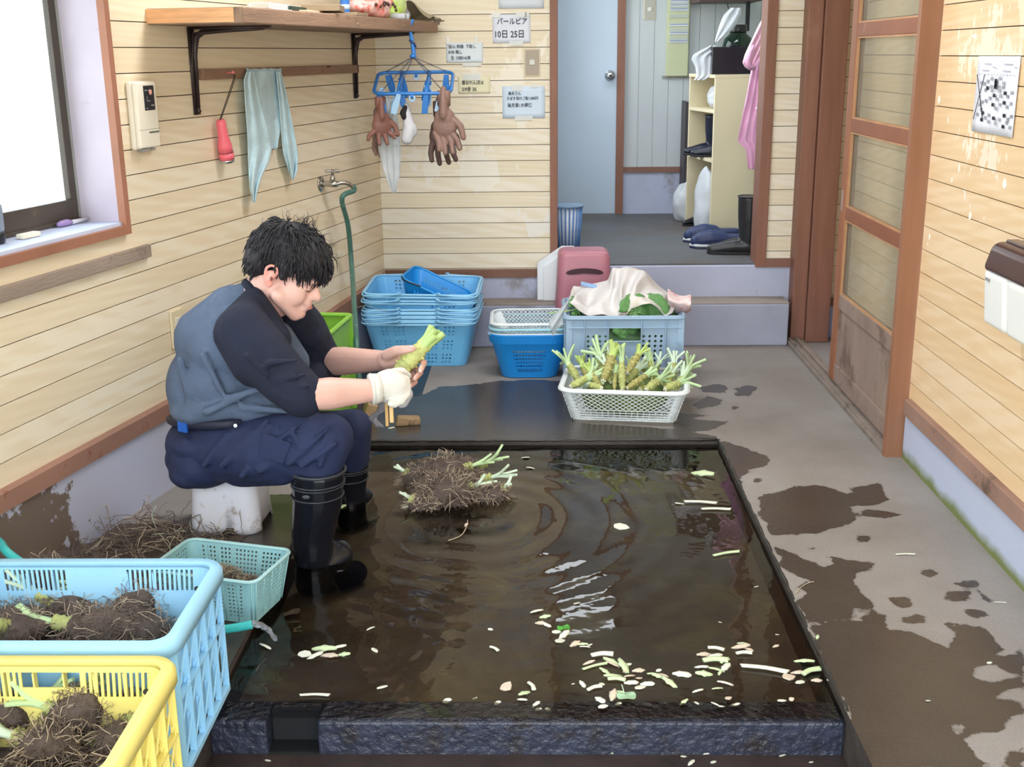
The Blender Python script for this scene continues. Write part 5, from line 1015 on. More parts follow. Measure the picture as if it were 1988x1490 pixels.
# --- large crates in the foreground
def big_crate(name, label, mat, xr, y0, y1, h, slots, zs0, zs1, win=None, Lc=.53):
    Wc = y1 - y0; t = thing(name, label, 'crate', (xr - Lc / 2, (y0 + y1) / 2, 0.0))
    b = B(); nx, ny, nt = 80, 30, 48; cx_ = xr - Lc / 2
    def hole(sd, i, n, j, nt_):
        if sd % 2 == 0:
            x = (-1 + 2 * (i + .5) / n) * ((Lc - .035) / 2 - .035) * (1 if sd == 0 else -1) + cx_; z = (j + .5) / nt_ * h
            if win and win[0] < x < win[1] and win[2] < z < win[3]: return True
            k = i if sd == 0 else n - 1 - i
            if zs0 < z < zs1 and k % 2 == 0: return any(a_ < x < c_ for a_, c_ in slots)
        return False
    L1_, W1_ = Lc - .035, Wc - .035
    wall_shell(b, L1_ - .03, W1_ - .03, L1_, W1_, .0, h, .035, (nx, ny), nt, hole, 6); floor_plate(b, L1_ - .03, W1_ - .03, .035, .003); b.build('crate_body', mat, t, mods=(SOL(.0032, 1),))
    # broad rolled rim
    ri = rrect(L1_ - .004, W1_ - .004, .035, (10, 8), 6); ro = rrect(Lc - .010, Wc - .010, .045, (10, 8), 6); rl = rrect(Lc, Wc, .05, (10, 8), 6); n_ = len(ri)
    b = B(); rings = [[(x, y, h - .004) for x, y in ri], [(x, y, h + .004) for x, y in ri], [(x, y, h + .005) for x, y in ro], [(x, y, h - .002) for x, y in rl], [(x, y, h - .024) for x, y in rl]]
    b.add([p for r_ in rings for p in r_], [(i * n_ + j, i * n_ + (j + 1) % n_, (i + 1) * n_ + (j + 1) % n_, (i + 1) * n_ + j) for i in range(4) for j in range(n_)]); b.build('rim', mat, t, smooth=True, mods=(SOL(.003, -1),), auto=60)
    # outer ribbing: uprights, crossing diagonals, base flange
    b = B(); hh_ = h - .02
    for sgn in (1, -1):
        X = sgn * (L1_ / 2 - .002); k = 5
        for q in range(k + 1): yy = -W1_ / 2 + .02 + (W1_ - .04) * q / k; b.bx(min(X, X + sgn * .014), max(X, X + sgn * .014), yy - .0016, yy + .0016, .0, hh_)
        for q in range(-4, 7):
            for d_ in (1, -1):
                pts = []
                for s_ in range(25):
                    v_ = s_ / 24; yy = -W1_ / 2 + .02 + (W1_ - .04) * ((q / 5 + v_ * .6) if d_ == 1 else (q / 5 - v_ * .6 + .2))
                    if -W1_ / 2 + .02 <= yy <= W1_ / 2 - .02: pts.append((X + sgn * .0095 * (1 if d_ == 1 else .4), yy, .02 + (hh_ - .04) * v_))
                if len(pts) > 1: b.tube(pts, .0019, 5)
        b.bx(min(X, X + sgn * .015), max(X, X + sgn * .015), -W1_ / 2 + .02, W1_ / 2 - .02, .0, .012)
        b.bx(min(X, X + sgn * .014), max(X, X + sgn * .014), -W1_ / 2 + .02, W1_ / 2 - .02, h * .55, h * .55 + .003)
        Yv = sgn * (W1_ / 2 - .002)
        for q in range(9): xx = -L1_ / 2 + .03 + (L1_ - .06) * q / 8; b.bx(xx - .0016, xx + .0016, min(Yv, Yv + sgn * .014), max(Yv, Yv + sgn * .014), 0, hh_)
        b.bx(-L1_ / 2 + .02, L1_ / 2 - .02, min(Yv, Yv + sgn * .015), max(Yv, Yv + sgn * .015), 0, .012)
    b.build('outer_ribs', mat, t)
    b = B()
    for sy_ in (-1, 1): b.lathe([(.006, 0), (.006, .002), (0, .002)], 12, Matrix.Translation((L1_ / 2 - .045, sy_ * (W1_ / 2 - .003), h - .055)) @ Matrix.Rotation(PI / 2 * sy_, 4, 'X'))
    b.build('drain_hole', pm('dark_hole', (60, 60, 60), 0.6), t)
    return t
cb_m = pm('light_blue_crate', (160, 212, 244), 0.38, 0.04, 3, dirt=(146, 184, 224), dirt_s=4, dirt_t=0.6)
cy_m = pm('yellow_crate', (240, 226, 134), 0.4, 0.05, 3, dirt=(234, 212, 136), dirt_s=4, dirt_t=0.6)
BC = big_crate('root_crate', 'light blue ribbed crate of unwashed wasabi, nearest the basin', cb_m, -.668, 1.862, 2.242, .287, ((-.880, -.733), (-1.15, -1.008)), .229, .274)
YC = big_crate('root_crate', 'yellow crate of unwashed wasabi in the bottom left corner', cy_m, -.640, 1.452, 1.826, .289, ((-.808, -.684), (-1.06, -.932)), .224, .268, win=(-.925, -.820, .242, .270))
# --- hoses at the left
teal = pm('teal_hose', (64, 186, 186), 0.3, 0.06, 6)
hp = [W(-70, 1005, 2.7), W(-5, 1050, 2.58) , W(34, 1088, 2.48), Vector((-1.0, 2.42, .05)), Vector((-.86, 2.40, .026)), Z(440, 1222, .032), Z(490, 1213, .040)]
tag(B().tube(spline(hp, 8), .0105, 14).build('teal_hose', teal, world=True, loc=hp[-1], smooth=True), 'turquoise hose passing behind the blue crate and spilling water', 'hose')
wj = bpy.data.materials.new('running_water'); wj.use_nodes = True; pb = wj.node_tree.nodes['Principled BSDF']; pb.inputs['Transmission Weight'].default_value = .9; pb.inputs['IOR'].default_value = 1.33; pb.inputs['Roughness'].default_value = 0.03; pb.inputs['Base Color'].default_value = (.9, .93, 1, 1)
a_ = Z(488, 1213, .040); c_ = Z(537, 1243, -.018); pts = []
for i in range(15): v_ = i / 14; p_ = a_.lerp(c_, v_); p_.z = .040 - .058 * v_ ** 2 + .002 * math.sin(v_ * 20); pts.append(p_)
b = B(); b.tube(pts, [.0085 - .0035 * i / 14 + .0012 * math.sin(i * 2.1) for i in range(15)], 10); b.tube([p + Vector((0, .004 * math.sin(k * .9), .003 * math.cos(k * .7))) for k, p in enumerate(pts)], [.004] * 15, 8)
tag(b.build('water_jet', wj, world=True, loc=pts[0], smooth=True), 'stream of water arcing from the turquoise hose into the basin', 'water', kind='stuff')
# --- scrap of stone / wood on the wet floor, and wood pieces
so = B().bx(-.048, .048, -.026, .026, 0.0, .034)
for i_, v_ in enumerate(so.v): so.v[i_] = (v_[0] + (.012 if v_[2] > .01 and v_[0] < 0 else 0), v_[1] * (.8 if v_[2] > .01 else 1), v_[2] * (1 if v_[0] < 0 else .8))
so = so.build('wood_offcut', pm('tan_offcut', (150, 126, 96), 0.8, 0.2, 14, 0.4, 50, dirt=(92, 74, 56), dirt_s=14, dirt_t=.55), loc=Z(791, 824, 0), rot=(0, 0, .2), mods=(BEV(.007, 3),)); tag(so, 'tan wood offcut lying on the wet floor behind the basin', 'offcut')
# ================================================================= WASABI, ROOTS, TRIMMINGS
rhz = pm('wasabi_rhizome', (176, 184, 116), 0.55, 0.22, 30, 0.4, 60, dirt=(196, 190, 116), dirt_s=34, dirt_t=0.56)
rhz_d = pm('wasabi_rhizome_olive', (166, 162, 100), 0.6, 0.25, 34, 0.4, 70, dirt=(92, 80, 50), dirt_s=40, dirt_t=0.55)
stk = pm('wasabi_stalk', (190, 218, 168), 0.38, 0.10, 16); stk2 = pm('wasabi_stalk_pale', (206, 226, 204), 0.38, 0.08, 16); stk3 = pm('wasabi_stalk_yellow', (184, 206, 120), 0.4, 0.10, 16)
cutm = pm('white_cut_face', (240, 238, 226), 0.5, 0.04, 30)
knob = pm('wasabi_knob', (214, 212, 140), 0.5, 0.10, 30)
def wasabi(name, label, seed, L=.15, r=.017, n_st=6, st_len=.07, spread=.5, mats=None, loc=(0, 0, 0), cat='wasabi', group=None, knobs=True, curve=0.0):
    """rhizome with ringed knobs (z = 0 is the root tip) and cut leaf stalks fanning from its crown"""
    rd = random.Random(seed); mr_, ms_ = mats or (rhz, stk); t = thing(name, label, cat, loc, 0, group)
    b = B(); N_ = 26; n = 14; vs_ = []
    for i in range(N_ + 1):
        u = i / N_; z = L * u; rr = r * (.52 + .55 * math.sin(PI * (.12 + .72 * u))) * (1 + .10 * math.sin(u * N_ * 1.9)) ; rr *= .55 if i in (0,) else 1
        if u > .86: rr *= 1 + .1 * (u - .86) / .14
        for j in range(n):
            a = 2 * PI * j / n; q = rr * (1 + .12 * mnoise.noise(Vector((math.cos(a) * 2, math.sin(a) * 2, z * 60 + seed)))); vs_.append((q * math.cos(a) + curve * math.sin(u * PI) * L, q * math.sin(a), z))
    b.add(vs_, [(i * n + j, i * n + (j + 1) % n, (i + 1) * n + (j + 1) % n, (i + 1) * n + j) for i in range(N_) for j in range(n)] + [tuple(range(n))[::-1], tuple(N_ * n + j for j in range(n))])
    rz_ = b.build('rhizome', mr_, t, smooth=True)
    if knobs:
        b = B()
        for k in range(int(18 * L / .15)):
            u = .10 + .78 * (k / (18 * L / .15)); a = k * 2.4; rr = r * (.52 + .55 * math.sin(PI * (.12 + .72 * u))); b.ell((rr * math.cos(a) + curve * math.sin(u * PI) * L, rr * math.sin(a), L * u), (r * .28, r * .28, r * .16), nu=8, nv=5)
        b.build('leaf_scars', knob, rz_, smooth=True)
        b = B()
        for k in range(4): a = k * 1.7 + seed; b.tube([(r * .3 * math.cos(a), r * .3 * math.sin(a), .004), (r * .5 * math.cos(a), r * .5 * math.sin(a), -.004)], [.004, .0042], 8)
        b.build('cut_roots', cutm, rz_, smooth=False)
    for k in range(n_st):
        a = 2 * PI * k / n_st + rd.uniform(-.3, .3); sp_ = spread * rd.uniform(.4, 1.1) * (0.25 if k == 0 else 1); ln = st_len * rd.uniform(.85, 1.3); rs = rd.uniform(.0066, .0092) * r / .017
        d = Vector((math.cos(a) * math.sin(sp_), math.sin(a) * math.sin(sp_), math.cos(sp_))); p0 = Vector((r * .45 * math.cos(a), r * .45 * math.sin(a), L * .93)); p1 = p0 + Vector((0, 0, ln * .3)) + d * ln * .12; p2 = p0 + Vector((0, 0, ln * .25)) + d * ln * .8
        B().tube(spline([p0, p1, p2], 4), [rs * 1.25, rs * 1.2, rs * 1.15, rs * 1.1, rs, rs, rs * .98, rs * .96, rs * .95], 9, flat=.75).build('stalk', ms_, t, smooth=True, auto=50)
    return t
def orient(t, a, c, L, roll=0.0, mx=99):
    """turn a thing whose own axis is z so that it runs from a to c"""
    a = Vector(a); c = Vector(c); d = c - a; q = d.to_track_quat('Z', 'Y'); t.location = a; s_ = min(d.length / L, mx)
    t.scale = (s_, s_, s_); t.rotation_euler = (q.to_matrix().to_4x4() @ Matrix.Rotation(roll, 4, 'Z')).to_euler(); return t
PV = [wasabi('wasabi', 'x', 11, .15, .017, 6, .075, .45), wasabi('wasabi', 'x', 12, .13, .020, 7, .070, .6, (rhz_d, stk3)), wasabi('wasabi', 'x', 13, .11, .018, 6, .080, .75, (rhz, stk2)), wasabi('wasabi', 'x', 14, .16, .0185, 5, .065, .35, (rhz_d, stk)), wasabi('wasabi', 'x', 15, .09, .017, 8, .085, .9, (rhz, stk))]
VL = [.15, .13, .11, .16, .09]
def C6(x, y): return 1080 + x / 7.096, 630 + y / 7.096
placed = [
 ((1060, 780), (1010, 560), 4.22, 4.26, 0, 'wasabi standing just behind the longest one'), ((760, 800), (700, 600), 4.14, 4.20, 2, 'wasabi with mint stalks between the two knobbly ones'), ((1320, 760), (1300, 600), 4.20, 4.22, 0, 'wasabi with a broad pale stalk right of the diagonal one'), ((1620, 760), (1620, 600), 4.22, 4.26, 2, 'wasabi standing behind the white stalks on the right'), ((300, 760), (250, 680), 4.20, 4.22, 4, 'wasabi stalks fanned over the left end of the heap'), ((1500, 900), (1580, 860), 4.08, 4.10, 4, 'wasabi crown pressed against the front rim at right'), ((520, 760), (560, 560), 4.22, 4.26, 0, 'wasabi with grey green stalks at the back left'), ((850, 700), (800, 480), 4.26, 4.32, 0, 'tall wasabi at the very back of the heap, stalks upright'),  # root end, crown end (crop pixels), depth of each, variant, scale cap, label
 ((600, 850), (470, 640), 4.11, 4.16, 1, 'olive wasabi root leaning left with white cut end, left of centre'),
 ((650, 770), (775, 430), 4.08, 4.14, 1, 'knobbly wasabi with white root tip leaning right, left of the central one'),
 ((690, 700), (610, 470), 4.20, 4.26, 4, 'wasabi with grey green stalks standing behind the knobbly one'),
 ((800, 900), (810, 660), 4.08, 4.12, 3, 'brownish upright wasabi wedged left of the long central one'),
 ((910, 900), (900, 510), 4.07, 4.13, 0, 'longest wasabi standing upright in the middle with pale forked stalks'),
 ((970, 660), (1130, 420), 4.12, 4.18, 1, 'yellow green wasabi high in the heap with broad lime stalks'),
 ((980, 880), (1240, 700), 4.08, 4.14, 3, 'wasabi lying diagonally along the front rim, right of the middle'),
 ((1240, 900), (1330, 830), 4.07, 4.10, 4, 'wasabi at the front rim whose stalks fan out to the right'),
 ((980, 800), (1060, 700), 4.15, 4.18, 2, 'wasabi with pale blunt stalks in the gap right of the longest one'),
 ((1500, 860), (1560, 740), 4.14, 4.18, 2, 'wasabi with three white stalks standing near the right rim'),
 ((1640, 900), (1700, 790), 4.12, 4.16, 2, 'wasabi with whitish stalks tucked in the right front corner'),
 ((1720, 820), (1780, 690), 4.24, 4.28, 4, 'wasabi whose green stalks poke out over the right rim'),
 ((1330, 700), (1410, 530), 4.28, 4.32, 2, 'small wasabi crown showing at the back right of the heap'),
 ((200, 860), (330, 790), 4.10, 4.12, 4, 'wasabi crown at the left rim with stalks spread to the left'),
 ((620, 880), (520, 850), 4.06, 4.10, 2, 'wasabi lying at the front left with a stalk along the rim'),
 ((430, 760), (380, 610), 4.24, 4.28, 1, 'dark green wasabi crown at the back left of the heap'),
 ((1180, 660), (1220, 520), 4.26, 4.30, 3, 'dark wasabi rhizome deep in the middle of the heap'),
 ((1480, 880), (1430, 800), 4.20, 4.22, 4, 'wasabi stalk cluster half buried between the right-hand crowns'),
 ((660, 560), (700, 420), 4.28, 4.34, 2, 'wasabi at the back with a tall narrow stalk, left of centre'),
 ((1150, 900), (1180, 880), 4.11, 4.14, 4, 'lowest wasabi showing a few stalks at the middle of the rim')]
used = set()
for k, (a, c, ya, yc, v, lb) in enumerate(placed):
    t = PV[v] if v not in used else copy_tree(PV[v]); used.add(v)
    A = W(*C6(*a), ya); D = W(*C6(*c), yc); t['label'] = lb; t['group'] = 'trimmed wasabi heaped in the white basket'
    L_ = VL[v]; d = (D - A)
    if d.length < .06: D = A + d.normalized() * .075
    orient(t, A, D, L_, k * 1.3, 1.28)
# hidden lower layer that carries the heap
tag(crumple('stalk_bed', (.34, .24, .135), pm('stalk_bed_green', (104, 122, 70), 0.6, 0.35, 26, 0.6, 25), (WLc[0], WLc[1], .012), wrot, 'mass of leftover green stalks filling the bottom of white basket', 'wasabi stalks', 60, amp=.10), 'mass of leftover green stalks filling the bottom of white basket', 'wasabi stalks', kind='stuff')
rt_core = pm('root_mass_core', (96, 84, 78), 0.9, 0.3, 30, 0.8, 40, dirt=(66, 55, 48), dirt_s=20, dirt_t=0.5); rt_a = pm('brown_root_hair', (118, 104, 96), 0.8, 0.2, 30); rt_b = pm('pale_root_hair', (196, 178, 156), 0.7, 0.15, 30)
def fibres(b, rd, c, R, n, r, seg=8, curl=.9, ln=1.4, out=1.0):
    for _ in range(n):
        a, e_ = rd.uniform(0, 2 * PI), math.acos(rd.uniform(-.2, 1)); d = Vector((math.cos(a) * math.sin(e_), math.sin(a) * math.sin(e_), math.cos(e_))); p = Vector((c[0] + d.x * R[0] * .86, c[1] + d.y * R[1] * .86, c[2] + d.z * R[2] * .86))
        tng = d.cross(Vector((rd.uniform(-1, 1), rd.uniform(-1, 1), rd.uniform(-1, 1)))).normalized(); L_ = max(R) * ln * rd.uniform(.4, 1); v = tng + d * .5 * out; pts = [p]
        for k in range(seg):
            v = (v + Vector((rd.uniform(-1, 1), rd.uniform(-1, 1), rd.uniform(-1, 1) - .12)) * curl * .45).normalized(); q = pts[-1] + v * L_ / seg
            e2 = Vector(((q.x - c[0]) / R[0], (q.y - c[1]) / R[1], (q.z - c[2]) / R[2]))
            if e2.length < .95: e2 = e2.normalized() * .98; q = Vector((c[0] + e2.x * R[0], c[1] + e2.y * R[1], c[2] + e2.z * R[2]))
            elif e2.length > 1.5 * out: e2 = e2.normalized() * 1.3; q = Vector((c[0] + e2.x * R[0], c[1] + e2.y * R[1], c[2] + e2.z * R[2]))
            pts.append(q)
        b.tube(pts, [r * (1 - .6 * k / seg) for k in range(seg + 1)], 4)
def rooted(name, label, seed, R, n_st, loc, st_dir, rz=0.0, group=None, nf=70, st_len=.09, st_mat=None, root_len=.05, core=(0, 0, 0), pale=.22):
    """unwashed plant: a shaggy ball of roots, short rhizome and cut stalks pointing along st_dir (local)"""
    rd = random.Random(seed); t = thing(name, label, 'wasabi plant', loc, rz, group); c = (0, 0, R[2] * .75)
    b = B(); b.ell(c, R, nu=22, nv=14); b.v = [tuple(Vector(c) + (Vector(v) - Vector(c)) * (1 + .22 * mnoise.noise(Vector(v) * 22 + Vector((seed, 0, 0))) + .14 * mnoise.noise(Vector(v) * 60))) for v in b.v]
    b.v = [(v[0], v[1], max(v[2], 0.001)) for v in b.v]; b.build('root_ball', rt_core, t, smooth=True)
    b = B(); fibres(b, rd, c, R, int(nf * 1.8), .0009); b.build('brown_roots', rt_a, t, smooth=True)
    b = B(); fibres(b, rd, c, R, int(nf * pale * 1.2) + 3, .0012, out=1.15, ln=1.7); b.build('pale_roots', rt_b, t, smooth=True)
    sd_ = Vector(st_dir).normalized(); p0 = Vector(c) + Vector((sd_.x * R[0] * .7, sd_.y * R[1] * .7, sd_.z * R[2] * .6)); p1 = p0 + sd_ * root_len
    if n_st:
        b = B(); N_ = 10; b.tube([p0.lerp(p1, i / N_) for i in range(N_ + 1)], [.016 * (1 + .12 * math.sin(i * 2.3)) for i in range(N_ + 1)], 12); b.build('rhizome', rhz, t, smooth=True)
        X_, Y_ = frame_of(sd_)
        for k in range(n_st):
            a = 2 * PI * k / n_st + rd.uniform(-.4, .4); d = (sd_ + (X_ * math.cos(a) + Y_ * math.sin(a)) * rd.uniform(.25, .75)).normalized(); d.z = abs(d.z) if p1.z < .05 else d.z; ln = st_len * rd.uniform(.6, 1.1); q0 = p0.lerp(p1, .8); q1 = q0 + sd_ * ln * .35 + d * ln * .2; q2 = q0 + sd_ * ln * .3 + d * ln * .85
            B().tube(spline([q0, q1, q2], 4), [.0085, .0082, .0078, .0072, .0068, .0064, .006, .0058, .0056], 9, flat=.7).build('stalk', st_mat or (stk if k % 3 else stk2), t, smooth=True, auto=50)
    return t
# --- light blue crate contents
litter = pm('root_litter', (88, 76, 70), 0.95, 0.35, 24, 0.9, 30, dirt=(104, 90, 78), dirt_s=30, dirt_t=0.58)
def litter_bed(name, x0, x1, y0, y1, z0, z1, seed, label, n=200, hb=.012, parent=None):
    rd = random.Random(seed); g = [[(x0 + (x1 - x0) * i / 30, y0 + (y1 - y0) * j / 22, z1 + hb * 1.6 * mnoise.noise(Vector((i * .35, j * .35, seed))) - (.01 if i in (0, 30) or j in (0, 22) else 0)) for j in range(23)] for i in range(31)]
    b = B(); b.sheet(g, 0); m0 = len(b.v)
    for (xa, xb) in ((x0, x0), (x1, x1)): b.add([(xa, y0, z0), (xa, y1, z0), (xa, y1, z1 - .012), (xa, y0, z1 - .012)], [(0, 1, 2, 3)])
    for (yy) in (y0, y1): b.add([(x0, yy, z0), (x1, yy, z0), (x1, yy, z1 - .012), (x0, yy, z1 - .012)], [(0, 1, 2, 3)])
    for _ in range(n):
        p = Vector((rd.uniform(x0 + .01, x1 - .01), rd.uniform(y0 + .01, y1 - .01), z1 + rd.uniform(0, hb))); v = Vector((rd.uniform(-1, 1), rd.uniform(-1, 1), .1)).normalized(); pts = [p]
        for k in range(6):
            v = (v + Vector((rd.uniform(-1, 1), rd.uniform(-1, 1), rd.uniform(-.4, .4))) * .5).normalized(); q = pts[-1] + v * rd.uniform(.006, .014); q.x = min(max(q.x, x0), x1); q.y = min(max(q.y, y0), y1); q.z = min(max(q.z, z1 - .002), z1 + hb * 2.4); pts.append(q)
        b.tube(pts, [.0012] * 7, 4, 1 if rd.random() < .66 else 2)
    o = b.build(name, [litter, rt_a, rt_b], world=True, loc=((x0 + x1) / 2, (y0 + y1) / 2, z0), smooth=True); tag(o, label, 'roots', kind='stuff'); return o
litter_bed('root_litter', -1.165, -.712, 1.912, 2.192, .006, .150, 5, 'loose brown root litter filling the light blue crate', 260)
GB = 'unwashed wasabi plants in the light blue crate'
def zc(px, py, z): p = Z(px, py, z); return (p.x, p.y, z - .02)
rooted('wasabi_plant', 'shaggy brown root ball at the right rear of the light blue crate', 101, (.062, .050, .045), 5, zc(272, 1178, .175), (-.95, .1, .30), 0, GB, 110, .07, stk, .085)
rooted('wasabi_plant', 'broad brown root mass in the middle front of the light blue crate', 102, (.085, .045, .038), 5, zc(205, 1225, .175), (-.95, -.05, .20), 0, GB, 120, .085, stk)
rooted('wasabi_plant', 'dark root tangle against the rear wall of the light blue crate', 103, (.050, .035, .055), 0, zc(92, 1150, .175), (-.3, .3, .8), 0, GB, 90)
rooted('wasabi_plant', 'root mass with pale forked stalks left of centre in blue crate', 104, (.050, .040, .034), 6, zc(140, 1190, .175), (-.9, .15, .5), 0, GB, 60, .085, stk2, .05)
rooted('wasabi_plant', 'pale brown root mass at the left edge of the light blue crate', 105, (.070, .050, .040), 3, zc(42, 1222, .175), (-.2, -.5, .3), 0, GB, 90, .06)
rooted('wasabi_plant', 'root ball lying in the front right corner of the light blue crate', 106, (.050, .035, .030), 0, zc(285, 1225, .175), (-.2, -.5, .3), 0, GB, 70)
# --- yellow crate contents
litter_bed('root_litter', -1.14, -.684, 1.50, 1.778, .006, .150, 6, 'loose brown root litter filling the yellow crate', 260)
GY = 'unwashed wasabi plants in the yellow crate'
rooted('wasabi_plant', 'round grey root ball with hair-like roots in middle of yellow crate', 111, (.048, .042, .042), 4, zc(155, 1400, .175), (-.95, .0, .35), 0, GY, 130, .085, stk, .03)
rooted('wasabi_plant', 'small root ball with pale green stalks near the yellow crate rim', 112, (.028, .026, .026), 4, zc(252, 1372, .175), (-.95, .1, .15), 0, GY, 60, .075, stk2, .03)
rooted('wasabi_plant', 'root tangle with bright green stalks at right of the yellow crate', 113, (.040, .034, .026), 4, zc(228, 1432, .17), (.35, .7, .35), 0, GY, 60, .07, pm('bright_stalk', (140, 190, 100), 0.4, .1, 16), .02)
rooted('wasabi_plant', 'trailing root mass with long loose roots at the crate front', 114, (.052, .04, .03), 4, zc(95, 1448, .17), (-.8, .1, .2), 0, GY, 100, .08, stk2, .03, pale=.5)
rooted('wasabi_plant', 'brown root mass at the left edge of the yellow crate', 115, (.05, .04, .034), 3, zc(10, 1398, .17), (.8, .4, .4), 0, GY, 90, .07, stk)
rooted('wasabi_plant', 'root mass with upturned stalks behind the round grey ball', 116, (.04, .03, .022), 4, zc(110, 1378, .17), (.6, .1, .55), 0, GY, 50, .06, stk)
# --- aqua basket: fine pale root scraps
rooted('root_bundle', 'bundle of long pale roots lying in the small aqua basket', 121, (.052, .036, .022), 0, (SBc[0] - .018, SBc[1] + .008, .052), (0, 0, 1), -.26, None, 120, pale=.9)['category'] = 'roots'
rooted('root_bundle', 'second clump of brown roots at the right end of the aqua basket', 122, (.038, .036, .016), 0, (SBc[0] + .062, SBc[1] - .018, .048), (0, 0, 1), -.26, None, 90, pale=.5)['category'] = 'roots'
litter_bed('root_litter', SBc[0] - .100, SBc[0] + .095, SBc[1] - .055, SBc[1] + .055, .008, .050, 7, 'brown root litter in the bottom of the aqua basket', 90, .006)
# --- pile floating / standing in the basin water
GP = 'unwashed wasabi plants heaped in the basin water'
def zp(px, py, z=-.03): p = Z(px, py, .0); return (p.x, p.y, z)
rooted('wasabi_plant', 'largest root mass in the water pile, long roots trailing to the front', 131, (.085, .060, .048), 3, zp(868, 962), (.9, .2, .3), 0, GP, 160, .07, stk2, .03, pale=.35)
rooted('wasabi_plant', 'root ball at the rear of the water pile with thin curled roots', 132, (.070, .055, .050), 3, zp(862, 925), (.9, .1, .3), 0, GP, 130, .07, stk, .05)
rooted('wasabi_plant', 'plant with bright pale stalks pointing right in the water pile', 133, (.042, .036, .034), 6, zp(912, 935), (1.0, -.05, .30), 0, GP, 60, .085, stk2, .045)
rooted('wasabi_plant', 'plant behind with green rhizome and stalks at the right of pile', 134, (.040, .030, .040), 6, zp(908, 912), (.95, .25, .32), 0, GP, 60, .075, stk, .04)
rooted('wasabi_plant', 'dark root clump at the front right end of the water pile', 135, (.055, .035, .030), 2, zp(952, 958), (.8, .3, .6), 0, GP, 100, .04, stk2, .02, pale=.5)
rooted('wasabi_plant', 'leftmost root clump in the water pile with a white stalk tip', 136, (.050, .040, .040), 2, zp(812, 930), (-.9, .1, .6), 0, GP, 80, .04, stk2, .02, pale=.5)
rooted('wasabi_plant', 'front left root tuft with straight pale roots in the pile', 137, (.045, .030, .028), 2, zp(822, 975), (-.8, .2, .5), 0, GP, 80, .04, stk2, .02, pale=.9)
# --- litter heap against the left wall
rd = random.Random(77); b = B()
for _ in range(640):
    u = rd.random() ** .7; y = rd.uniform(2.55, 3.10); xw = lx(y) + .03; x = xw + rd.uniform(0, .42) * (1 - .25 * u) + .02; hgt = max(0.0, .055 * (1 - (x - xw) / .46)) * rd.random(); p = Vector((x, y, .004 + hgt)); v = Vector((rd.uniform(-1, 1), rd.uniform(-.6, .6), rd.uniform(-.1, .5))).normalized(); pts = [p]
    for k in range(7):
        v = (v + Vector((rd.uniform(-1, 1), rd.uniform(-1, 1), rd.uniform(-.5, .4))) * .5).normalized(); q = pts[-1] + v * rd.uniform(.006, .016); q.z = min(max(q.z, .003), .10); q.x = max(q.x, lx(q.y) + .02); pts.append(q)
    m_ = rd.random(); b.tube(pts, [rd.uniform(.0007, .0013)] * 8, 4, 0 if m_ < .78 else (1 if m_ < .97 else 2))
g = [[(lx(2.5 + .62 * j / 24) + .016 + .42 * i / 20, 2.5 + .62 * j / 24, max(.0012, .050 * (1 - i / 15) * math.sin(PI * min(1, (j + 1) / 20)) + .014 * mnoise.noise(Vector((i * .5, j * .5, 3))))) for j in range(25)] for i in range(21)]
b.sheet(g, 3)
tag(b.build('root_heap', [rt_a, rt_b, stk2, litter], world=True, loc=(-1.2, 2.8, 0), smooth=True), 'heap of muddy root litter on the floor along the left wall', 'roots', kind='stuff')
# ------------------------------------------------------------ trimmings on the water and floor
chipm = pm('trimming_white', (216, 218, 204), 0.5, 0.08, 20); chipg = pm('trimming_pale_green', (196, 214, 172), 0.45, 0.10, 20); chipb = pm('trimming_pinkish', (206, 190, 172), 0.55, 0.12, 20)
def chip_mesh(seed, kind):
    rd = random.Random(seed); b = B()
    if kind == 'slice':      # curved shaving
        g = []
        for i in range(7):
            u = i / 6 - .5; w = .5 * math.cos(u * 2.4) * (1 + .3 * rd.uniform(-1, 1)); g.append([(u, w * (v - .5) * .9, .10 + .22 * math.cos((v - .5) * 2.6) - .25 * u * u * 2) for v in [k / 4 for k in range(5)]])
        b.sheet(g); mods = (SOL(.10, -1),)
    elif kind == 'chunk':
        pts = [(.5 * rd.uniform(.6, 1) * math.cos(a), .42 * rd.uniform(.5, 1) * math.sin(a)) for a in [2 * PI * k / 7 for k in range(7)]]; b.prism(pts, .22); mods = (BEV(.04, 1),)
    else:                    # stalk piece
        b.tube(spline([(-.5, -.05, .12), (0, .06, .13), (.5, -.04, .12)], 4), [.13, .135, .14, .14, .145, .15, .155, .16, .165], 9, flat=.6); mods = ()
    return b, mods
protos = []
for k, (kd, m_, nm) in enumerate((('slice', chipm, 'shaving'), ('slice', chipg, 'shaving'), ('chunk', chipm, 'root_chip'), ('stalk', chipg, 'stalk_piece'), ('slice', chipb, 'shaving'), ('stalk', chipm, 'stalk_piece'), ('chunk', chipb, 'root_chip'))):
    protos.append((kd, m_, nm, k))
PM_ = {}
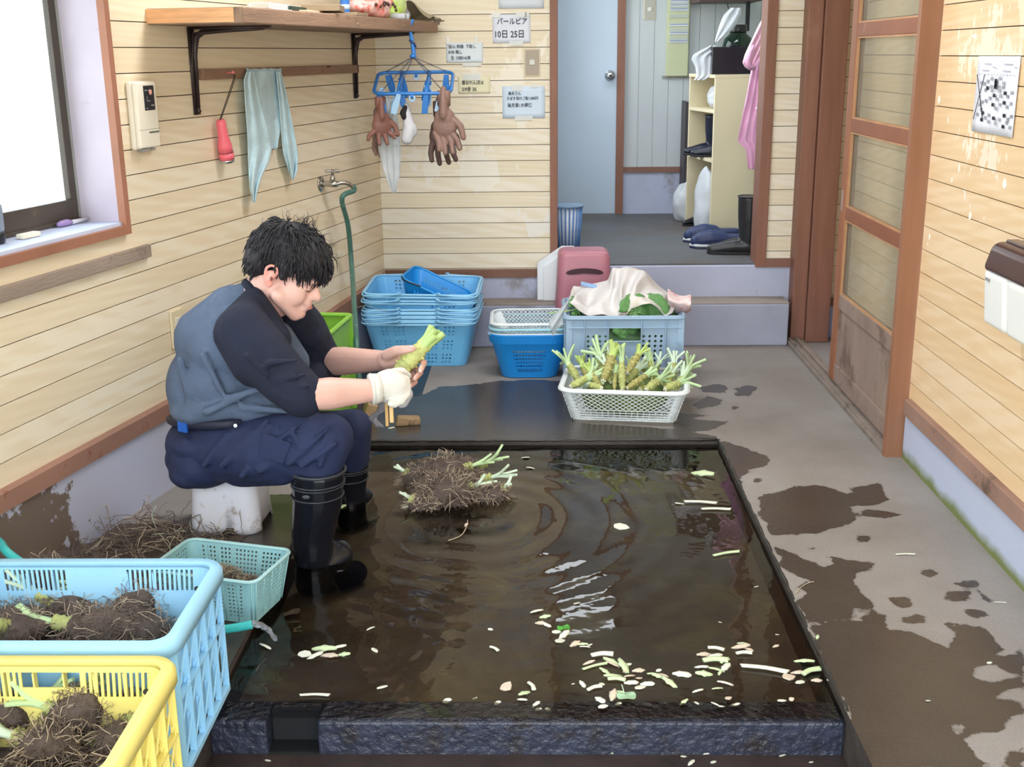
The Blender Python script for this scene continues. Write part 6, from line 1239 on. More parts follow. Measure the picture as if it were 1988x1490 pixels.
def trim(px, py, size, kind, ang, label, group, z=-.019):
    """one trimming, size in photo pixels of its long side"""
    p = Z(px, py, z); kd, m_, nm, k = protos[kind]; dist = math.hypot(p.y, HC); s_ = size * 1.4 * dist / FPX
    if kind not in PM_:
        b, md = chip_mesh(50 + kind, kd); o = b.build(nm, m_, smooth=(kd != 'chunk'), mods=md); PM_[kind] = o; o['label'] = ''
    else: o = PM_[kind].copy(); C.objects.link(o)
    o.location = p; o.scale = (s_, s_ * (.42 if kd == 'stalk' and (size > 36 or z > -.01) else 1), s_ * (.5 if kd != 'stalk' else (.42 if (size > 36 or z > -.01) else 1))); hs_ = math.sin(px * 12.9 + py * 7.7); o.rotation_euler = (hs_ * .35 if kd != 'stalk' else 0, (hs_ * 3.3 % 1 - .5) * .5 if kd != 'stalk' else 0, ang); o['label'] = label; o['category'] = 'trimming'; o['group'] = group; return o
def C4(x, y): return 1000 + x / 2.84, 1100 + y / 2.84
G1 = 'pale vegetable trimmings floating on the basin water'
T = [ # crop coordinates (scale 2.84 from 1000,1100): x, y, size px, kind, angle
 (120, 252, 20, 0, .5, 'pale shaving, topmost of the string left of centre'), (165, 280, 16, 1, .2, 'greenish shaving under the topmost one of the string'), (140, 315, 15, 4, -.2, 'thin pinkish shaving left in the string of floating bits'), (175, 326, 14, 0, -.4, 'white shaving left of the bright green leaf'),
 (228, 365, 14, 2, .1, 'white chip at the lower left of the bright green leaf'), (270, 380, 22, 0, .9, 'large white shaving just under the bright green leaf'), (248, 415, 18, 2, .6, 'white chip lowest beside the bright green leaf'),
 (330, 430, 18, 4, .7, 'slim pinkish shaving between the string and the main cluster'), (372, 432, 15, 1, .0, 'pale green shaving above the main cluster'), (385, 448, 15, 0, .1, 'white curled shaving above the main cluster'), (413, 436, 9, 2, .5, 'tiny white chip above the main cluster'),
 (480, 498, 30, 5, .1, 'white stalk piece at the top of the main cluster'), (440, 556, 38, 3, .45, 'broad pale green stalk piece at left of the main cluster'), (408, 535, 18, 4, .3, 'pinkish shaving over the broad stalk piece'), (530, 530, 26, 1, -.6, 'green shaving in the middle of the main cluster'), (540, 545, 20, 4, -.4, 'grey shaving in the middle of the main cluster'), (595, 555, 34, 1, -1.3, 'upright green shaving at right of the main cluster'), (622, 545, 12, 2, .3, 'white chip touching the upright green shaving'),
 (495, 583, 20, 1, -.8, 'curled green shaving under the broad stalk piece'), (540, 612, 28, 1, .3, 'green shaving in the lower main cluster'), (560, 632, 24, 3, -.1, 'flat green stalk piece in the lower main cluster'), (610, 580, 14, 4, 1.0, 'pinkish shaving at the foot of the upright green one'), (478, 652, 9, 2, 0, 'tiny white chip left of the round leaf'), (437, 678, 22, 5, .5, 'white sliver left of the round leaf'), (372, 652, 16, 0, -1.1, 'white shaving left of the lower main cluster'), (320, 650, 5, 2, 0, 'speck left of the lower main cluster'),
 (680, 578, 18, 4, .2, 'pinkish folded shaving right of the main cluster'), (630, 610, 18, 4, .5, 'thin pinkish shaving between the two clusters'), (682, 620, 12, 6, .3, 'brownish chip between the two clusters'), (640, 645, 20, 0, .1, 'white shaving right of the flat green stalk'), (690, 672, 18, 2, .4, 'white chunk between the main cluster and the triangular shaving'), (730, 652, 20, 0, -.1, 'white shaving left of the triangular one'), (760, 598, 18, 1, .3, 'green shaving above the triangular one'), (792, 576, 9, 2, .2, 'tiny white chip above the triangular shaving'), (790, 610, 20, 1, -.5, 'green chip behind the triangular shaving'), (820, 604, 14, 4, -.6, 'pinkish bit behind the triangular shaving'), (850, 645, 28, 1, -.8, 'triangular green shaving with a white edge'), (920, 600, 26, 0, -.2, 'white shell-like shaving alone between the clusters'),
 (1108, 462, 22, 5, -.3, 'white stalk piece at the top of the right cluster'), (1040, 490, 20, 4, .1, 'pinkish shaving at upper left of the right cluster'), (1100, 500, 22, 0, .1, 'white shaving in upper right cluster'), (1105, 530, 34, 3, .0, 'long pale stalk piece in the right cluster'), (1028, 560, 20, 0, -.3, 'white shaving at left of the right cluster'), (1040, 596, 24, 1, 0, 'oval green shaving under the right cluster'), (1110, 575, 22, 1, -.2, 'green shaving in the lower right cluster'), (1160, 560, 22, 0, .9, 'white shaving at the right end of the right cluster'), (1155, 528, 16, 3, .7, 'short green stalk piece in the right cluster'), (1130, 590, 14, 1, 1.2, 'small green shaving lowest in the right cluster'),
 (1245, 448, 26, 4, .0, 'thin grey shaving in the small upper right group'), (1262, 486, 22, 5, .05, 'white curved shaving in the small upper right group'), (1290, 462, 14, 4, -.7, 'pinkish shaving in the small upper right group'), (1255, 430, 16, 1, -.5, 'greenish sliver topmost in the small upper right group'),
 (1595, 530, 28, 1, -.3, 'square green shaving near the right front corner'), (1630, 590, 30, 3, .5, 'pale stalk shaving near the right front corner'), (1560, 590, 20, 4, -.1, 'pinkish shaving beside the square green one'), (1505, 615, 22, 6, .2, 'brownish chip at the end of the long white stalk'), (1570, 642, 16, 0, .5, 'white shaving below the corner group'), (1662, 632, 16, 4, .1, 'pink white shaving close to the basin corner'), (1736, 630, 10, 2, .1, 'white chip right in the basin corner'),
 (1008, 690, 16, 0, .3, 'white shaving standing alone below the shell-like one'), (1115, 678, 16, 1, .3, 'greenish shaving under the right cluster'), (1158, 650, 22, 0, -.3, 'white shaving under the right end of the right cluster'), (1175, 730, 12, 6, .4, 'brown chip near the kerb under the right cluster'), (930, 752, 16, 1, .7, 'green white shaving near the kerb right of centre'), (998, 757, 11, 0, -.9, 'small white shaving near the kerb right of centre'), (1106, 765, 14, 0, -.5, 'white shaving on the kerb edge right of centre'), (1140, 775, 12, 2, .2, 'white chip on the kerb edge right of centre'), (1215, 765, 14, 2, 0, 'white chip on the kerb edge under the thin group'), (1470, 744, 14, 2, .2, 'white chip near the kerb, right part'), (1523, 735, 9, 6, .2, 'brownish chip near the kerb, right part'),
 (92, 668, 20, 5, -1.2, 'white stalk piece near the kerb, left of the clusters'), (50, 705, 22, 1, .8, 'leafy green scrap near the kerb, left of the clusters'), (40, 738, 14, 0, .1, 'white scrap under the leafy green one'), (115, 765, 16, 0, .9, 'white shaving at the kerb left of centre'), (470, 740, 20, 0, -.9, 'white shaving near the kerb under the main cluster'), (485, 778, 16, 2, .3, 'white chip on the kerb under the main cluster'), (540, 715, 24, 4, 1.3, 'grey green shaving left of the round leaf'), (570, 700, 14, 3, .0, 'small green bit touching the round leaf'), (570, 762, 11, 2, .3, 'white bead-like chip below the round leaf'), (130, 790, 10, 2, 0, 'small chip on the kerb edge, left'), (180, 790, 8, 2, 0, 'smaller chip on the kerb edge, left'),
 (340, 206, 10, 2, .1, 'lone white chip floating above the clusters'), (1130, 310, 6, 2, 0, 'lone speck floating above the right cluster'), (1438, 442, 11, 4, .5, 'small pinkish bit alone right of the thin group'), (1330, 114, 7, 2, 0, 'speck floating far up on the right'), (1445, 378, 6, 2, 0, 'speck above the long white stalk')]
for (x, y, s_, k, a, lb) in T: trim(*C4(x, y), s_, k, a, lb, G1, z=(-.019 if y < 745 else -.022))
T2 = [(1360, 978, 44, 5, -.15, 'long thin white stalk piece floating near the right rear edge'), (1390, 991, 40, 5, -.05, 'second thin white stalk floating near the right rear edge'), (1410, 1077, 40, 3, .35, 'green stalk piece with a slit floating near the right edge'), (1206, 1025, 24, 2, 0, 'white flake floating right of centre'), (1365, 922, 34, 1, -.5, 'green shaving floating under the basket reflection'), (1319, 979, 14, 2, 0, 'white chip left of the thin stalks'),
 (1020, 890, 12, 0, 0, 'small shaving behind the water pile'), (1030, 910, 12, 0, 0, 'thin shaving right of the water pile'), (960, 1262, 16, 5, -.8, 'thin straw bit floating left of centre'), (952, 1223, 8, 2, 0, 'speck floating left of centre'), (720, 1222, 16, 0, 1.0, 'white shaving floating right of the jet'), (727, 1264, 14, 2, -.9, 'white chip floating right of the leaf pieces'), (515, 1257, 20, 0, -.5, 'white shaving under the water jet'), (592, 1272, 22, 2, -.3, 'white scrap left of the pale leaf pieces'), (612, 1275, 24, 0, .5, 'white scrap joined to the pale leaf pieces'), (630, 1262, 34, 1, .1, 'pale leaf piece floating right of the jet'), (655, 1260, 26, 0, .2, 'larger pale leaf piece floating right of the jet'), (640, 1275, 26, 4, -.2, 'pinkish leaf piece floating right of the jet'), (668, 1272, 18, 1, 0, 'greenish leaf piece at right of that group'),
 (611, 1352, 40, 5, .0, 'white wedge of stalk lying on the kerb by the outlet'), (742, 1336, 16, 2, .2, 'white chip on the kerb, far left'), (868, 1362, 14, 2, .2, 'white chip near the kerb, left half'), (922, 1357, 8, 2, .2, 'tiny white chip near the kerb, left half'), (966, 1366, 11, 2, .2, 'small white chip near the kerb, left of the leafy scrap'), (983, 1335, 24, 6, -1.0, 'brown curved twig-like scrap near the kerb'),
 (545, 1025, 26, 3, .2, 'green shaving on the water left of the near boot'), (662, 985, 16, 1, .6, 'green shaving floating between the boots'), (680, 975, 12, 4, .2, 'dull shaving floating beside the far boot'), (905, 1020, 10, 4, 1.2, 'brown scrap near the water pile'), (790, 985, 14, 0, .2, 'shaving at the front left of the water pile')]
for (x, y, s_, k, a, lb) in T2: trim(x, y, s_, k, a, lb, G1, z=(-.019 if y < 1355 else -.022))
trim(1484, 1302, 62, 5, -.28, 'long curved white stalk piece near the right front corner', G1)
G2 = 'trimmings dropped on the lower front floor and kerb face'
for (x, y, s_, k, a, lb) in [(1190, 1460, 16, 1, 1.3, 'green bit at the foot of the kerb'), (1299, 1460, 24, 0, .5, 'white shaving at the foot of the kerb, centre'), (1327, 1470, 9, 2, 0, 'white chip right of the central shaving below the kerb'), (1374, 1463, 16, 2, .3, 'white chunk at the foot of the kerb'), (1342, 1482, 14, 0, .8, 'white shaving lowest in front of the kerb'), (1385, 1481, 9, 2, 0, 'chip lowest in front of the kerb, right'), (1519, 1468, 10, 2, 0, 'chip at the foot of the kerb, right part'), (1630, 1455, 10, 2, 0, 'chip in the right corner below the kerb'), (1272, 1460, 14, 6, .3, 'brown scrap at the foot of the kerb'), (1575, 1481, 7, 2, 0, 'speck on the lower floor right'), (520, 1478, 9, 2, 0, 'chip on the lower floor left')]: trim(x, y, s_, k, a, lb, G2, z=-.104)
G3 = 'trimmings dropped on the concrete floor'
for (x, y, s_, k, a, lb) in [(1758, 1078, 26, 5, 0, 'thin straw bit on the dry concrete at right'), (1942, 1171, 16, 5, -.1, 'short straw bit on the concrete far right'), (1587, 1238, 12, 1, 1.2, 'green bit on the basin edge at right'), (1921, 1288, 8, 2, 0, 'white crumb on the right floor'), (1802, 1362, 9, 2, .4, 'white crumb on the wet right floor'), (760, 832, 10, 2, .2, 'white crumb on the wet floor behind the basin'), (330, 1045, 10, 2, .3, 'white crumb on the left floor beside the stool'), (352, 1035, 16, 2, .5, 'white chip on the left floor beside the stool'), (310, 1048, 8, 2, .5, 'tiny crumb on the left floor')]: trim(x, y, s_, k, a, lb, G3, z=.0005)
t = B().tube(spline([Z(1545, 1152, .002), Z(1556, 1140, .002), Z(1570, 1132, .003), Z(1580, 1130, .002)], 5), .0011, 5).build('root_strand', rt_b, world=True, loc=Z(1560, 1140, 0), smooth=True); tag(t, 'curled root strand lying on the right basin edge', 'root')
t = B().tube(spline([Z(908, 1010, -.018), Z(906, 1022, -.018), Z(895, 1040, -.018), Z(870, 1050, -.018)], 5), .0013, 5).build('root_strand', rt_b, world=True, loc=Z(900, 1030, -.02), smooth=True); tag(t, 'curled root strand drifting in front of the water pile', 'root')
# bright green leaf and round leaf
def flat_leaf(label, px, py, r, mat, rz):
    g = [[(r * i / 6 * math.cos(a) * 1.25, r * i / 6 * math.sin(a), .001 + .003 * math.sin(a * 3) * i / 6) for a in [2 * PI * j / 20 for j in range(21)]] for i in range(7)]
    p = Z(px, py, -.018); o = B().sheet(g).build('leaf', mat, loc=p, rot=(0, 0, rz), smooth=True, mods=(SOL(.0012, 1),)); tag(o, label, 'leaf')
flat_leaf('small bright green leaf floating in the string of trimmings', 1094, 1220, .013, pm('bright_leaf', (72, 150, 48), 0.4, 0.1, 20), .3)
flat_leaf('round grey green leaf floating below the main cluster', 1216, 1352, .017, pm('greygreen_leaf', (150, 184, 150), 0.4, 0.06, 20), 0)
b = B(); b.tube([Z(1207, 1330, -.017), Z(1212, 1346, -.016)], .0012, 6); tag(b.build('thin_stalk', stk2, world=True, loc=Z(1210, 1338, -.017)), 'thin white stem lying against the round floating leaf', 'stem')
# ================================================================= BACK ROOM THINGS
FZ = .360
t = thing('waste_bin', 'slatted blue and white waste bin inside the doorway', 'bin', (.150, 5.72, FZ))
bbm = pm('slate_blue_plastic', (92, 132, 190), 0.4, 0.08, 6); b = B()
for k in range(22): a = 2 * PI * k / 22; b.tube([(.058 * math.cos(a), .058 * math.sin(a), .005), (.074 * math.cos(a), .074 * math.sin(a), .235)], .0045, 6)
b.build('slats', bbm, t, smooth=True); B().lathe([(.054, .004), (.070, .234)], 28).build('liner', pm('white_liner', (214, 222, 234), 0.4), t, smooth=True)
B().lathe([(.072, .232), (.082, .236), (.083, .243), (.077, .246), (.072, .242)], 28).build('rim', pm('grey_blue_rim', (120, 146, 176), 0.4), t, smooth=True); B().lathe([(.0, .0), (.062, .0), (.062, .014), (.056, .015)], 28).build('base', bbm, t, smooth=True)
# shoe cabinet
CA = Vector((.953, 6.324, FZ)); CBv = (Vector((.872, 6.772, FZ)) - CA); crz = math.atan2(-CBv.x, CBv.y); CLn = CBv.length
t = thing('shoe_cabinet', 'cream open shoe cabinet beside the doorway in the back room', 'cabinet', CA, crz); CM = Matrix.Translation(CA) @ Matrix.Rotation(crz, 4, 'Z'); crm = pm('cream_laminate', (216, 204, 172), 0.5, 0.04, 3); CH = W(1378, 152, 6.324).z - FZ; CD = .30
for (y0, y1) in ((0, .018), (CLn - .018, CLn)): B().bx(0, CD, y0, y1, 0, CH).build('side_panel', crm, t, mods=(BEV(.001),))
B().bx(-.004, CD, 0, CLn, CH, CH + .018).build('top_panel', crm, t, mods=(BEV(.002),)); B().bx(CD - .01, CD, .018, CLn - .018, 0, CH).build('back_panel', crm, t)
shz = [W(1360, 212, 6.45).z - FZ, W(1355, 305, 6.5).z - FZ]
for z in shz: B().bx(0.0, CD - .01, .018, CLn - .018, z - .018, z).build('shelf', crm, t, mods=(BEV(.001),))
def incab(x, y, z): return CM @ Vector((x, y, z))
crumple('plastic_bag', (.14, .22, .12), bagw, incab(.085, .15, shz[0] + .001), crz, 'white bag with dark stripes on the top cabinet shelf', 'plastic bag', 71)
def boot(name, label, loc, rz, H_, mat, sc=1.0, group=None, band=False):
    t = thing(name, label, 'boot', loc, rz, group)
    b = B(); b.caps([(0, 0, H_ * .98), (0, 0, H_ * .6), (0, 0, H_ * .28), (.004, 0, .075 * sc)], [.062 * sc, .058 * sc, .048 * sc, .044 * sc]); b.caps([(-.01 * sc, 0, .045 * sc), (.07 * sc, 0, .042 * sc), (.14 * sc, 0, .030 * sc), (.185 * sc, 0, .026 * sc)], [.044 * sc, .042 * sc, .034 * sc, .028 * sc]); b.cap((-.015 * sc, 0, .02 * sc), .036 * sc, (.18 * sc, 0, .016 * sc), .030 * sc)
    b.v = [(v[0], v[1], max(v[2], .012)) if v[2] < .5 else v for v in b.v]; b.v = [(v[0], v[1], min(v[2], H_)) for v in b.v]
    b.build('boot_upper', mat, t, mods=remesh(.0055, 3)); 
    B().prism([(-.052 * sc, -.03 * sc), (.02 * sc, -.038 * sc), (.13 * sc, -.044 * sc), (.19 * sc, -.034 * sc), (.212 * sc, 0), (.19 * sc, .034 * sc), (.13 * sc, .044 * sc), (.02 * sc, .038 * sc), (-.052 * sc, .03 * sc)], .016 * sc).build('boot_sole', pm('black_sole', (34, 34, 34), 0.7), t, mods=(BEV(.003),))
    B().tube([(.0625 * sc * math.cos(a), .0625 * sc * math.sin(a), H_ - .001) for a in [2 * PI * k / 24 for k in range(24)]], .0035 * sc, 6, closed=True).build('boot_rim', mat, t, smooth=True)
    return t
blk = pm('black_rubber_boot', (44, 44, 48), 0.35, 0.15, 8); nvy = pm('navy_rubber_boot', (32, 36, 52), 0.3, 0.12, 8)
boot('rubber_boot', 'navy rubber boot standing in the middle cabinet shelf, front one', incab(.10, .16, shz[1] + .001), crz + 2.9, .22, nvy, .80); boot('rubber_boot', 'navy rubber boot further back on the middle cabinet shelf', incab(.10, .30, shz[1] + .001), crz + 3.1, .22, nvy, .80)
crumple('plastic_bag', (.15, .20, .33), bagw, incab(.02, .13, .002), crz, 'tall crumpled clear bag in the bottom of the cabinet', 'plastic bag', 72, amp=.25)
crumple('plastic_bag', (.20, .18, .24), bagw, (Z(1316, 405, FZ).x - .01, 6.86, FZ), 0.2, 'clear white bag on the floor left of the cabinet', 'plastic bag', 73, amp=.25)
boot('black_shoe', 'black shoe lying between the bag and the cabinet', (Z(1338, 412, FZ).x, 6.70, FZ), 3.6, .08, blk, .62)['category'] = 'shoe'
# dark rack behind the cabinet
t = thing('dark_rack', 'narrow black rack standing behind the shoe cabinet', 'rack', (.905, 7.02, FZ)); dkm = pm('dark_wood_rack', (62, 56, 60), 0.5, 0.1); rz0, rz1 = W(1330, 330, 7.0).z - FZ, W(1330, 197, 7.0).z - FZ
B().bx(-.03, -.012, -.10, .10, 0, rz1).build('upright', dkm, t); B().bx(.18, .20, -.10, .10, 0, rz1).build('upright', dkm, t)
for z in (rz1 - .01, W(1330, 272, 7.0).z - FZ, W(1330, 310, 7.0).z - FZ): B().bx(-.012, .18, -.10, .10, z - .01, z).build('shelf', dkm, t)
# things on the cabinet top
tz = FZ + CH + .0185
bx0 = incab(.035, .02, 0); x0_, x1_ = W(1381, 120, 6.38).x, W(1466, 120, 6.38).x
t = thing('black_box', 'black glossy carton box standing on the shoe cabinet', 'box', ((x0_ + x1_) / 2, 6.44, tz), .03); hbx = W(1400, 91, 6.35).z - tz
B().bx(-(x1_ - x0_) / 2, (x1_ - x0_) / 2, -.075, .085, 0, hbx).build('carton', pm('black_carton', (26, 24, 30), 0.25, 0.1), t, mods=(BEV(.004),)); B().bx(-.01, .03, -.02, .02, hbx, hbx + .012).build('lid_tab', MATS['black_plastic'], t, mods=(BEV(.004),))
t = thing('glass_jar', 'large dark green glass jar behind the black box', 'jar', (W(1432, 90, 6.62).x, 6.62, tz)); zt = W(1432, 48, 6.62).z - tz
B().lathe([(.0, 0), (.075, .003), (.085, .02), (.086, zt * .55), (.075, zt * .72), (.045, zt * .82), (.040, zt * .90)], 28).build('jar_body', pm('dark_green_glass', (16, 40, 28), 0.08, 0.1), t, smooth=True); B().lathe([(.046, zt * .84), (.048, zt * .86), (.048, zt * .98), (.044, zt), (0, zt)], 28).build('jar_lid', pm('black_lid', (30, 30, 30), 0.3), t, smooth=True)
BGL = [(88, 1378), (96, 1362), (106, 1345), (116, 1342), (130, 1350), (148, 1352), (160, 1343)]; BGR = [(88, 1392), (96, 1400), (110, 1384), (130, 1382), (148, 1381), (160, 1360)]
hang_sheet('handled_bag', BGL, BGR, 88, 156, 6.42, bagw, .006, None, 'white plastic carrier bag draped over the front of the cabinet', 'plastic bag', n=20, m_=10, th=.002)
hang_sheet('tall_bag', [(14, 1418), (30, 1404), (50, 1396), (70, 1390), (82, 1387)], [(14, 1440), (30, 1438), (50, 1428), (70, 1410), (82, 1396)], 15, 82, 6.50, bagw, .010, None, 'translucent white bag rising above the black box', 'plastic bag', n=20, m_=8, th=.002)
# dark wall shelf and bracket above
p0 = W(1352, 0, 6.9); p1 = W(1456, 0, 6.9); t = thing('dark_shelf', 'dark wooden shelf at the very top of the back room view', 'shelf', ((p0.x + p1.x) / 2, 6.9, W(1400, 4, 6.9).z))
B().bx(-(p1.x - p0.x) / 2, (p1.x - p0.x) / 2 + .05, -.12, .28, 0, .05).build('board', pm('dark_shelf_wood', (78, 56, 52), 0.5, .1), t, mods=(BEV(.003),)); B().bx((p1.x - p0.x) / 2 - .02, (p1.x - p0.x) / 2 + .0, -.02, .0, -.16, 0).build('bracket', MATS['dark_metal'], t)
B().tube(spline([W(1411, 4, 6.72) - Vector((t.location)), W(1413, 12, 6.72) - Vector(t.location), W(1416, 22, 6.72) - Vector(t.location)], 4), .003, 6).build('cord', MATS['black_rubber'], t, smooth=True)
# card rack on the ribbed wall
a_, c_ = W(1297, -60, YR - .02), W(1335, 148, YR - .02); t = thing('card_rack', 'tall beige time card rack on the ribbed wall', 'card rack', ((a_.x + c_.x) / 2, YR, c_.z)); hw_ = (c_.x - a_.x) / 2; hh_ = a_.z - c_.z
B().bx(-hw_, hw_, -.035, 0, 0, hh_).build('rack_body', pm('olive_beige_metal', (188, 192, 158), 0.5, 0.04), t, mods=(BEV(.006, 3),)); B().bx(-hw_ - .018, hw_ + .018, -.012, -.0, -.01, .004).build('foot_bracket', pm('grey_bracket', (150, 146, 140), 0.5), t)
for py, col in ((-6, 0), (2, 0), (10, 0), (18, 0), (31, 1), (48, 0), (58, 1), (64, 0), (74, 1), (80, 0)):
    q = W(1316, py, YR - .04).z - c_.z; pt = B().bx(-hw_ + .018, hw_ - .010, -.0405, -.034, q - .010, q + .008).build('card', pm('card_%d_paper' % col, ((190, 196, 206), (178, 184, 176))[col], 0.7), t)
    if col == 0: B().bx(-hw_ + .020, hw_ - .012, -.0412, -.0404, q + .001, q + .004).build('card_line', pm('blue_grey_line', (92, 104, 140), 0.6), pt)
# pink raincoat hanging on the right-hand wall
pkc = pm('pink_vinyl', (236, 176, 212), 0.45, 0.06, 6, 0.25, 12)
t = thing('raincoat', 'pink raincoat hanging inside the doorway by the jamb', 'raincoat', W(1470, 20, 5.95))
hang_sheet('coat_body', [(18, 1482), (60, 1474), (110, 1466), (135, 1458), (180, 1450), (230, 1440), (275, 1431), (290, 1448), (330, 1452)], [(18, 1500), (60, 1500), (330, 1500)], 20, 329, 5.98, pkc, .011, t, n=50, m_=18, th=.003)
hang_sheet('coat_sleeve', [(20, 1488), (50, 1472), (80, 1458), (105, 1446), (122, 1441), (132, 1447), (137, 1458)], [(20, 1500), (60, 1495), (100, 1482), (130, 1470), (137, 1463)], 22, 137, 5.90, pm('pale_pink_vinyl', (236, 190, 208), 0.45, 0.05, 6, 0.25, 12), .012, t, n=30, m_=12, th=.004)
b = B(); q = W(1452, 105, 5.88)
for i in range(14): pass
B().tube([W(1463, 88, 5.87), W(1455, 100, 5.86), W(1450, 118, 5.86), W(1455, 130, 5.87), W(1466, 128, 5.88), W(1476, 112, 5.89)], [.010, .018, .022, .020, .016, .01], 10, flat=.5).build('rolled_cuff', pkc, t, world=True, smooth=True)
B().ell(W(1469, 211, 5.93), .006).build('button', pm('white_snap', (240, 236, 240), 0.4), t, world=True, smooth=True)
B().tube([W(1486, 22, 5.98), Vector((1.402, 5.98, W(1486, 16, 5.98).z))], .005, 8).build('hanging_loop', pkc, t, world=True, smooth=True)
# clogs and boot on the entrance floor
def clog(label, px, py, y, rz):
    p = Z(px, py, FZ); t = thing('clog', label, 'clog', (p.x, p.y, FZ), rz, 'navy clogs on the entrance floor'); nv = pm('navy_clog', (42, 54, 92), 0.5, 0.06)
    b = B(); b.caps([(-.10, 0, .048), (-.03, 0, .046), (.05, 0, .050), (.10, 0, .042), (.125, 0, .034)], [.038, .040, .048, .044, .034]); b.v = [(v[0], v[1], max(v[2], .018)) for v in b.v]; b.v = [(v[0], v[1], min(v[2], .072 if v[0] < -.02 else 9)) for v in b.v]; b.build('clog_upper', nv, t, mods=remesh(.005, 3))
    po = [(-.135, -.028), (-.05, -.036), (.05, -.048), (.13, -.040), (.162, 0), (.13, .040), (.05, .048), (-.05, .036), (-.135, .028)]
    B().prism(po, .012, Matrix.Translation((0, 0, .012))).build('white_midsole', pm('white_rubber', (224, 226, 230), 0.5), t, mods=(BEV(.003),)); B().prism(po, .011).build('clog_sole', pm('navy_sole', (44, 52, 78), 0.6), t, mods=(BEV(.002),)); B().ell((-.02, -.045, .052), .007).build('strap_rivet', pm('white_rivet', (220, 220, 224), 0.4), t, smooth=True)
clog('navy clog with white sole, the nearer one facing left', 1400, 482, 0, 3.05); clog('navy clog with white sole, the farther one mostly behind', 1385, 470, 0, 3.12)
p = Z(1452, 497, FZ); boot('rubber_boot', 'tall black rubber boot against the right doorway jamb', (1.045, 5.67, FZ), 3.05, W(1460, 381, 5.67).z - FZ, blk, .95)
# nearer mark: label tabs
# ================================================================= THE MAN ON THE STOOL
skin = pm('skin', (224, 180, 168), 0.5, 0.05, 9, 0.10, 120, sss=0.12, dirt=(220, 156, 142), dirt_s=7, dirt_t=0.60)
hairm = pm('black_hair', (34, 32, 38), 0.62, 0.3, 60)
shirt_g = pm('slate_grey_knit', (84, 98, 122), 0.9, 0.08, 10, 0.25, 130, dirt=(92, 108, 130), dirt_s=5, dirt_t=.55)
shirt_n = pm('navy_black_knit', (26, 32, 52), 0.9, 0.10, 10, 0.25, 130)
panm = pm('navy_work_trousers', (34, 44, 78), 0.8, 0.12, 9, 0.45, 16)
gum = pm('wet_black_rubber', (20, 22, 30), 0.16, 0.15, 8, 0.15, 14)
glm = pm('white_cotton_glove', (222, 219, 212), 0.9, 0.03, 20, 0.3, 120)
# stool
t = thing('bath_stool', 'low worn white plastic stool the man sits on', 'stool', (-.905, 3.135, .0015), (0, 0, -.04))
stm = pm('worn_white_plastic', (222, 224, 234), 0.45, 0.04, 6, dirt=(150, 130, 112), dirt_s=13, dirt_t=0.585)
prof = [(.0, .104, .098), (.02, .103, .097), (.10, .097, .091), (.158, .094, .088), (.172, .088, .082), (.176, .070, .066)]
rgs = [[(x, y, z) for x, y in rrect(w * 2, d * 2, .045, (14, 12), 6)] for z, w, d in prof]; n_ = len(rgs[0]); b = B(); ff = []
for i in range(len(prof) - 1):
    for j in range(n_):
        if i == 0 and (8 <= j < 11 or 20 <= j < 33): continue
        ff.append((i * n_ + j, i * n_ + (j + 1) % n_, (i + 1) * n_ + (j + 1) % n_, (i + 1) * n_ + j))
ff.append(tuple((len(prof) - 1) * n_ + j for j in range(n_))); b.add([p for q in rgs for p in q], ff); b.build('stool_shell', stm, t, smooth=True, auto=50, mods=(SOL(.004, -1),))
B().prism([(-.026, 0), (.026, 0), (.012, .014), (0, .020), (-.012, .014)], .002, Matrix.Translation((.018, -.0985, .0)) @ Matrix.Rotation(PI / 2, 4, 'X')).build('foot_notch', pm('dark_notch', (40, 36, 34), 0.5), t)  # flat dark plate set over the notch opening
man = thing('person', 'man in grey and navy shirt, dark trousers and rubber boots sitting and trimming wasabi', 'person', (-.85, 3.08, 0))
# ---- joints (world)
hip = W(402, 878, 3.08); wai = W(388, 800, 3.08); bel = W(425, 760, 3.08); che = W(445, 668, 3.08); upc = W(490, 600, 3.08); nek = W(512, 560, 3.08)
shR = W(492, 636, 2.905); elR = W(592, 768, 2.80); wrR = W(728, 758, 2.90); hdR = W(756, 750, 2.93)
shL = W(560, 626, 3.24); elL = W(628, 702, 3.29); wrL = W(748, 700, 3.12); hdL = W(778, 700, 3.08)
hpR = W(415, 872, 2.99); knR = W(636, 852, 2.90); anR = W(606, 1052, 2.90)
hpL = W(415, 868, 3.17); knL = W(678, 838, 3.27); anL = W(676, 948, 3.37)
# ---- head in its own frame: x = face direction, z = up, origin at the ear
HO = W(541, 532, 3.075); th_ = math.radians(27); HM = Matrix.Translation(HO) @ Matrix.Rotation(math.radians(-4), 4, 'Z') @ Matrix.Rotation(th_, 4, 'Y') @ Matrix.Scale(.97, 4)
def Hd(x, y, z): return HM @ Vector((x, y, z))
def hell(b, c, r, rot=None, nu=18, nv=12):
    R = HM.to_3x3() @ (Matrix.Rotation(rot, 3, 'Y') if rot else Matrix.Identity(3)); st = len(b.v); b.ell((0, 0, 0), r, M=None, nu=nu, nv=nv); cc = Hd(*c)
    for i in range(st, len(b.v)): b.v[i] = tuple(cc + R @ Vector(b.v[i]))
def hcap(b, p, rp, q, rq, n=12): b.cap(Hd(*p), rp, Hd(*q), rq, n)
b = B()
hell(b, (.012, 0, .052), (.098, .074, .082)); hell(b, (.060, 0, .030), (.052, .060, .062)); hell(b, (.058, 0, -.020), (.050, .056, .050))
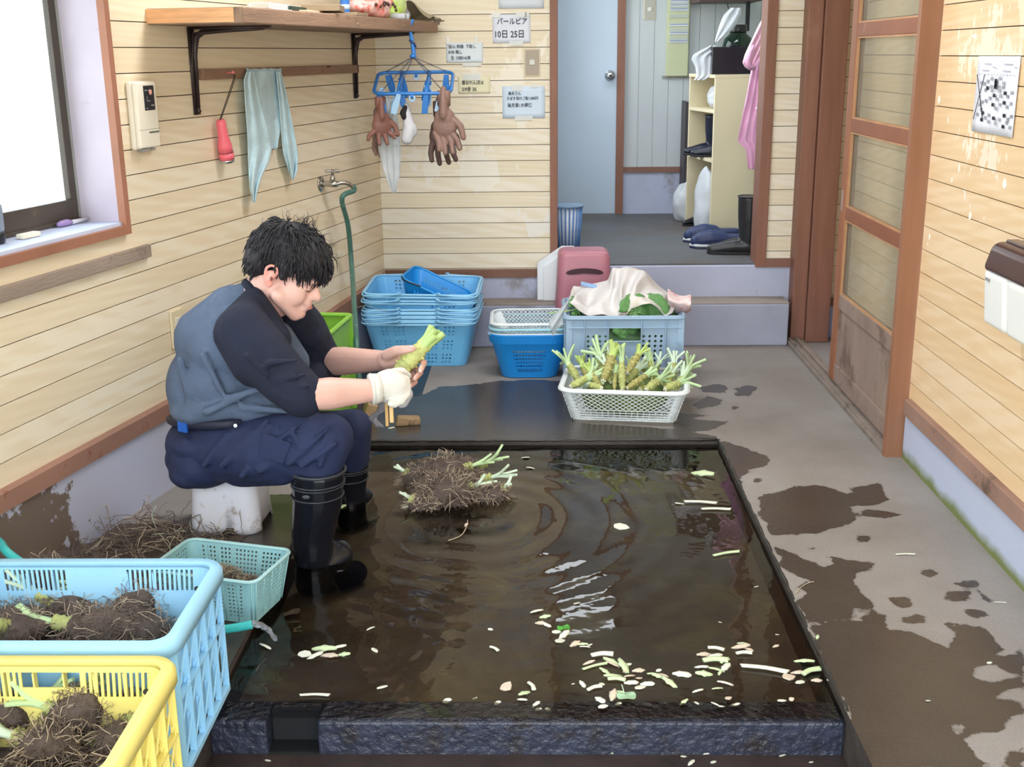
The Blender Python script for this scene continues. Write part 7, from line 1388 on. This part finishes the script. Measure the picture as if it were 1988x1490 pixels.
hcap(b, (.035, .052, -.040), .024, (.088, .012, -.080), .021); hcap(b, (.035, -.052, -.040), .024, (.088, -.012, -.080), .021); hell(b, (.062, 0, -.064), (.042, .042, .032)); hell(b, (.098, 0, -.076), (.018, .022, .017))
hell(b, (.056, -.036, -.020), (.046, .027, .042)); hell(b, (.056, .036, -.020), (.046, .027, .042)); hell(b, (.040, 0, -.040), (.048, .060, .040))         # cheeks
hcap(b, (.104, 0, .022), .0085, (.126, 0, -.010), .0105); hell(b, (.124, 0, -.014), (.0125, .012, .009)); hell(b, (.113, -.012, -.016), (.010, .007, .0075)); hell(b, (.113, .012, -.016), (.010, .007, .0075))
hell(b, (.100, 0, .036), (.016, .048, .012)); hell(b, (.100, 0, -.034), (.020, .026, .016)); hell(b, (.110, 0, -.043), (.012, .021, .0055)); hell(b, (.107, 0, -.055), (.012, .019, .0065))
hell(b, (.092, -.030, .012), (.013, .017, .010)); hell(b, (.092, .030, .012), (.013, .017, .010))          # closed eyelids
# neck
b.caps([Hd(-.008, 0, -.012), Hd(-.022, 0, -.070), nek.lerp(upc, .3)], [.054, .054, .056]); b.cap(Hd(.02, 0, -.06), .040, nek.lerp(upc, .6) + Vector((.05, 0, 0)), .050)
# trunk under the clothes, arms, legs
b.caps([upc, che, bel, W(425, 800, 3.08), W(425, 850, 3.08)], [.040, .066, .075, .08, .075]); b.cap(shR + Vector((-.02, .04, -.02)), .03, shL + Vector((-.02, -.04, -.02)), .03); b.cap(hpR, .05, hpL, .05)
b.caps([shR + Vector((-.03, .03, -.03)), elR], [.030, .036]); b.caps([elR, elR.lerp(wrR, .35), wrR], [.040, .043, .029]); b.caps([shL, elL], [.040, .036]); b.caps([elL, elL.lerp(wrL, .35), wrL], [.042, .042, .028])
for hp_, kn_, an_ in ((hpR, knR, anR), (hpL, knL, anL)): b.caps([hp_, kn_, kn_.lerp(an_, .4), an_], [.055, .048, .046, .038])
# right hand core inside the glove, joined to the wrist
b.cap(wrR, .028, hdR, .030)
# ---- bare left hand: palm behind the rhizome, thumb on top, fingers curled round to the front
palm0 = W(752, 699, 3.11); palm1 = W(785, 694, 3.09)
b.caps([wrL, palm0, palm1], [.028, .030, .026]); b.cap(W(757, 706, 3.12), .024, W(780, 712, 3.10), .022); b.cap(W(768, 692, 3.10), .022, W(780, 704, 3.10), .022)
fing = [([(786, 692, 3.115), (808, 692, 3.10), (824, 704, 3.055), (817, 719, 3.016)], [.0108, .0100, .0094, .0086]),
        ([(782, 700, 3.12), (802, 710, 3.10), (816, 724, 3.050), (806, 735, 3.008)], [.0108, .0102, .0096, .0088]),
        ([(776, 708, 3.12), (794, 724, 3.09), (806, 742, 3.045), (796, 750, 3.006)], [.0104, .0098, .0092, .0084]),
        ([(768, 714, 3.11), (784, 730, 3.08), (793, 747, 3.04), (790, 753, 3.02)], [.0100, .0096, .0090, .0080])]
for pts, rs in fing: b.caps([W(*p) for p in pts], rs, 10)
b.caps([W(752, 690, 3.085), W(770, 681, 3.05), W(788, 679, 3.025), W(801, 677, 3.015)], [.018, .0150, .0128, .0100], 10)
body = b.build('body', skin, man, world=True, mods=remesh(.0046, 3, .5))
# eyes, brows, ears, lips, nails
b = B()
for s_ in (-1, 1): b.tube([Hd(.1055, s_ * .018, .0035), Hd(.1045, s_ * .028, .0020), Hd(.1005, s_ * .038, .0030), Hd(.0945, s_ * .046, .006)], [.0006, .0011, .0011, .0006], 6)
b.build('eyelashes', pm('lash_black', (34, 26, 26), 0.6), man, world=True, smooth=True)
b = B()
for s_ in (-1, 1): b.tube([Hd(.1125, s_ * .012, .036), Hd(.109, s_ * .026, .040), Hd(.099, s_ * .042, .038)], [.0012, .0024, .0010], 6, flat=.6)
b.build('eyebrows', hairm, man, world=True, smooth=True)
b = B(); b.tube([Hd(.117, -.021, -.0475), Hd(.1215, -.010, -.0475), Hd(.1225, 0, -.047), Hd(.1215, .010, -.0475), Hd(.117, .021, -.0475)], [.0014, .0026, .0026, .0026, .0014], 8); b.build('lips', pm('lip', (206, 132, 128), 0.45), man, world=True, smooth=True)
for s_ in (-1, 1):
    b = B(); cx_, cy_, cz_ = -.002, s_ * .077, .006
    rim_ = [Hd(cx_ + x, cy_ + s_ * o_, cz_ + z) for x, z, o_ in ((.013, .012, -.004), (.012, .024, .003), (.002, .033, .006), (-.011, .031, .008), (-.018, .020, .010), (-.016, .004, .008), (-.010, -.012, .005), (-.002, -.024, .001), (.006, -.026, -.002), (.009, -.016, -.004))]
    b.tube(spline(rim_, 3), .0042, 8); b.cap(Hd(cx_ + .004, cy_, cz_ + .010), .011, Hd(cx_ - .004, cy_, cz_ - .012), .010); b.tube(spline([Hd(cx_ + .004, cy_ + s_ * .002, cz_ + .018), Hd(cx_ - .008, cy_ + s_ * .006, cz_ + .014), Hd(cx_ - .009, cy_ + s_ * .006, cz_ - .002), Hd(cx_ + .002, cy_ + s_ * .004, cz_ - .010)], 4), .0034, 8); b.cap(Hd(cx_ + .004, cy_, cz_ - .018), .008, Hd(cx_ + .004, cy_, cz_ - .024), .007)
    b.build('ear', pm('ear_skin', (230, 160, 148), 0.5, 0.05, sss=0.12), man, world=True, mods=remesh(.0022, 2, .5))
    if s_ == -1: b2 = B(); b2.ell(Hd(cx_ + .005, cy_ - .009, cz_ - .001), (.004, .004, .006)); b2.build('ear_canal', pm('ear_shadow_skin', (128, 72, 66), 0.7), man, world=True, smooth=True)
for pts, rs in fing:
    a_, c_ = W(*pts[2]), W(*pts[3]); d = (c_ - a_).normalized(); q = c_ + d * .004 + Vector((.001, -1, .25)).normalized() * (rs[3] * .80); B().ell(q, (.0048, .0024, .0056)).build('fingernail', pm('nail', (238, 200, 190), 0.3), man, world=True, smooth=True)
q = W(799, 674, 3.006); B().ell(q, (.0068, .0036, .0045)).build('fingernail', MATS['nail'], man, world=True, smooth=True)
# ---- hair: scalp cap and many curved locks
b = B()
hell(b, (.000, 0, .070), (.106, .084, .084)); hell(b, (.052, 0, .086), (.070, .074, .058)); hell(b, (-.050, 0, .030), (.062, .072, .062)); hell(b, (-.060, 0, -.002), (.042, .058, .040)); hell(b, (.090, 0, .082), (.030, .056, .028))
for s_ in (-1, 1): hcap(b, (.020, s_ * .070, .050), .018, (.026, s_ * .074, .018), .010)
cap_ = b.build('hair', hairm, man, world=True, mods=remesh(.005, 3, .5) + (('DISPLACE', dict(strength=0.0)),))
cap_.modifiers.remove(cap_.modifiers[-1])
rd = random.Random(8); b = B()
def lock(p, n_, down, ln, r0, curl, seg=6):
    v = (n_ * .55 + down).normalized(); pts = [p - n_ * .004]; w_ = Vector((rd.uniform(-1, 1), rd.uniform(-1, 1), rd.uniform(-1, 1)))
    for k in range(seg):
        v = (v + down * .16 - n_ * .10 + w_ * curl * math.sin(k * 1.3 + 1) * .30).normalized(); pts.append(pts[-1] + v * ln / seg)
    b.tube(pts, [r0 * (1 - .80 * k / seg) for k in range(seg + 1)], 5)
crown = Vector((-.035, 0, .150))
for _ in range(1900):
    a = rd.uniform(0, 2 * PI); e_ = math.acos(rd.uniform(-.55, 1)); d = Vector((math.cos(a) * math.sin(e_), math.sin(a) * math.sin(e_), math.cos(e_)))
    p = Vector((.010 + d.x * .112, d.y * .084, .068 + d.z * .088))
    if p.x > .03 and p.z < .052: continue               # face stays free
    if p.z < .030 and p.x > -.012: continue
    if p.z < -.010 and p.x > -.02: continue
    if p.x > .085 and p.z < .062: continue
    away = (p - crown); away = (away - d * away.dot(d)); away = away.normalized() if away.length > 1e-4 else Vector((1, 0, 0))
    down = (away * .9 + Vector((0, 0, -.35))).normalized(); wn_ = HM.to_3x3() @ d; wd_ = HM.to_3x3() @ down; 
    ln = rd.uniform(.030, .058) * (1.15 if p.x > .05 else 1.0)
    if p.z < .04: ln *= .62
    lock(Hd(*p), (wn_.normalized() * 1.5), wd_.normalized(), ln, rd.uniform(.0024, .0048), rd.uniform(1.0, 2.6))
for _ in range(420):
    a = rd.uniform(0, 2 * PI); e_ = math.acos(rd.uniform(-.85, .9)); d = Vector((math.cos(a) * math.sin(e_), math.sin(a) * math.sin(e_), math.cos(e_)))
    if d.x > -.1: continue
    p = Vector((-.046 + d.x * .060, d.y * .071, .018 + d.z * .060)); lock(Hd(*p), (HM.to_3x3() @ d).normalized(), (HM.to_3x3() @ Vector((-.1, 0, -1))).normalized(), rd.uniform(.014, .026), rd.uniform(.0024, .0040), rd.uniform(.5, 1.4))
for _ in range(90):      # unruly fine hairs on top
    a = rd.uniform(0, 2 * PI); e_ = rd.uniform(.0, 1.2); d = Vector((math.cos(a) * math.sin(e_), math.sin(a) * math.sin(e_), math.cos(e_))); p = Vector((.015 + d.x * .118, d.y * .090, .068 + d.z * .098)); wn_ = (HM.to_3x3() @ d).normalized(); lock(Hd(*p), wn_, (wn_.cross(Vector((rd.uniform(-1, 1), rd.uniform(-1, 1), rd.uniform(-1, 1)))) * .6 + wn_ * .3).normalized(), rd.uniform(.03, .05), .0009, 2.4)
for k in range(46):      # fringe over the brow and locks before the ear
    y = -.062 + .124 * (k / 45); x = .106 - 6.5 * y * y; p = Hd(x, y, .090 + rd.uniform(-.006, .010)); wn_ = (HM.to_3x3() @ Vector((1, y * 6, .2))).normalized(); lock(p, wn_, (HM.to_3x3() @ Vector((.10, y * 1.2, -1))).normalized(), rd.uniform(.022, .040), rd.uniform(.0022, .0034), 1.4)
for s_ in (-1, 1):
    for k in range(26): x = -.004 + .050 * rd.random(); p = Hd(x, s_ * .078, .048 + rd.uniform(0, .02)); wn_ = (HM.to_3x3() @ Vector((.1, s_, .1))).normalized(); lock(p, wn_, (HM.to_3x3() @ Vector((.35, 0, -1))).normalized(), rd.uniform(.022, .040), rd.uniform(.0024, .0036), .5)
b.build('hair_locks', hairm, cap_, world=True, smooth=True)
# ---- shirt: grey trunk with raglan sleeves of its own colour
b = B()
def tor(px_, py_, y, rx, ry, rz): b.ell(W(px_, py_, y), (rx, ry, rz), nu=22, nv=14)
tor(498, 606, 3.08, .060, .105, .060); tor(474, 630, 3.08, .098, .150, .085); tor(452, 668, 3.08, .125, .168, .110); tor(436, 725, 3.08, .138, .170, .110); tor(432, 768, 3.08, .142, .172, .070); tor(402, 778, 3.08, .098, .165, .052); tor(510, 700, 3.08, .110, .140, .100); tor(500, 770, 3.06, .110, .150, .070); tor(412, 655, 3.08, .080, .125, .075); tor(376, 745, 3.08, .068, .135, .105)
b.cap(W(540, 655, 3.04), .045, W(560, 705, 3.05), .06); b.caps([W(493, 572, 3.08), W(452, 612, 3.08), W(415, 660, 3.08)], [.046, .085, .11]); b.cap(W(500, 640, 2.98), .045, W(500, 640, 3.18), .05)
rd = random.Random(3)
for (x0, y0, x1, y1, yy) in ((350, 700, 372, 800, 2.935), (470, 790, 560, 800, 2.915), (440, 775, 540, 745, 2.905), (400, 800, 470, 770, 2.905), (395, 690, 430, 760, 2.905), (372, 760, 400, 800, 2.93)): b.cap(W(x0, y0, yy), .012, W(x1, y1, yy), .008)
shirt = b.build('shirt', shirt_g, man, world=True, mods=remesh(.0065, 4, .6))
b = B(); b.tube([W(px_, py_, yy) for px_, py_, yy in ((480, 552, 3.03), (492, 572, 3.005), (512, 600, 3.000), (532, 630, 3.01), (548, 645, 3.05), (556, 634, 3.10), (548, 606, 3.14), (520, 572, 3.145), (490, 550, 3.13), (472, 547, 3.08))], .014, 8, closed=True, flat=.8); b.build('collar', shirt_n, shirt, world=True, smooth=True, mods=(('SUBSURF', dict(levels=1, render_levels=1)),))
b = B(); b.caps([W(492, 600, 2.99), W(474, 645, 2.90), W(508, 690, 2.865), W(554, 738, 2.835), W(586, 766, 2.815)], [.044, .074, .076, .068, .062]); b.cap(W(492, 575, 3.03), .028, W(465, 640, 2.94), .066); b.cap(W(494, 580, 3.01), .030, W(528, 632, 2.975), .034); b.cap(W(500, 600, 2.985), .04, W(530, 660, 2.93), .05); b.cap(W(458, 650, 2.90), .060, W(500, 700, 2.88), .075); b.cap(W(520, 735, 2.85), .032, W(568, 774, 2.82), .036)
b.cap(W(584, 748, 2.80), .028, W(575, 780, 2.80), .026)
for (x0, y0, x1, y1) in ((520, 705, 575, 700), (530, 740, 590, 728), (540, 765, 596, 748), (480, 690, 520, 730)): b.cap(W(x0, y0, 2.775), .010, W(x1, y1, 2.765), .006)
b.build('sleeve', shirt_n, shirt, world=True, mods=remesh(.006, 4, .6))
b = B(); b.caps([W(560, 600, 3.16), W(585, 640, 3.24), W(610, 680, 3.28), W(634, 708, 3.285)], [.062, .074, .066, .056]); b.cap(W(620, 730, 3.25), .050, W(600, 740, 3.2), .06); b.cap(W(575, 605, 3.20), .040, W(600, 650, 3.22), .05); b.build('sleeve', shirt_n, shirt, world=True, mods=remesh(.006, 4, .6))
# ---- trousers, tucked into the boots
b = B()
b.ell(W(405, 880, 3.08), (.108, .165, .090), nu=22, nv=14); b.ell(W(396, 842, 3.08), (.092, .158, .052), nu=22, nv=14); b.ell(W(440, 840, 3.06), (.09, .14, .045)); b.ell(W(362, 850, 3.08), (.050, .125, .055)); b.ell(W(385, 900, 3.07), (.075, .15, .055)); b.ell(W(350, 880, 3.08), (.034, .10, .045))
b.caps([W(425, 872, 3.0), W(520, 872, 2.935), W(600, 854, 2.90), W(636, 856, 2.90)], [.090, .096, .078, .068]); b.ell(W(640, 852, 2.90), (.066, .070, .068)); b.caps([W(636, 860, 2.90), W(620, 905, 2.90), W(614, 930, 2.90)], [.066, .062, .058]); b.cap(W(470, 895, 2.98), .075, W(545, 905, 2.92), .055); b.cap(W(560, 880, 2.90), .065, W(590, 905, 2.9), .05)
b.caps([W(430, 866, 3.16), W(560, 855, 3.24), W(676, 838, 3.27)], [.085, .086, .066]); b.caps([W(680, 836, 3.27), W(682, 885, 3.31)], [.066, .058]); b.ell(W(690, 828, 3.26), (.05, .06, .05))
for (x0, y0, x1, y1, yy, r0) in ((470, 925, 540, 830, 2.855, .010), (430, 905, 520, 815, 2.872, .010), (560, 900, 640, 830, 2.826, .010), (585, 905, 655, 860, 2.826, .009), (505, 915, 560, 870, 2.842, .010), (620, 905, 640, 860, 2.830, .008), (395, 905, 440, 840, 2.895, .009), (585, 880, 565, 830, 2.826, .008), (540, 855, 600, 810, 2.83, .007), (360, 855, 380, 905, 2.945, .008)): b.cap(W(x0, y0, yy), r0, W(x1, y1, yy), r0 * .6)
trs = b.build('trousers', panm, man, world=True, mods=remesh(.0065, 3, .55))
b = B(); b.prism([(-.012, -.05), (.055, -.045), (.060, .018), (-.02, .02)], .004, Matrix.Translation(W(520, 858, 2.828)) @ Matrix.Rotation(PI / 2 + .05, 4, 'X') @ Matrix.Rotation(-.35, 4, 'Z')); b.build('pocket_flap', panm, trs, world=True, mods=(BEV(.002),))
for (px_, py_, yy) in ((457, 827, 2.900), (341, 892, 2.985)): B().ell(W(px_, py_, yy), (.0055, .0035, .0055)).build('snap_button', pm('white_snap_button', (236, 236, 240), 0.35), trs, world=True, smooth=True)
b = B(); b.tube([W(hx_, hy_, yy) for hx_, hy_, yy in ((470, 822, 2.925), (430, 826, 2.915), (395, 827, 2.93), (362, 824, 2.95), (345, 820, 2.975), (331, 818, 3.03), (328, 816, 3.10), (345, 812, 3.2), (420, 810, 3.25))], .008, 10, flat=1.7); b.build('belt', pm('dark_navy_belt', (30, 34, 54), 0.6), man, world=True, smooth=True)
b = B(); b.bx(-.016, .016, -.004, .006, -.020, .018, M=Matrix.Translation(W(354, 826, 2.945)) @ Matrix.Rotation(-.5, 4, 'Z') @ Matrix.Rotation(.05, 4, 'Y')); b.build('belt_pouch', pm('blue_pouch', (30, 92, 182), 0.5), man, world=True, mods=(BEV(.003),))
# ---- rubber boots
def rboot(top, mid, ank, toe, r0, name_rim):
    b = B(); sole_z = BZ + .002
    b.caps([top, mid, ank, Vector((ank.x, ank.y, max(ank.z - .05, sole_z + .05)))], [r0, r0 * .94, r0 * .80, r0 * .76]); heel = Vector((ank.x - (toe.x - ank.x) * .12, ank.y - (toe.y - ank.y) * .12, sole_z + .036))
    b.caps([heel, heel.lerp(toe, .55) + Vector((0, 0, .006)), toe], [.040, .044, .036]); b.cap(Vector((ank.x, ank.y, sole_z + .055)), r0 * .78, Vector((toe.x, toe.y, sole_z + .04)).lerp(ank, .45), .050)
    b.v = [(v[0], v[1], max(v[2], sole_z)) for v in b.v]; b.v = [(v[0], v[1], min(v[2], top.z + .004)) for v in b.v]
    bo = b.build('rubber_boot', gum, man, world=True, mods=remesh(.0055, 3, .5))
    for k, (dz, rr_) in enumerate(((0, .0048), (-.028, .0024), (-.036, .0020), (-.066, .0024))):
        c_ = top.lerp(mid, -dz / max(1e-6, (top - mid).length)); rad = r0 * (1 - .06 * (-dz) / .1) + (.001 if k else .0)
        B().tube([(c_.x + rad * math.cos(a), c_.y + rad * math.sin(a), c_.z + (.003 if k == 0 else 0)) for a in [2 * PI * q / 36 for q in range(36)]], rr_, 6, closed=True).build('boot_rib' if k else 'boot_rim', pm('boot_rib_grey', (54, 58, 66), 0.35), bo, world=True, smooth=True)
    return bo
b1 = rboot(W(618, 915, 2.90), W(616, 975, 2.90), W(606, 1045, 2.90), Vector((-.520, 2.965, BZ + .036)), .072, '')
b2 = rboot(W(676, 892, 3.33), W(676, 925, 3.345), W(678, 955, 3.36), Vector((-.55, 3.42, BZ + .036)), .066, '')
b = B(); b.ell(W(594, 966, 2.829), (.011, .0025, .006)); b.build('boot_emblem', pm('boot_emblem_grey', (62, 66, 74), 0.5), b1, world=True, smooth=True)
# ---- white work glove on the right hand
b = B(); gw = W(726, 754, 2.90)
b.caps([W(734, 753, 2.905), W(752, 748, 2.92), W(766, 752, 2.925)], [.036, .042, .042]); b.ell(W(756, 756, 2.92), (.040, .034, .040)); b.ell(W(758, 735, 2.93), (.034, .030, .026))
gf = [([(770, 730, 2.935), (788, 738, 2.94), (790, 756, 2.925), (781, 768, 2.905)], .0125), ([(774, 742, 2.925), (790, 752, 2.925), (789, 768, 2.908), (778, 776, 2.895)], .0125), ([(770, 755, 2.91), (784, 766, 2.908), (780, 779, 2.895), (770, 782, 2.888)], .012), ([(762, 766, 2.90), (772, 778, 2.895), (766, 786, 2.885), (758, 784, 2.880)], .011)]
for pts, r_ in gf: b.caps([W(*p) for p in pts], [r_, r_, r_ * .95, r_ * .85], 10)
b.caps([W(762, 726, 2.955), W(780, 722, 2.975), W(792, 730, 2.985)], [.0150, .013, .011], 10)
glv = b.build('work_glove', glm, man, world=True, mods=remesh(.0042, 3, .5))
b = B(); c0 = W(736, 754, 2.905); c1 = W(722, 756, 2.898); b.tube([c0, c1], [.037, .040], 20); b.tube([c1 + Vector((0, 0, 0)), c1 + (c1 - c0) * .12], [.0405, .039], 20); b.build('glove_cuff', glm, glv, world=True, smooth=True, mods=(SOL(.003, 1),))
b = B(); b.caps([W(786, 752, 2.925), W(792, 766, 2.92), W(784, 784, 2.915), W(778, 788, 2.912)], [.014, .015, .012, .008], 10); b.build('grey_fingertips', pm('grey_cotton', (176, 174, 180), 0.8, 0.05), glv, world=True, mods=remesh(.004, 3))  # fingertip ends in a greyer cotton than the glove
# ---- things he holds
t = thing('trimming_knife', 'small knife with a split pale wooden handle held in the gloved hand', 'knife', W(760, 800, 2.93))
whm = pm('pale_wood_handle', (226, 190, 132), 0.55, 0.1, 8, stretch=(4, 4, 1))
B().bx(-.0055, .0055, -.005, .005, -.030, .045).build('handle', whm, t, mods=(BEV(.002),)); B().bx(-.017, -.0085, -.004, .004, -.040, .042).build('handle_half', pm('tan_wood_handle', (196, 158, 100), 0.6), t, mods=(BEV(.0015),)); B().tube([(-.004, 0, .04), (.004, .03, .07)], [.004, .002], 6).build('tang', pm('steel', (190, 192, 198), 0.3, metal=0.9), t)
t = wasabi('wasabi', 'knobbly green wasabi held in the bare hand, stalks up to the right', 91, .125, .0235, 7, .050, .30, (pm('held_rhizome', (196, 204, 130), 0.5, 0.18, 30, 0.3, 60), pm('held_stalk', (186, 214, 138), 0.4, 0.08, 14)))
orient(t, W(768, 728, 3.045), W(826, 668, 3.065), .125, .4, 1.05)
# wet plastic wisp and wooden block behind the knee
g = [[W(728 + 8 * math.sin(i * .7) - i * .6 + j * 3.2, 782 + i * 4.4, 3.10 + .008 * math.sin(i + j)) for j in range(6)] for i in range(12)]
tag(B().sheet(g).build('root_wisp', pm('grey_wisp', (150, 148, 156), 0.4, .2, 30, alpha=.7), world=True, loc=g[0][0], smooth=True, mods=(SOL(.0012, 0),)), 'thin grey wisp of wet root skin dangling below the gloved hand', 'root skin')
p = Z(716, 812, 0.0); t = B().bx(-.02, .02, -.03, .06, 0, .05).build('wood_block', pm('pale_wood_block', (176, 146, 108), 0.7, 0.2, 9, dirt=(110, 86, 62), dirt_s=14, dirt_t=.56), loc=(p.x, p.y, .001), rot=(0, .35, .2), mods=(BEV(.004),)); tag(t, 'pale wooden block on the wet floor just behind the man\'s knees', 'block'); t.location.z = .012
